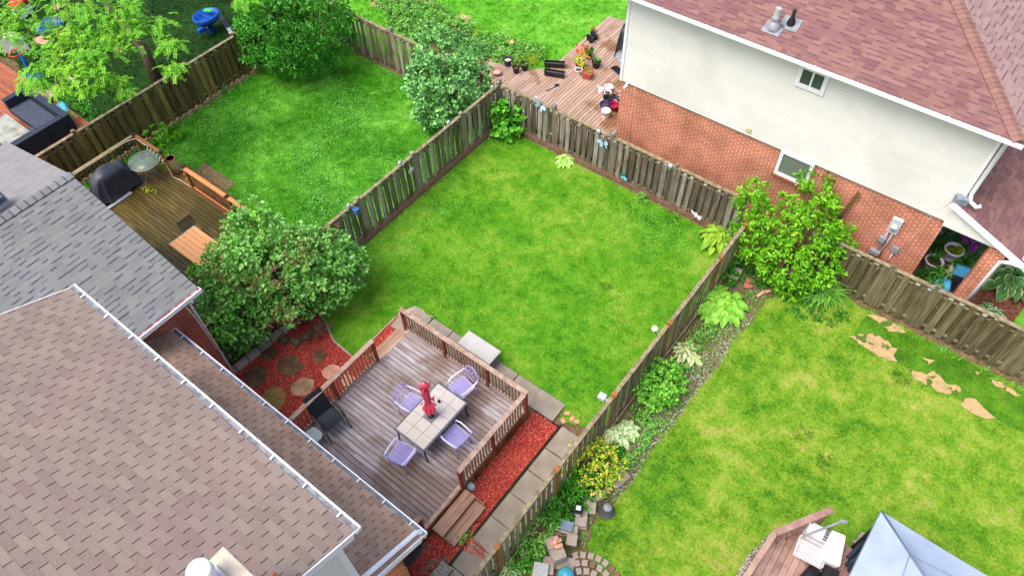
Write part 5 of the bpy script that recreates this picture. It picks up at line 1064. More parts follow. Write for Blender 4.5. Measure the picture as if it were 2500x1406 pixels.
for i, (q0, q1, lb) in enumerate((((1330, 152), (1378, 155), 'long black window box farthest from the fence, lying crosswise'), ((1330, 172), (1378, 180), 'long black window box in front of the other one'))):
    a_, c_ = at(*q0, ND+.2), at(*q1, ND+.2); d_ = (c_-a_); L = d_.length; rz = math.atan2(d_.y, d_.x); mid = (a_+c_)/2; mid.z = ND
    t = thing('window_box', lb, 'planter box', mid, 'black window boxes'); R2 = Matrix.Rotation(rz, 3, 'Z'); b = MB(); T = lambda x, y, z: mid+R2 @ Vector((x, y, z)); L = .82; W_ = .24
    vs = [T(sx*(L/2-.03), sy*(W_/2-.03), 0) for sx, sy in ((-1, -1), (1, -1), (1, 1), (-1, 1))]+[T(sx*L/2, sy*W_/2, .22) for sx, sy in ((-1, -1), (1, -1), (1, 1), (-1, 1))]+[T(sx*(L/2-.02), sy*(W_/2-.02), .22) for sx, sy in ((-1, -1), (1, -1), (1, 1), (-1, 1))]+[T(sx*(L/2-.03), sy*(W_/2-.03), .14) for sx, sy in ((-1, -1), (1, -1), (1, 1), (-1, 1))]
    b.add(vs, [(0, 3, 2, 1)]+[(j, (j+1) % 4, 4+(j+1) % 4, 4+j) for j in range(4)]+[(4+j, 4+(j+1) % 4, 8+(j+1) % 4, 8+j) for j in range(4)]+[(8+j, 8+(j+1) % 4, 12+(j+1) % 4, 12+j) for j in range(4)]); b.build('box', BLACKP, t)
    b = MB(); b.add(vs[12:16], [(0, 1, 2, 3)]); b.build('soil', M('wet black soil', [S(44, 46, 50), S(84, 84, 84)], .8, ns=25, nd=5), t)
t = pot('flower_pot', 'terracotta pot crowded with red and yellow flowers on the tan deck', 'flower pot', 1416, 168, ND, .2, .28, BLACKP, group=gN)
q = at(1416, 168, ND)+Vector((0, 0, .5)); crown('foliage', [(q.x, q.y, q.z-.05, .26, .26, .3)], 26, 9, .09, .08, .05, LEAF_GOLD, t); crown('blossom', [(q.x-.04, q.y+.12, q.z+.32, .22, .2, .12)], 10, 9, .06, .07, .05, FLOWR, t)
pot('white_pot', 'small white bowl pot in front of the red flowers', 'pot', 1412, 180, ND, .15, .2, WHITEP, group=gN)
p = at(1434, 190, ND); t = thing('square_planter', 'square terracotta planter with succulents on the tan deck', 'planter', p, gN); b = MB()
r_ = .2; vs = []
for k_, (rr, z) in enumerate(((.7, 0), (1, .3), (.85, .3), (.8, .24))): vs += [p+Matrix.Rotation(.25, 3, 'Z') @ Vector((sx*r_*rr, sy*r_*rr, z)) for sx, sy in ((-1, -1), (1, -1), (1, 1), (-1, 1))]
b.add(vs, [(0, 3, 2, 1)]+[(4*k_+j, 4*k_+(j+1) % 4, 4*k_+4+(j+1) % 4, 4*k_+4+j) for k_ in range(3) for j in range(4)]+[(12, 13, 14, 15)]); b.build('box', TERRA, t); crown('plant', [(p.x, p.y, ND+.3, .15, .15, .1)], 8, 7, .06, .07, .04, HERB, t)
pot('black_pot', 'black pot with a spiky aloe right of the square planter', 'pot', 1455, 165, ND, .18, .3, BLACKP, group=gN, plant=(DAYLILY, .2, 'spiky', .34, .05, 26))
pot('maroon_pot', 'maroon pot with mixed leafy plant behind the red flowers', 'pot', 1437, 142, ND, .16, .3, MAROON, group=gN, plant=(LEAF_GRN, .18, 'bush', .12, .06, 14))
pot('black_saucer', 'flat black saucer beside the square planter', 'saucer', 1428, 189, ND, .1, .05, BLACKP, BLACKP, gN)
for i, (px_, py_, lb) in enumerate(((1437, 98, 'nearest the grass in the pot cluster'), (1447, 90, 'at the back of the pot cluster'), (1443, 104, 'at the front of the pot cluster'), (1453, 97, 'on the right of the pot cluster'))): pot('black_pot', 'small empty black pot '+lb, 'pot', px_, py_, ND, .11, .2, BLACKP, BLACKP, 'cluster of small black pots', n=14, hollow=.7)
pot('small_clay_pot', 'small clay pot with green moss at the back of the black pot cluster', 'pot', 1448, 80, ND, .1, .2, TERRA, LEAF_GRN, gN)
for (nm, lb, px_, py_, r_, h_, mt_, hol) in (('large_pot', 'black empty pot between the cobalt pot and pink buckets', 1484, 252, .19, .28, BLACKP, .6), ('glazed_pot', 'cobalt blue glazed pot beside the maroon pot at the brick corner', 1475, 267, .18, .26, COBALT, .3), ('glazed_pot', 'maroon glazed pot at the foot of the brick corner', 1499, 268, .2, .26, MAROON, .5),
    ('white_bucket', 'white bucket standing nearest the fence by the brick corner', 1478, 286, .17, .32, WHITEP, .8), ('pink_bucket', 'pale pink bucket, farthest of the bucket pile by the house', 1485, 224, .17, .24, PINKW, .5), ('pink_bucket', 'pale pink bucket in front of the other pink bucket', 1483, 236, .14, .22, PINKW, .3),
    ('small_pot', 'small dark green pot against the brick corner', 1500, 243, .11, .16, BLACKP, .6), ('small_pot', 'small blue grey pot touching the brick corner', 1509, 245, .1, .16, GREYM, .5), ('small_pot', 'tiny terracotta pot behind the others by the brick corner', 1507, 235, .08, .12, TERRA, .5), ('small_pot', 'tiny pale clay pot between the black and maroon pots', 1500, 252, .08, .12, PINKW, .5)):
    pot(nm, lb, 'bucket' if 'bucket' in nm else 'pot', px_, py_, ND, r_, h_, mt_, mt_ if hol > .4 else POTSOIL, 'pots piled by the brick corner', hollow=hol)
p = at(1467, 226, ND); t = thing('watering_can', 'white watering can with flower pattern left of the pink buckets', 'watering can', p); b = MB(); b.lathe([(.1, 0), (.12, .12), (.1, .2), (.05, .22)], p, 14); b.build('body', WHITEP, t); b = MB(); b.tube([p+Vector((-.08, .02, .08)), p+Vector((-.2, .05, .22))], .02, 6); b.build('spout', WHITEP, t); b = MB(); b.tube([p+Vector((.1, 0, .08)), p+Vector((.18, 0, .18)), p+Vector((.04, 0, .26)), p+Vector((-.04, 0, .22))], .01, 5); b.build('handle', WHITEP, t)
p = at(1352, 215, ND); t = thing('hand_trowel', 'dark metal garden trowel lying on the tan deck', 'trowel', p); b = MB(); b.prism([(p.x, p.y), (p.x+.12, p.y+.22), (p.x+.02, p.y+.3), (p.x-.08, p.y+.2)], ND+.01, ND+.03); b.build('blade', BLACKM, t); b = MB(); b.tube([p+Vector((0, 0, .02)), p+Vector((-.1, -.35, .03))], .016, 6); b.build('handle', BLACKM, t)
p = at(1507, 173, ND); t = thing('seedling_tray', 'black seedling tray lying by the house wall on the tan deck', 'tray', p); b = MB(); b.box(p+Vector((0, 0, .03)), (.5, .26, .05), -.35)
for k_ in (-1, 1):
    for j in (-1, 0, 1): b.box(p+Vector((0, 0, .06))+Matrix.Rotation(-.35, 3, 'Z') @ Vector((j*.16, k_*.06, 0)), (.13, .1, .03), -.35)
b.build('tray', BLACKP, t)
p = aty(1530, 90, 22.2); p.z = ND; t = thing('covered_barbecue', 'black covered barbecue half hidden by the white house corner', 'barbecue', (-11.6, 23.0, ND)); cv = at(1522, 120, ND); cover(cv.x+.25, cv.y+.1, ND, .8, 1.5, 1.25, .2, 5, M('black cover', [S(34, 38, 46), S(60, 66, 76)], .3, ns=3, bump=.5, bs=5), 'cover', t)
p = at(1530, 140, ND+.7); t = thing('round_table', 'grey round table top peeking from behind the white siding', 'table', (p.x, p.y, ND)); b = MB(); b.lathe([(.0, .7), (.45, .7), (.45, .73), (0, .73)], (p.x, p.y, ND), 28); b.build('table_top', GREYM, t); b = MB(); b.lathe([(.25, 0), (.04, .05), (.04, .7)], (p.x, p.y, ND), 12); b.build('pedestal', GREYM, t)
b = MB(); b.box((-9.95, 17.75, ND+.2), (.4, .3, .1)); tag(b.build('wooden_block', BRDECK), 'brown wooden block at the foot of the brick corner', 'block')

# ---------------------------------------------------------------- trees, shrubs and garden plants
def lb(px, py, z, r, rz=None, ry=None): p = at(px, py, z); return (p.x, p.y, p.z, r, ry or r, rz or r)
big = [lb(622, 572, 2.1, .8), lb(575, 650, 1.8, .75), lb(650, 645, 2.2, 1.0), lb(735, 630, 2.0, 1.0), lb(815, 630, 1.6, .75), lb(795, 685, 1.4, .78), lb(700, 722, 1.5, .78), lb(610, 735, 1.5, .75), lb(550, 785, 1.2, .75), lb(580, 805, .9, .6), lb(845, 650, 1.2, .6), lb(525, 680, 1.4, .45), lb(560, 700, 1.6, .7), lb(535, 820, .9, .5)]
bl = shrub('lilac_shrub', 'huge spreading lilac over the divide fence between grey roof and red mulch', 'shrub', big, 900, 17, .21, .12, .085, LEAF_LIL, (-13.2, 6.1, 0), BARK, stemr=.06, up=.55, droop=.2)
crown('bright_foliage', [lb(622, 560, 2.45, .62, .5), lb(590, 610, 2.2, .4, .3), lb(500, 655, 1.6, .4, .35), lb(545, 790, 1.75, .5, .3)], 60, 12, .18, .14, .09, LEAF_BOX, bl)
crown('spent_blossom', [lb(730, 600, 3.0, .5, .25), lb(560, 660, 2.6, .55, .2), lb(680, 770, 2.1, .5, .2), lb(700, 660, 3.0, .5, .2), lb(800, 570, 2.4, .4, .2), lb(640, 700, 2.6, .5, .2)], 120, 14, .13, .045, .025, LEAF_SPENT, bl)
stems('branch', tuple(at(585, 690, 1.2)), [tuple(at(560, 640, 2.6)), tuple(at(600, 720, 2.4)), tuple(at(520, 690, 2.3)), tuple(at(575, 740, 2.2))], .03, BARK, bl, wig=.15)
l2 = [lb(1060, 110, 1.9, .7), lb(1050, 180, 1.7, .85), lb(1110, 190, 1.9, .9), lb(1150, 200, 1.7, .7), lb(1060, 240, 1.2, .8), lb(1110, 240, 1.2, .8), lb(1030, 200, 1.2, .6), lb(1075, 280, .7, .6)]
shrub('lilac_shrub', 'grey green heart leaved lilac in the far corner of the left yard', 'shrub', l2, 330, 14, .22, .15, .11, LEAF_LIL2, (-15.3, 15.7, 0), BARK, stemr=.05)
tbsh = [lb(655, 35, 2.4, .95), lb(690, 30, 2.9, 1.5), lb(770, 40, 2.3, 1.3), lb(720, 85, 1.9, 1.25), lb(650, 90, 1.7, 1.1), lb(790, 85, 1.4, 1.0), lb(680, 125, .9, .85), lb(745, 120, 1.0, .9), lb(630, 125, .8, .6), lb(630, 5, 2.4, .7)]
shrub('weeping_shrub', 'dense deep green weeping shrub filling the corner beyond the dark fence', 'shrub', tbsh, 800, 18, .24, .13, .05, LEAF_DK, (-23.2, 15.2, 0), BARK, stemr=.06, droop=.5, up=.35)
rb = [lb(1848, 500, 2.2, .52, .75), lb(1858, 560, 1.5, .72), lb(1982, 492, 2.4, .7, .9), lb(1965, 560, 1.8, .85), lb(2035, 585, 1.6, .5), lb(1838, 605, 1.0, .5), lb(1920, 640, 1.0, .75), lb(2000, 640, 1.1, .65), lb(1940, 680, .6, .55)]
shrub('bright_shrub', 'bright yellow green two headed shrub against the brick wall corner', 'shrub', rb, 430, 15, .19, .13, .07, LEAF_BRI, (-2.5, 15.8, 0), BARK, stemr=.05)
# honey locust with drooping fronds
def fronds(name, clumps, per, mat, parent):
    C = np.array([c[:3] for c in clumps]); Rr = np.array([c[3] for c in clumps]); n = len(C)*per
    P = np.repeat(C, per, 0)+RNG.normal(0, .5, (n, 3))*np.repeat(Rr, per)[:, None]*np.array([1, 1, .5])
    a = RNG.uniform(0, 6.283, n); D = np.column_stack([np.cos(a), np.sin(a), RNG.uniform(-.9, .1, n)]); D /= np.linalg.norm(D, axis=1, keepdims=True)
    L = RNG.uniform(.22, .42, n); Sd = np.cross(D, [0, 0, 1.]); Sd /= np.linalg.norm(Sd, axis=1, keepdims=True); U = np.cross(Sd, D)
    k = 8; cs, ds, ns_ = [], [], []
    for j in range(k):
        f = (j+.5)/k
        for s in (-1, 1):
            pos = P+D*(L*f)[:, None]-U*(L*.25*f*f)[:, None]; dd = Sd*s*1.0+D*.55; cs.append(pos+dd*.035); ds.append(dd); ns_.append(U+RNG.normal(0, .25, (n, 3)))
    cs, ds, ns_ = np.concatenate(cs), np.concatenate(ds), np.concatenate(ns_); V, F = leaves(cs, ds, ns_, RNG.uniform(.07, .1, len(cs)), .034, fold=.1, droop=.1)
    return npmesh(name, V, F, mat, parent)
ft = thing('honey_locust_tree', 'tall honey locust with lime feathery fronds overhanging the far left yard', 'tree', (-26.9, 10.4, 0))
b = MB(); tr = [(-26.9, 10.4, 0), (-27.2, 10.6, 1.5), (-27.8, 10.4, 3.2), (-28.2, 10.6, 5), (-28.6, 10.9, 7), (-29, 11.3, 9)]; b.tube(tr, [.24, .2, .17, .14, .11, .08], 12); b.build('trunk', BARK, ft)
CL = [(60, 95, 4.6, .55), (110, 60, 5, .6), (170, 40, 5.4, .6), (230, 60, 5.2, .6), (290, 40, 5.2, .55), (340, 60, 5, .5), (390, 60, 4.8, .35), (410, 110, 4.6, .3), (120, 120, 4.8, .5), (180, 110, 5, .6), (240, 120, 5, .5), (300, 110, 4.8, .45), (420, 165, 4.2, .28), 
      (80, 170, 4.5, .35), (100, 200, 4.2, .3), (150, 165, 4.6, .35), (195, 175, 4.8, .4), (215, 215, 4.4, .22), (145, 215, 4.2, .2), (240, 180, 4.6, .22), (285, 195, 4.2, .16), (300, 215, 4.0, .13), (20, 60, 4.6, .4), (130, 10, 5.4, .6), (220, 5, 5.6, .7), (320, 5, 5.4, .5), (30, 20, 5, .4), (250, 85, 5, .5), (205, 140, 4.9, .4), (60, 205, 4.0, .2), (610, 5, 4.2, .28), (590, 0, 4.2, .2), (150, 80, 5, .5)]
cl3 = [(*at(a_, c_, z_), r_) for a_, c_, z_, r_ in CL]
fronds('foliage', [c for c in cl3], 44, LEAF_LOC, ft)
b = MB()
for i, c in enumerate(cl3):
    if i % 3 and i < 30: continue
    if i >= 30: src = Vector((-29, 16, 6))
    else: src = Vector(tr[3 + i % 2])
    e = Vector(c[:3]); mid = src.lerp(e, .5)+Vector((0, 0, .5)); b.tube([src, src.lerp(mid, .6), mid, mid.lerp(e, .6), e], [.05, .04, .03, .018, .008], 5)
b.build('branch', BARK, ft)
# perennials
rosette('hosta', 'large lime green hosta between the slatted fence and gravel', 'hosta', at(1757, 752, 0)+Vector((0, 0, 0)), .78, 74, .46, .32, [HOSTA, HOSTA], hgt=.6)
rosette('hosta', 'lime hosta tucked in the far right corner of the middle lawn', 'hosta', at(1748, 590, 0), .62, 54, .38, .24, [LEAF_YEL, HOSTA], hgt=.75)
rosette('hosta', 'small white edged hosta against the lattice below the butterflies', 'hosta', at(1380, 394, 0), .4, 34, .3, .19, [HOSTA, HOSTAC], hgt=.5)
rosette('hosta', 'green and cream hosta right of the second orange post', 'hosta', at(1672, 862, 0), .42, 36, .3, .19, [HOSTAC, HOSTAG], hgt=.5)
rosette('hosta', 'yellowing cream hosta patch lower right of the green and cream one', 'hosta', at(1693, 878, 0), .3, 16, .28, .12, [HOSTAC, HERB], hgt=.4)
rosette('hosta', 'cream centred hosta, left one of the pair above the golden shrub', 'hosta', at(1502, 1068, 0), .46, 40, .34, .18, [HOSTAW, HOSTA], hgt=.5)
rosette('hosta', 'cream centred hosta, right one of the pair above the golden shrub', 'hosta', at(1532, 1052, 0), .36, 30, .28, .17, [HOSTAW, HOSTA], hgt=.5)
rosette('hosta', 'cream and green hosta at the bottom edge beside the right fence', 'hosta', at(1242, 1400, 0), .42, 26, .38, .13, [HOSTAG, HOSTAC], hgt=.6)
rosette('hosta', 'big dark centred hosta with cream rims beyond the brick pier', 'hosta', at(2458, 690, 0), .85, 60, .5, .36, [HOSTAG, HOSTAC], hgt=.6, rim=.2)
rosette('hosta', 'narrow white green hosta behind the dark olive fence', 'hosta', at(2412, 770, 0), .5, 34, .36, .14, [HOSTAG, HOSTAW], hgt=.5)
rosette('hosta', 'white striped hosta near the toy hoop in the far left yard', 'hosta', at(10, 110, 0), .9, 50, .45, .22, [LEAF_DK, HOSTAC], hgt=.5, rim=.3)
rosette('hosta', 'yellow green hosta in the flower bed behind the grey green lilac', 'hosta', at(1158, 88, 0), .42, 40, .3, .16, [LEAF_YEL, HOSTA], hgt=.6)
blades('daylily', 'fountain of long arching daylily leaves in front of the dark olive fence', 'daylily', at(2008, 720, 0), .9, 330, 1.0, .035, DAYLILY, hgt=.62)
blades('daylily', 'dark strap leaved clump at the foot of the weeping shrub', 'daylily', at(668, 150, 0), .7, 170, .75, .04, LEAF_GRN, hgt=.5)
shrub('boxwood_shrub', 'round light green shrub halfway along the right garden bed', 'shrub', [lb(1612, 935, .45, .62, .5), lb(1600, 960, .35, .45), lb(1630, 925, .35, .4)], 330, 12, .09, .075, .055, LEAF_BOX, at(1612, 955, 0), BARK, stemr=.02)
sp = shrub('golden_spirea', 'golden yellow and salmon tipped shrub by the stacked blocks', 'shrub', [lb(1445, 1120, .5, .52, .42), lb(1475, 1130, .5, .5, .4), lb(1460, 1165, .4, .45, .35), lb(1420, 1150, .4, .4, .35)], 170, 12, .11, .085, .04, None, at(1450, 1150, 0), BARK, stemr=.02, mats2=[LEAF_BRI, LEAF_GOLD], frac2=.55)
def cover_plant(name, label, cat, pts, ncl, per, clr, ln, wd, mat, r=.3, h_=.16, **k):
    c = at(pts[0][0], pts[0][1], 0); t = thing(name, label, cat, (c.x, c.y, 0)); crown('foliage', [lb(q[0], q[1], h_*.6, (q[2] if len(q) > 2 else r), h_) for q in pts], ncl, per, clr, ln, wd, mat, t, **k); return t
cover_plant('leafy_perennial', 'mid green leafy perennials between the fence and golden shrub', 'plant', [(1395, 1190), (1410, 1175), (1425, 1190, .35), (1400, 1165, .2), (1415, 1210)], 60, 11, .13, .13, .07, LEAF_GRN, h_=.3)
cover_plant('leafy_perennial', 'white flecked green perennial beside the black lantern stack', 'plant', [(1375, 1230, .4), (1360, 1245), (1390, 1215), (1345, 1262)], 60, 11, .13, .14, .05, LEAF_GRN, h_=.3)
cover_plant('leafy_perennial', 'fine leaved perennial with tiny white flowers left of the tallest block stack', 'plant', [(1310, 1310, .42), (1325, 1295, .35), (1300, 1330, .35), (1335, 1280, .25)], 80, 12, .13, .075, .03, HERB, h_=.3)
cover_plant('dark_ground_plant', 'dark green low plants below the fine leaved perennial', 'plant', [(1285, 1345, .35), (1300, 1360, .35), (1320, 1345, .3), (1262, 1370, .3)], 60, 11, .13, .09, .04, LEAF_DK, h_=.16)
cover_plant('dark_ground_plant', 'dark creeping plant just below the paired cream hostas', 'plant', [(1510, 1090, .2), (1500, 1100, .2)], 14, 10, .1, .09, .06, LEAF_GRN, h_=.12)
cover_plant('low_perennial', 'low pale green plants between the round shrub and the cream hosta pair', 'plant', [(1560, 1010, .2), (1575, 1000, .2), (1590, 1030, .18), (1605, 1040, .2), (1580, 1060, .2)], 46, 9, .11, .09, .045, HERB, h_=.13)
cover_plant('low_perennial', 'straggling low plants between the green cream hosta and the lime hosta', 'plant', [(1700, 830, .25), (1720, 815, .25), (1690, 845, .2), (1735, 800, .2), (1665, 900, .2), (1650, 905, .2)], 60, 9, .12, .09, .045, HERB, h_=.14)
cover_plant('low_perennial', 'weedy tuft among pebbles below the cream hosta pair', 'plant', [(1560, 1080, .2), (1548, 1110, .2), (1535, 1130, .15)], 26, 9, .1, .08, .04, HERB, h_=.1)
cover_plant('ground_ivy', 'mixed weedy greenery under the bright two headed shrub', 'plant', [(1900, 700, .5), (1850, 680, .4), (1830, 650, .4), (1960, 715, .4), (1800, 640, .3), (1950, 740, .4), (2010, 770, .4), (2060, 770, .2)], 150, 11, .14, .07, .05, LEAF_GRN, h_=.1)
cover_plant('leafy_perennial', 'dark leafy plants in the corner behind the end of the slatted fence', 'plant', [(1785, 660, .3), (1800, 640, .3), (1775, 680, .25)], 40, 10, .13, .12, .09, LEAF_GRN, h_=.28)
t = shrub('hydrangea', 'bright heart leaved climber in the lattice corner of the back fence', 'plant', [lb(1215, 300, .4, .5, .35), lb(1245, 305, .4, .55, .35), lb(1265, 290, .5, .4, .4), lb(1215, 270, 1.0, .2, .35), lb(1228, 262, 1.1, .2, .3), lb(1268, 272, .9, .2, .3)], 84, 7, .15, .22, .19, M('big heart leaf', [S(70, 150, 30), S(98, 184, 46), S(136, 214, 78)], .45, isl=.8, ns=2, trans=.25), at(1235, 325, 0), BARK, stemr=.012)
cover_plant('lawn_weed', 'small leafy weed growing along the lattice past the small hosta', 'plant', [(1572, 487, .2), (1560, 482, .15)], 14, 8, .09, .09, .04, HERB, h_=.12)
cover_plant('leafy_sprig', 'small green sprig at the edge of the lower deck step', 'plant', [(1128, 1310, .16), (1140, 1305, .12)], 9, 7, .08, .12, .05, HERB, h_=.1)
cover_plant('lawn_weed', 'ragged weeds along the far side of the slab row behind the rail', 'plant', [(1150, 828, .12), (1055, 775, .12), (890, 862, .2)], 14, 8, .08, .07, .03, HERB, h_=.06)
cover_plant('small_shrub', 'thin leafy bush outside the board fence behind the sofa', 'plant', [(195, 285, .5), (215, 275, .4), (180, 265, .4), (150, 240, .4)], 110, 12, .14, .06, .04, LEAF_DK, h_=.4)
cover_plant('small_shrub', 'small pale plant at the foot of the mossy fence', 'plant', [(545, 218, .15)], 8, 8, .08, .08, .05, LEAF_LIL2, h_=.15)
shrub('dried_shrub', 'reddish twiggy shrub at the lilac edge by the lawn wedge', 'shrub', [lb(787, 790, .4, .3), lb(775, 805, .25, .25)], 26, 10, .1, .05, .03, M('bronze leaf', [S(96, 70, 56), S(140, 96, 84), S(96, 110, 70)], .7, isl=.8, ns=2), at(785, 810, 0), BARK, stemr=.012)
# the flower bed behind the back fence
BL = [('catmint_clump', 'soft green foliage mound behind the fence post cap, nearest the fence', [(985, 40, .6), (1010, 60, .6), (1040, 80, .55), (1000, 15, .5), (960, 20, .4), (940, 10, .4)], HERB, .3), ('peony_clump', 'pale green foliage mound in the middle of the flower bed', [(1065, 50, .7), (1095, 70, .6), (1040, 30, .6), (1130, 75, .45)], HERB, .35), ('grass_clump', 'yellow green meadow patch at the edge of the flower bed', [(1215, 110, .6), (1250, 120, .6), (1290, 130, .6), (1180, 100, .4), (1230, 145, .4)], HERB, .22),
      ('grey_foliage_clump', 'blue green foliage clump near the grassy bed edge', [(1150, 118, .4), (1120, 95, .4), (1175, 128, .35)], LEAF_LIL2, .25)]
for nm, lbl, pts, mt_, hh in BL: cover_plant(nm, lbl, 'plant', pts, 330, 12, .15, .12, .055, mt_, h_=hh)
blades('ornamental_grass', 'tan ornamental grass tuft in the flower bed', 'grass clump', at(1132, 52, 0), .4, 120, .5, .025, STRAW, hgt=.4)
blades('ornamental_grass', 'dry straw leaves beside the clay bowl and blue pot', 'grass clump', at(1207, 165, 0), .7, 150, .8, .03, STRAW, hgt=.22)
blades('ornamental_grass', 'yellowing strap leaves along the far edge of the tan deck', 'grass clump', at(1290, 152, 0), .7, 200, .7, .03, LEAF_YEL, hgt=.5)
blades('ornamental_grass', 'orange brown grass tuft near the top edge of the flower bed', 'grass clump', at(925, 12, 0), .4, 90, .5, .03, STRAW, hgt=.35)
for i, (px_, py_, lbl) in enumerate(((1108, 65, 'peach globe flower on the bed mound'), (1120, 140, 'small yellow round flower by the brown soil'), (1250, 108, 'orange flower head near the yellow leaves'))):
    p = at(px_, py_, .3); b = MB(); b.lathe([(.03, 0), (.1, .03), (.12, .08), (.07, .14), (0, .15)], p, 10); b.tube([p, Vector((p.x, p.y, 0))], .01, 4); tag(b.build('garden_flower', M('peach bloom', [S(224, 160, 90), S(236, 190, 120)], .7) if i == 0 else bpy.data.materials['peach bloom']), lbl, 'flower')
p = at(1107, 88, .0); b = MB(); b.tube([p, p+Vector((0, 0, .3))], .015, 6); b.box(p+Vector((0, 0, .32)), (.12, .12, .07)); tag(b.build('solar_light', BLACKP), 'small black solar stake light in the flower bed soil', 'garden light')
p = at(960, 8, .0); b = MB(); b.tube([p, p+Vector((0, 0, .7))], .02, 6); b.lathe([(.0, .6), (.16, .7), (.14, .8), (0, .82)], p, 12); tag(b.build('bird_feeder', BLACKM), 'black shepherd style bird feeder at the top of the flower bed', 'bird feeder')

# ---------------------------------------------------------------- stacked blocks and oddments by the right fence
def blk(px_, py_, z, sx, sy, sz, rz, label, grp='stacked paving blocks', mat=BLOCK, name='paving_block', cat='block'):
    p = at(px_, py_, z+sz/2); b = MB(); b.box((p.x, p.y, z+sz/2), (sx, sy, sz), rz); return tag(b.build(name, mat, bevel=.008), label, cat, grp)
blk(1512, 1168, 0, .34, .5, .14, -.25, 'single large flat block lying apart beyond the golden shrub')
blk(1479, 1200, 0, .13, .26, .1, -.35, 'narrow brown block leaning at the golden shrub edge')
for k_, (px_, py_, z, sx, sy, rz, l_) in enumerate([(1455, 1212, .0, .3, .34, -.55, 'bottom block of the small stack next to the golden shrub'), (1450, 1206, .11, .15, .32, -.55, 'left top block of the small stack next to the golden shrub'), (1461, 1214, .11, .15, .32, -.55, 'right top block of the small stack next to the golden shrub'),
    (1436, 1232, .0, .36, .3, .5, 'wide bottom block above the upturned bucket level'), (1432, 1224, .11, .18, .3, .45, 'block with a white blotch in the middle of the row'), (1446, 1240, .11, .18, .3, .5, 'block with worn white edge beside the bucket'),
    (1420, 1252, .0, .34, .34, .5, 'bottom block of the row below the lantern'), (1424, 1258, .11, .2, .3, .5, 'upper block directly right of the lantern'), (1417, 1276, .0, .36, .3, .5, 'bottom block at the near end of the lantern row'), (1418, 1272, .12, .3, .26, .45, 'scuffed top block at the near end of the lantern row'),
    (1392, 1292, .0, .42, .4, .4, 'broad low block under the blue slate box'), (1400, 1300, .1, .2, .34, .5, 'low block right of the blue slate box'), (1368, 1290, .0, .3, .34, .4, 'low block left of the blue slate box'), (1380, 1286, .12, .36, .34, .4, 'block directly carrying the blue slate box')]):
    blk(px_, py_, z, sx, sy, .1, rz, l_)
st_c = at(1357, 1344, .25); st_n = ['one', 'two', 'three', 'four', 'five']
for L_ in range(5):
    for j in (0, 1):
        rz = -.55+random.gauss(0, .03); c_ = Vector((st_c.x, st_c.y, 0))+Matrix.Rotation(rz, 3, 'Z') @ Vector(((j-.5)*.29, random.gauss(0, .015), 0))
        b = MB(); b.box((c_.x, c_.y, .05+L_*.101), (.275, .34, .098), rz); tag(b.build('paving_block', BLOCK, bevel=.008), ('left' if j == 0 else 'right')+' half of layer '+st_n[L_]+' counted from the ground in the tallest stack', 'block', 'stacked paving blocks')
for L_ in range(4): blk(1396, 1318, L_*.101, .26, .26, .097, .45+random.gauss(0, .1), ['ground', 'second', 'third', 'top'][L_]+' block of the column just right of the tallest stack')
blk(1378, 1375, 0, .5, .34, .06, .4, 'thin flat slab poking out at the foot of the tallest stack')
for j, (px_, py_, rz) in enumerate(((1356, 1322, .3), (1366, 1316, 1.2), (1368, 1328, .9), (1360, 1314, 1.9))): blk(px_-4, py_+4, .508+.037*j, .2, .1, .035, rz, ['lowest', 'second lowest', 'second highest', 'topmost'][j]+' orange tile heaped on the tallest stack', 'orange clay tiles', PINKST, 'clay_tile', 'tile')
for L_ in range(2): blk(1338, 1380, L_*.1, .3, .42, .097, .5, ('lower' if L_ == 0 else 'upper')+' brown block beside the pale grey block at the bottom edge')
blk(1320, 1398, 0, .42, .36, .16, .45, 'brown block beneath the pale grey block at the bottom edge'); blk(1320, 1392, .16, .36, .34, .16, .5, 'pale grey concrete block at the bottom edge by the teal ball', 'stacked paving blocks', M('pale grey block', [S(156, 158, 160), S(180, 182, 182)], .85, ns=20))
p = at(1411, 1250, .22); t = thing('lantern', 'black metal lantern with glass roof standing on the grey blocks', 'lantern', (p.x, p.y, .1)); R3 = .45
b = MB(); b.box((p.x, p.y, .14), (.22, .22, .05), R3); b.box((p.x, p.y, .42), (.22, .22, .04), R3); b.box((p.x, p.y, .48), (.15, .15, .09), R3)
for sx in (-.09, .09):
    for sy in (-.09, .09): q = Matrix.Rotation(R3, 3, 'Z') @ Vector((sx, sy, 0)); b.box((p.x+q.x, p.y+q.y, .28), (.022, .022, .26), R3)
b.build('frame', BLACKM, t); b = MB(); b.box((p.x, p.y, .28), (.16, .16, .24), R3); b.box((p.x, p.y, .53), (.12, .12, .01), R3); b.build('glass', M('milky lantern glass', [S(180, 190, 200), S(206, 212, 218)], .2), t)
blk(1383, 1283, .22, .34, .24, .08, .4, 'blue grey slate box lying on the low blocks', None, M('blue slate plastic', [S(100, 116, 140), S(124, 140, 160)], .4, ns=8), 'slate_box', 'box')
p = at(1481, 1248, 0); t = thing('upturned_bucket', 'upturned dark grey bucket with drainage holes beside the blocks', 'bucket', p); b = MB(); b.lathe([(.205, 0), (.21, .03), (.185, .035), (.13, .29), (.12, .3), (0, .3)], p, 28); bu = b.build('bucket', M('charcoal plastic', [S(62, 66, 72), S(78, 82, 88)], .4, ns=4), t)
b = MB(); b.lathe([(0, .302), (.11, .302), (.11, .304), (0, .305)], p, 24); b.build('base_disc', M('dusty grey', [S(122, 126, 134), S(140, 144, 150)], .6, ns=8), t)
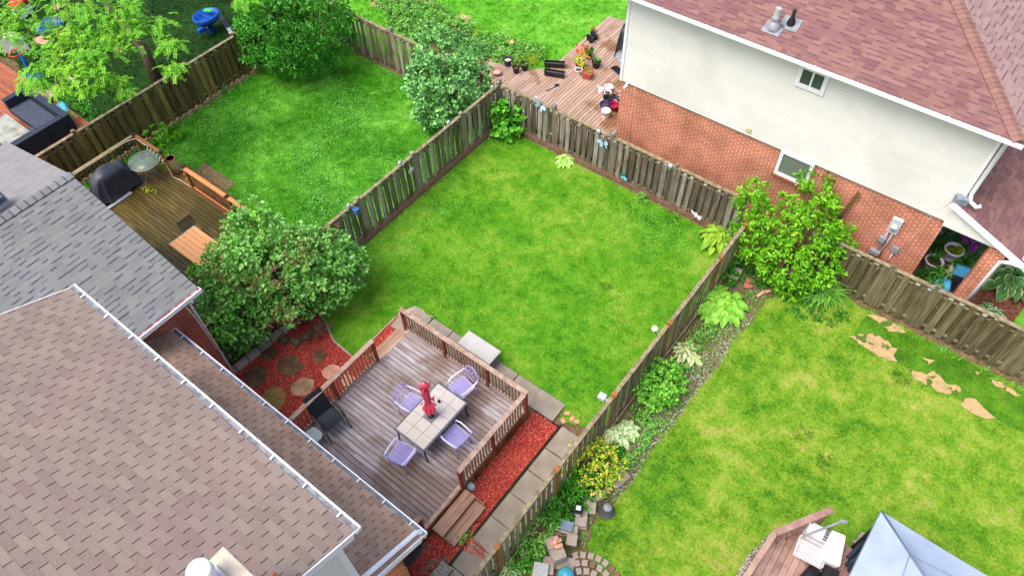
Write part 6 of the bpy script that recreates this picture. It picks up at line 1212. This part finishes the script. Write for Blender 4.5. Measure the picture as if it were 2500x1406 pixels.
p = at(1381, 1404, .2); b = MB(); b.lathe([(0, -.2), (.12, -.17), (.19, -.09), (.21, 0), (.19, .09), (.12, .17), (0, .2)], (p.x, p.y, .2), 20); tag(b.build('garden_ball', M('teal glaze', [S(60, 150, 170), S(84, 172, 190)], .2, ns=4)), 'teal glazed garden ball at the bottom picture edge', 'garden ball')
cc = at(1425, 1450, 0); k = 0
for ring in range(1, 4):
    r_ = .35+.19*ring
    for q in range(5+2*ring):
        a = .3+q*2.1/(4+2*ring); x, y = cc.x+r_*math.cos(a), cc.y+r_*math.sin(a)
        b = MB(); b.box((x, y, .03), (.16, .15, .07), a+random.gauss(0, .08)); tag(b.build('cobblestone', bpy.data.materials['worn paver'] if random.random() < .4 else BLOCK, bevel=.02), 'brown cobblestone in the rounded patch right of the teal ball', 'cobblestone', 'cobblestones right of the teal ball'); k += 1
blk(1796, 672, 0, .26, .5, .2, .1, 'weathered grey block among weeds behind the slatted fence end', None)
for i, (px_, py_, l_) in enumerate(((1824, 700, 'pink heart shaped stone, the nearer of two'), (1829, 689, 'pink heart shaped stone, the farther of two'))):
    p = at(px_, py_); b = MB(); pts = []
    for k_ in range(20): a = k_*6.283/20; x = .16*math.sin(a)**3; y = (.13*math.cos(a)-.05*math.cos(2*a)-.02*math.cos(3*a)-.01*math.cos(4*a)); pts.append((p.x+x*.9+y*.2, p.y+y*.9))
    b.prism(pts, 0.02, .07); tag(b.build('heart_stone', M('salmon stone', [S(168, 96, 82), S(190, 118, 104)], .7, ns=5) if i == 0 else bpy.data.materials['salmon stone'], bevel=.01), l_, 'stone', 'heart stones')
blk(1857, 718, 0, .1, .3, .08, -.25, 'loose brown brick, left of the pair near the hearts', None, PINKST, 'loose_brick', 'brick'); blk(1877, 711, 0, .09, .26, .08, -.62, 'loose brown brick, right of the pair near the hearts', None, PINKST, 'loose_brick', 'brick')

# ---------------------------------------------------------------- ornaments on the fences
def disc(px_, py_, Y=None, X=None, r=.075, label='', g='round solar discs on the fences'):
    p = aty(px_, py_, Y) if Y else atx(px_, py_, X); dr = Vector((0, -1, .25)) if Y else Vector((1, 0, .25)); dr.normalize(); b = MB(); b.tube([p-dr*.03, p+dr*.012], r, 16); o = b.build('solar_disc', M('solar disc grey', [S(172, 178, 190), S(200, 206, 214)], .3, ns=6) if 'solar disc grey' not in bpy.data.materials else bpy.data.materials['solar disc grey']); return tag(o, label, 'solar light', g)
disc(1309, 240, Y=YB-.09, label='round solar light left of the blue metal butterfly'); disc(1461, 321, Y=YB-.09, label='round solar light above the white butterfly'); disc(1636, 406, Y=YB-.09, label='round solar light on the right half of the back fence')
disc(977, 398, X=X1+.1, label='round solar light beside the silver sun face'); disc(1096, 300, X=X1+.1, label='round solar light below the grey green lilac'); disc(852, 503, X=X1+.1, label='round solar light next to the blue lamp'); disc(1203, 214, X=X1+.1, label='round solar light near the corner end of the divide fence')
p = atx(1003, 416, X1+.1); b = MB(); pts = [(math.cos(k*math.pi/12)*(.15 if k % 3 == 0 else .115), math.sin(k*math.pi/12)*(.15 if k % 3 == 0 else .115)) for k in range(24)]
b.add([(p.x+.01, p.y+u, p.z+v) for u, v in pts]+[(p.x+.05, p.y+u*.5, p.z+v*.5) for u, v in pts]+[(p.x+.06, p.y, p.z)], [(i, (i+1) % 24, 24+(i+1) % 24, 24+i) for i in range(24)]+[(24+i, 24+(i+1) % 24, 48) for i in range(24)]); b.box((p.x+.0, p.y, p.z), (.02, .1, .1)); tag(b.build('sun_plaque', SILVER), 'silver sun face plaque on the dividing fence', 'plaque')
p = atx(869, 516, X1+.2); t = thing('blue_lantern', 'blue lantern hanging on a bracket of the dividing fence', 'lantern', p); b = MB(); b.box(p, (.16, .14, .2)); b.box(p+Vector((0, 0, .11)), (.2, .18, .03)); b.build('body', M('steel blue', [S(50, 92, 150), S(76, 120, 176)], .3, ns=5), t, bevel=.01); b = MB(); b.tube([p+Vector((-.2, 0, .3)), p+Vector((-.02, 0, .3)), p+Vector((0, 0, .12))], .012, 5); b.build('bracket', BLACKM, t)
def butterfly(px_, py_, label, s, cols, rz=0., g=None, Y=YB-.12):
    p = aty(px_, py_, Y); t = thing('metal_butterfly', label, 'garden ornament', p, g); R4 = Matrix.Rotation(rz, 3, 'Y')
    for sg in (-1, 1):
        b = MB(); w_ = [(0, 0), (sg*.1, .14), (sg*.2, .13), (sg*.21, .03), (sg*.11, -.02), (sg*.15, -.12), (sg*.08, -.16), (0, -.04)]
        vs = [p+R4 @ Vector((x*s, -abs(x)*.35*s, z*s)) for x, z in w_]; b.add(vs+[v+Vector((0, .008, 0)) for v in vs], [tuple(range(8)), tuple(range(15, 7, -1))]); b.build('wing', cols, t)
    b = MB(); b.tube([p+R4 @ Vector((0, -.01, .12*s)), p+R4 @ Vector((0, -.01, -.15*s))], .014, 6); b.build('body', BLACKM, t); return t
butterfly(1320, 258, 'blue metal bird shaped butterfly hanging left on the back fence', 1.2, BIRD, .5); butterfly(1474, 350, 'white and blue butterfly below the middle post of the back fence', 1.1, BIRD, -.2)
butterfly(1523, 429, 'teal dragonfly ornament low on the back fence', .8, TEAL, 1.2)
p = at(1694, 545, 0); t = thing('metal_bird', 'white metal bird on a stake before the back fence by the corner hosta', 'garden ornament', p); b = MB(); b.tube([p, p+Vector((0, 0, .35))], .008, 5); b.build('stake', BLACKM, t)
b = MB(); q = p+Vector((0, 0, .38)); b.lathe([(0, -.12), (.05, -.05), (.06, .03), (.03, .1), (0, .13)], q, 8); b.add([q+Vector(v) for v in ((0, 0, .05), (-.22, .05, .12), (-.2, .05, .0), (0, 0, -.04), (.24, -.05, .1), (.18, -.08, -.06))], [(0, 1, 2, 3), (0, 3, 5, 4)]); b.build('body', WHITEP, t)
p = atx(1598, 806, X2-.3); t = thing('solar_lamp', 'white solar lamp on a bracket left of the slatted fence', 'garden light', p); b = MB(); b.tube([p+Vector((.3, 0, -.15)), p+Vector((.1, 0, -.15)), p+Vector((0, 0, -.06))], .014, 6); b.build('bracket', BLACKM, t); b = MB(); b.lathe([(.03, -.1), (.06, -.06), (.06, .05), (.09, .06), (.09, .1), (0, .11)], p, 14); b.build('lamp_head', WHITEP, t)
p = atx(1470, 968, X2-.22); b = MB(); b.box(p, (.2, .17, .12), .1); b.box(p+Vector((.1, 0, -.02)), (.14, .05, .05)); tag(b.build('feeder_box', M('pale blue grey metal', [S(168, 186, 200), S(196, 208, 218)], .4, ns=6), bevel=.01), 'pale blue grey box hooked over the slatted fence', 'box')

# ---------------------------------------------------------------- porch plants between house and pier
def ppot(name, label, px_, py_, z, r, h_, mat, plant=None): return pot(name, label, 'pot', px_, py_, z, r, h_, mat, group=None, plant=plant)
ppot('white_pot', 'large white pot of leafy plants in the porch recess', 2317, 628, .5, .27, .4, WHITEP, (LEAF_YEL, .2, 'bush', .14, .06, 12))
ppot('white_pot', 'white pot with spiky leaves nearer the house wall in the porch recess', 2272, 650, .4, .26, .3, WHITEP, (LEAF_GRN, .3, 'spiky', .5, .06, 36))
cover_plant('potted_flowers', 'mixed leafy pots with white flowers by the brick pier', 'plant', [(2360, 640, .35), (2380, 615, .35), (2345, 660, .3), (2320, 600, .3), (2300, 590, .25)], 100, 10, .13, .12, .06, LEAF_GRN, h_=.6)
t = thing('purple_flowers', 'bright magenta and violet flowers in the porch recess', 'flowers', at(2365, 600, .8)); crown('blossom', [lb(2372, 598, .9, .22, .12), lb(2358, 582, .9, .18, .1)], 26, 9, .08, .07, .06, FLOWP, t)
blades('spider_plant', 'striped spider plant in front of the white porch pots', 'plant', at(2322, 668, .4), .35, 60, .5, .05, HOSTAC, hgt=.5)
cover_plant('leafy_pot_plant', 'leafy green plant next to the blue bags', 'plant', [(2270, 675, .3), (2285, 690, .25)], 36, 9, .14, .16, .06, LEAF_GRN, h_=.5)
p = at(2330, 565, .05); t = thing('rubber_mat', 'black ribbed half round mat at the back of the porch recess', 'mat', p); b = MB()
b.prism([(p.x-.7, p.y+.2), (p.x+.75, p.y+.2)]+[(p.x+.75*math.cos(a), p.y+.2-.75*math.sin(a)) for a in np.linspace(.2, 2.95, 12)][::1], .03, .06); b.build('mat', BLACKP, t)
p = at(2300, 575, .3); b = MB(); cv = cover(p.x, p.y, .1, .6, .4, .3, .4, 9, M('teal plastic bag', [S(24, 120, 100), S(90, 170, 150)], .3, ns=7), 'plastic_bag', None); tag(cv, 'crumpled teal green plastic bag behind the porch plants', 'bag')
p = at(2292, 690, .35); cv = cover(p.x+.1, p.y, .02, .5, .55, .5, .2, 11, BLUEBAG, 'plastic_bag', None); tag(cv, 'crumpled bright blue bag just behind the fence by the porch', 'bag')
p = at(2338, 680, .5); t = thing('soil_bag', 'blue and black soil bag leaning beside the brick pier', 'bag', (p.x, p.y, 0)); b = MB(); b.box((p.x, p.y+.1, .45), (.42, .2, .8), .2, tilt=(-.35, 0)); b.build('bag', BLUEBAG, t, bevel=.05); b = MB(); b.box((p.x, p.y-.02, .33), (.36, .2, .5), .2, tilt=(-.35, 0)); b.build('printed_panel', BLACKP, t, bevel=.03); b = MB(); b.box((p.x+.05, p.y-.13, .22), (.2, .04, .2), .2, tilt=(-.35, 0)); b.build('red_label', REDP, t)

# ---------------------------------------------------------------- small octagonal deck, its clutter and the canopy (bottom right)
OZ = .5; A_, B_, C_ = at(1892, 1300, 1.45), at(2032, 1243, 1.45), at(1822, 1406, 1.45); dCA = (C_-A_).normalized(); C2 = C_+dCA*2.0
t = thing('octagonal_deck', 'small brown angled deck with rail at the bottom right', 'deck', (A_.x, A_.y, 0)); poly = [(C2.x, C2.y), (A_.x, A_.y), (B_.x, B_.y), (4.2, B_.y-.3), (5.5, 7), (5.5, 3)]
b = MB(); ar = np.array(poly); bd = (at(1899, 1335, OZ)-at(1863, 1405, OZ)).normalized(); bn = Vector((bd.y, -bd.x, 0)); o0 = Vector((A_.x, A_.y, 0)); s = -1.6
while s < 6:
    ln = np.linspace(-7, 6, 700); c_ = o0+bn*(s+.075); pts = np.column_stack([c_.x+bd.x*ln, c_.y+bd.y*ln]); ins = inpoly(pts, ar)
    if ins.sum() > 5: u0, u1 = ln[ins].min(), ln[ins].max(); m_ = c_+bd*(u0+u1)/2; b.box((m_.x, m_.y, OZ-.015), (u1-u0, .142, .03), math.atan2(bd.y, bd.x))
    s += .152
b.build('decking', BRDECK, t); b = MB(); b.prism(poly, .02, OZ-.04); b.build('joist', WOODFASC, t)
railing(t, (A_.x, A_.y), (B_.x, B_.y), OZ, [.05, 1.45], 10, h=.95, top=(BRDECK, .16), bal=BRDECK, post=BRDECK, bw=.05)
railing(t, (C2.x, C2.y), (A_.x, A_.y), OZ, [.1, 1.6, 3.2], 18, h=.95, top=(M('pink brown rail', [S(150, 120, 106), S(172, 144, 128)], .7, ns=5), .13), bal=BRDECK, post=BRDECK, bw=.05)
def basket(label, c, sx, sy, hz, rz, mat, nx, ny):
    t = thing('wire_basket', label, 'basket', c); b = MB(); R5 = Matrix.Rotation(rz, 3, 'Z'); T = lambda x, y, z: Vector(c)+R5 @ Vector((x, y, z))
    b.tube([T(-sx, -sy, hz), T(sx, -sy, hz), T(sx, sy, hz), T(-sx, sy, hz)], .014, 6, True); b.build('rim', mat, t); b = MB()
    for i in range(nx+1): x = -sx*.94+i*2*sx*.94/nx; b.beam(T(x, -sy, hz-.01), T(x, -sy*.92, .02), .009, .009); b.beam(T(x, -sy*.94, .02), T(x, sy*.94, .02), .013, .01); b.beam(T(x, sy, hz-.01), T(x, sy*.92, .02), .009, .009)
    for i in range(ny+1): y = -sy*.94+i*2*sy*.94/ny; b.beam(T(-sx, y, hz-.01), T(-sx*.92, y, .02), .009, .009); b.beam(T(-sx*.94, y, .024), T(sx*.94, y, .024), .013, .01); b.beam(T(sx, y, hz-.01), T(sx*.92, y, .02), .009, .009)
    for z in (.08, .14): b.tube([T(-sx, -sy, z), T(sx, -sy, z), T(sx, sy, z), T(-sx, sy, z)], .006, 4, True)
    b.build('grid', mat, t); return t
p = at(1980, 1345, .95); basket('white plastic grid crate on the clutter of the angled deck', (p.x, p.y, .8), .33, .24, .2, .12, WHITEP, 16, 11)
p = at(2030, 1330, .8); t = thing('white_appliance', 'white plastic appliance body with black vent strip by the crate', 'appliance', (p.x, p.y, OZ)); b = MB(); b.box((p.x+.05, p.y-.05, OZ+.22), (.42, .78, .42), .25, tilt=(.1, .05)); b.build('body', WHITEP, t, bevel=.05)
q = at(1995, 1295, .9); b = MB(); b.box((q.x, q.y, OZ+.25), (.5, .34, .4), .15, tilt=(0, .1)); b.build('body_end', WHITEP, t, bevel=.08); q = at(2018, 1306, 1.0); b = MB()
for k_ in range(7): b.box((q.x+.0, q.y-.15+.05*k_, 1.02), (.1, .022, .02), .2)
b.build('vent_strip', BLACKP, t)
q = at(1978, 1400, .6); b = MB(); b.tube([(q.x-.05, q.y-.35, OZ+.16), (q.x+.05, q.y+.12, OZ+.16)], .16, 18); tag(b.build('gas_cylinder', BLACKP), 'black cylinder lying below the white crate', 'cylinder')
q = at(2020, 1400, .55); b = MB(); b.box((q.x+.05, q.y-.1, OZ+.1), (.34, .5, .2), .1); tag(b.build('black_case', BLACKM, bevel=.02), 'black case right of the lying cylinder', 'case')
q0, q1 = at(1962, 1308, 1.1), at(2055, 1272, 1.15); b = MB(); b.beam(q0, q1, .05, .02); b.beam(q1+Vector((-.04, .0, 0)), q1+Vector((.12, .05, .02)), .08, .02); tag(b.build('metal_strip', GREYM), 'thin grey metal strip resting across the angled rail', 'strip')
for i, (a1, a2, l_) in enumerate((((2070, 1360, .9), (2118, 1312, .9), 'dark blue folded chair leaning under the canopy edge'), ((2075, 1375, .75), (2110, 1345, .75), 'dark blue rolled cushion under the canopy edge'))):
    u0, u1 = at(*a1), at(*a2); b = MB(); b.tube([u0, u0.lerp(u1, .5)+Vector((0, 0, .03)), u1], [.06, .1, .08] if i else [.05, .05, .05], 10); b.beam(u0+Vector((.1, -.1, -.2)), u1+Vector((.1, -.1, -.2)), .16, .05); tag(b.build('folded_chair' if i == 0 else 'rolled_cushion', NAVY), l_, 'chair' if i == 0 else 'cushion')
for i in range(4):
    p = at(2088+i*6, 1330-i*6, 0); b = MB(); b.box((p.x, p.y, .1), (.2, .14, .2), .5+i); tag(b.build('rubble_stone', BLOCK, bevel=.03), ['rubble stone by the canopy edge, lowest of four', 'rubble stone by the canopy edge, second from the bottom', 'rubble stone by the canopy edge, third from the bottom', 'rubble stone by the canopy edge, topmost of four'][i], 'stone', 'rubble by the angled deck')
gz = 2.3; g0 = at(2152, 1247, gz); GX0, GY1 = g0.x, g0.y; SZ = 3.3; ap = Vector((GX0+SZ/2, GY1-SZ/2, 3.1)); t = thing('patio_canopy', 'blue grey square patio canopy with seamed hip ridges', 'canopy', (GX0+SZ/2, GY1-SZ/2, OZ))
b = MB(); cs = [Vector((GX0, GY1, gz)), Vector((GX0+SZ, GY1, gz)), Vector((GX0+SZ, GY1-SZ, gz)), Vector((GX0, GY1-SZ, gz))]; N = 18
for i in range(4):
    a_, c_ = cs[i], cs[(i+1) % 4]; vs = []; 
    for r_ in range(N+1):
        f = r_/N
        for k_ in range(N+1): p = a_.lerp(c_, k_/N).lerp(ap, f); p.z -= .13*math.sin(math.pi*f)*math.sin(math.pi*k_/N)+.03*math.sin(math.pi*k_/N)*(1-f)-.008*math.sin(9*k_/N*3.14)*math.sin(5*f); vs.append(p)
    b.add(vs, [(r_*(N+1)+k_, r_*(N+1)+k_+1, (r_+1)*(N+1)+k_+1, (r_+1)*(N+1)+k_) for r_ in range(N) for k_ in range(N)], sm=True)
    m0 = [vs[k_] for k_ in range(N+1)]; b.add(m0+[v-Vector((0, 0, .16)) for v in m0], [(k_, k_+1, N+2+k_, N+1+k_) for k_ in range(N)])
b.build('canopy_fabric', CANVAS, t)
for c_ in cs:
    b = MB(); b.tube([c_+Vector((0, 0, .012)), ap+Vector((0, 0, .012))], .022, 6); b.build('ridge_seam', CANVASD, t); i_ = (ap-c_); i_.z = 0; i_.normalize(); q = c_+i_*.15; b = MB(); b.box((q.x, q.y, 1.22), (.06, .06, 2.1)); b.build('post', BLACKM, t)
b = MB(); b.tube([cs[0].lerp(ap, .45)+Vector((0, 0, .03)), cs[0].lerp(cs[3], .5).lerp(ap, .5)+Vector((0, 0, -.03))], .006, 4); b.tube([cs[0].lerp(ap, .47)+Vector((0, 0, .03)), cs[0].lerp(cs[1], .6).lerp(ap, .35)+Vector((0, 0, -.03))], .006, 4); b.build('tie_line', CANVASD, t)

# ---------------------------------------------------------------- far left yard: sofa, deck, toys
SZ0 = .25; t = thing('wooden_deck', 'rust brown wet deck in the far left yard under the sofa', 'deck', (-29, 5, 0)); b = MB(); boards(b, -36, -26.6, 2.8, 7.2, SZ0, .14, .01, joints=False)
b.build('decking', REDDECK, t); b = MB(); b.box((-25.05, 5.2, .9), (.06, 3.2, .05)); b.build('edge_rail', REDDECK, t); b = MB(); b.box((-31, 5, .1), (9, 4.2, .2)); b.build('joist', REDDECK, t)
ST = SZ0+.7; q = [at(2, 240, ST), at(62, 210, ST), at(172, 276, ST), at(80, 366, ST)]; SX0, SX1, SYT = q[1].x, q[2].x, (q[1].y+q[2].y)/2
t = thing('wicker_sofa', 'dark blue grey corner wicker sofa on the rust brown deck', 'sofa', (SX1, SYT, SZ0)); bw_ = .24
b = MB(); b.box(((SX0+SX1)/2, SYT-bw_/2, SZ0+.35), (SX1-SX0, bw_, .7)); b.build('back_panel', NAVY, t, bevel=.015)
b = MB(); b.box((SX1-bw_/2, SYT-bw_-1.75, SZ0+.35), (bw_, 3.4, .7)); b.build('side_panel', NAVY, t, bevel=.015); b = MB(); b.box((SX0+bw_/2, SYT-.24-.42, SZ0+.35), (bw_, .84, .7)); b.build('arm_panel', NAVY, t, bevel=.015)
b = MB(); b.box(((SX0+SX1)/2, SYT-.24-.43, SZ0+.18), (SX1-SX0-.01-2*bw_, .82, .34)); b.build('seat_cushion', NAVYC, t, bevel=.02); b = MB(); b.box((SX1-bw_-.42, SYT-2.42, SZ0+.18), (.82, 2.6, .34)); b.build('seat_cushion', NAVYC, t, bevel=.02)
for y in (SYT-1.0, SYT-2.0): b = MB(); b.box((SX1+.002, y, SZ0+.36), (.02, .012, .69)); b.build('panel_joint', BLACKP, t)
c_ = at(45, 312, .65); t = thing('coffee_table', 'grey washed low table inside the corner of the sofa', 'table', (c_.x, c_.y, SZ0)); b = MB(); b.box((c_.x-.3, c_.y-.35, .63), (1.7, 1.0, .05)); b.build('table_top', M('grey washed stone', [S(110, 112, 104), S(150, 152, 144), S(172, 174, 166)], .5, ns=3, nd=6), t)
for sx in (-1, 1):
    for sy in (-.45, .35): b = MB(); b.box((c_.x-.3+sx*.75, c_.y-.35+sy, .43), (.07, .07, .36)); b.build('leg', NAVY, t)
p = at(102, 225, .45); b = MB()
for k_ in range(3): b.box((p.x, p.y-.1+.13*k_, .43), (1.3, .12, .035), -.02)
b.box((p.x, p.y+.03, .21), (1.2, .3, .4), -.02); tag(b.build('wooden_step', BRDECK), 'pale brown plank step behind the sofa', 'step')
for i in range(4): p = at(138+i*9, 218-i*7, 0); slab(['grey path slab nearest the plank step', 'second grey path slab from the plank step', 'third grey path slab from the plank step', 'grey path slab farthest from the plank step'][i], p.x, p.y, .55, .42, .1, 0, .05, BLOCK, 'grey slabs in the far left yard')
p = at(150, 262, .3); cv = cover(p.x, p.y, .02, .9, .4, .32, -.3, 15, CYAN, 'tarpaulin', None); tag(cv, 'crumpled light blue tarpaulin poking out behind the sofa', 'tarpaulin')
def hoopstand():
    p = at(45, 125, 1.3); x, y = p.x, p.y; t = thing('toy_hoop', 'toy basketball stand with grey backboard, red rim and blue pole', 'toy', (x, y, 0))
    b = MB(); b.tube([(x+.1, y-.1, .1), (x, y, 1.3)], .07, 10); b.lathe([(.4, 0), (.42, .15), (.3, .22), (.08, .25)], (x+.1, y-.1, 0), 16); b.build('pole', BLUEP, t)
    b = MB(); pts = [(-.45, 0), (.45, 0), (.45, .3), (.38, .52), (.2, .66), (0, .7), (-.2, .66), (-.38, .52), (-.45, .3)]
    d = Vector((.6, .8, 0)); n = Vector((.8, -.6, 0)); vs = [Vector((x, y, 1.3))+d*u+Vector((0, 0, v)) for u, v in pts]; k_ = len(pts); b.add(vs+[v+n*.05 for v in vs], [tuple(range(k_)), tuple(range(2*k_-1, k_-1, -1))]+[(i, (i+1) % k_, k_+(i+1) % k_, k_+i) for i in range(k_)]); b.build('backboard', M('pale grey plastic', [S(186, 190, 200), S(204, 208, 216)], .4, ns=3), t)
    b = MB(); c = Vector((x, y, 1.42))+n*.34; b.tube([c+Vector((math.cos(a)*.26, math.sin(a)*.26, 0)) for a in np.linspace(0, 6.283, 17)[:-1]], .03, 6, True); b.beam(c-n*.28, Vector((x, y, 1.42)), .12, .06); b.build('rim', REDP, t)
hoopstand()
p = at(506, 48, .6); x, y = p.x, p.y; t = thing('toy_sand_tub', 'blue oval plastic toy tub on a stem in the shaded yard', 'toy', (x, y, 0)); b = MB(); b.lathe([(.12, 0), (.1, .35), (.3, .45), (.46, .62), (.5, .82), (.46, .84), (.42, .66), (.2, .55), (0, .54)], (x, y, 0), 26, sq=1.2); b.box((x, y, .72), (.8, .05, .05)); b.build('tub', BLUEP, t); b = MB(); b.box((x+.2, y-.5, .45), (.2, .4, .2)); b.build('spout', BLUEP, t, bevel=.04); b = MB(); b.box((x-.15, y+.25, .84), (.35, .2, .03), .5); b.build('green_lid', M('lime plastic', [S(60, 200, 60)], .4), t)
p = at(512, 66, 0); b = MB(); b.tube([(p.x+.16*math.cos(a), p.y+.16*math.sin(a), .04) for a in np.linspace(0, 6.283, 15)[:-1]], .045, 8, True); tag(b.build('toy_ring', REDP), 'small red plastic ring lying on the shaded grass', 'toy')
p0, p1 = at(538, 40, .1), at(566, 84, .1); t = thing('black_ramp', 'long black flat pole with white letters lying near the mossy fence', 'pole', p0); e = (p1-p0).normalized(); p1 = p1+e*.6; b = MB(); b.beam(p0-e*.6, p1, .22, .08); b.build('pole', BLACKP, t)
cu = bpy.data.curves.new('lettering', 'FONT'); cu.body = 'BASE'; cu.size = .23; cu.extrude = .004; to = bpy.data.objects.new('lettering_source', cu); COL.objects.link(to); bpy.context.view_layer.update()
me = bpy.data.meshes.new_from_object(to); bpy.data.objects.remove(to); lo_ = bpy.data.objects.new('lettering', me); COL.objects.link(lo_); me.materials.clear(); me.materials.append(WHITEP); lo_.parent = t; s0 = p0.lerp(p1, .56); lo_.location = (s0.x-p0.x-.08*e.y*-1-.06, s0.y-p0.y-.06, .06); lo_.rotation_euler = (0, 0, math.atan2(e.y, e.x)); OFF[lo_] = OFF[t]
p = at(125, 62, .3); x, y = p.x, p.y; t = thing('toy_car', 'blue plastic ride on toy half hidden under the locust fronds', 'toy', (x, y, 0)); b = MB(); b.lathe([(.3, .1), (.42, .2), (.45, .42), (.38, .42), (.34, .25), (0, .22)], (x, y, 0), 18, sq=1.5); b.build('body', BLUEP, t)
for sx in (-1, 1):
    for sy in (-1, 1): b = MB(); b.tube([(x+sx*.36, y+sy*.4, .12), (x+sx*.46, y+sy*.4, .12)], .12, 12); b.build('wheel', BLACKP, t)
p = at(50, 15, .4); x, y = p.x, p.y; t = thing('toy_playhouse', 'red and white plastic toy at the top left picture corner', 'toy', (x, y, 0)); b = MB(); b.box((x, y, .55), (.6, .8, .3), .4); b.build('roof', REDP, t, bevel=.08); b = MB(); b.box((x+.05, y-.05, .22), (.5, .7, .42), .4); b.build('body', WHITEP, t, bevel=.04)
for i, q in enumerate([(106, 106), (98, 97), (140, 20), (292, 125)]): p = at(*q); b = MB(); b.box((p.x, p.y, .04), (.5, .3, .08), .4+i); tag(b.build('garden_stone', PINKST, bevel=.03), ['pale flat stone right of the toy hoop', 'smaller pale stone touching the first by the toy hoop', 'pale stone near the top edge under the locust', 'white grey stone by the locust trunk'][i], 'stone')

# origins of single-mesh things at their base
for o in list(COL.objects):
    if o.type == 'MESH' and o.parent is None and o.get('kind') != 'structure' and o.location.length == 0 and o.data.users == 1:
        me = o.data; n_ = len(me.vertices)
        if not n_: continue
        co = np.empty(n_*3, dtype=np.float32); me.vertices.foreach_get('co', co); co = co.reshape(-1, 3); lo_, hi_ = co.min(0), co.max(0); c0 = np.array([(lo_[0]+hi_[0])/2, (lo_[1]+hi_[1])/2, lo_[2]], dtype=np.float32)
        co -= c0; me.vertices.foreach_set('co', co.ravel()); o.location = tuple(float(v) for v in c0); me.update()
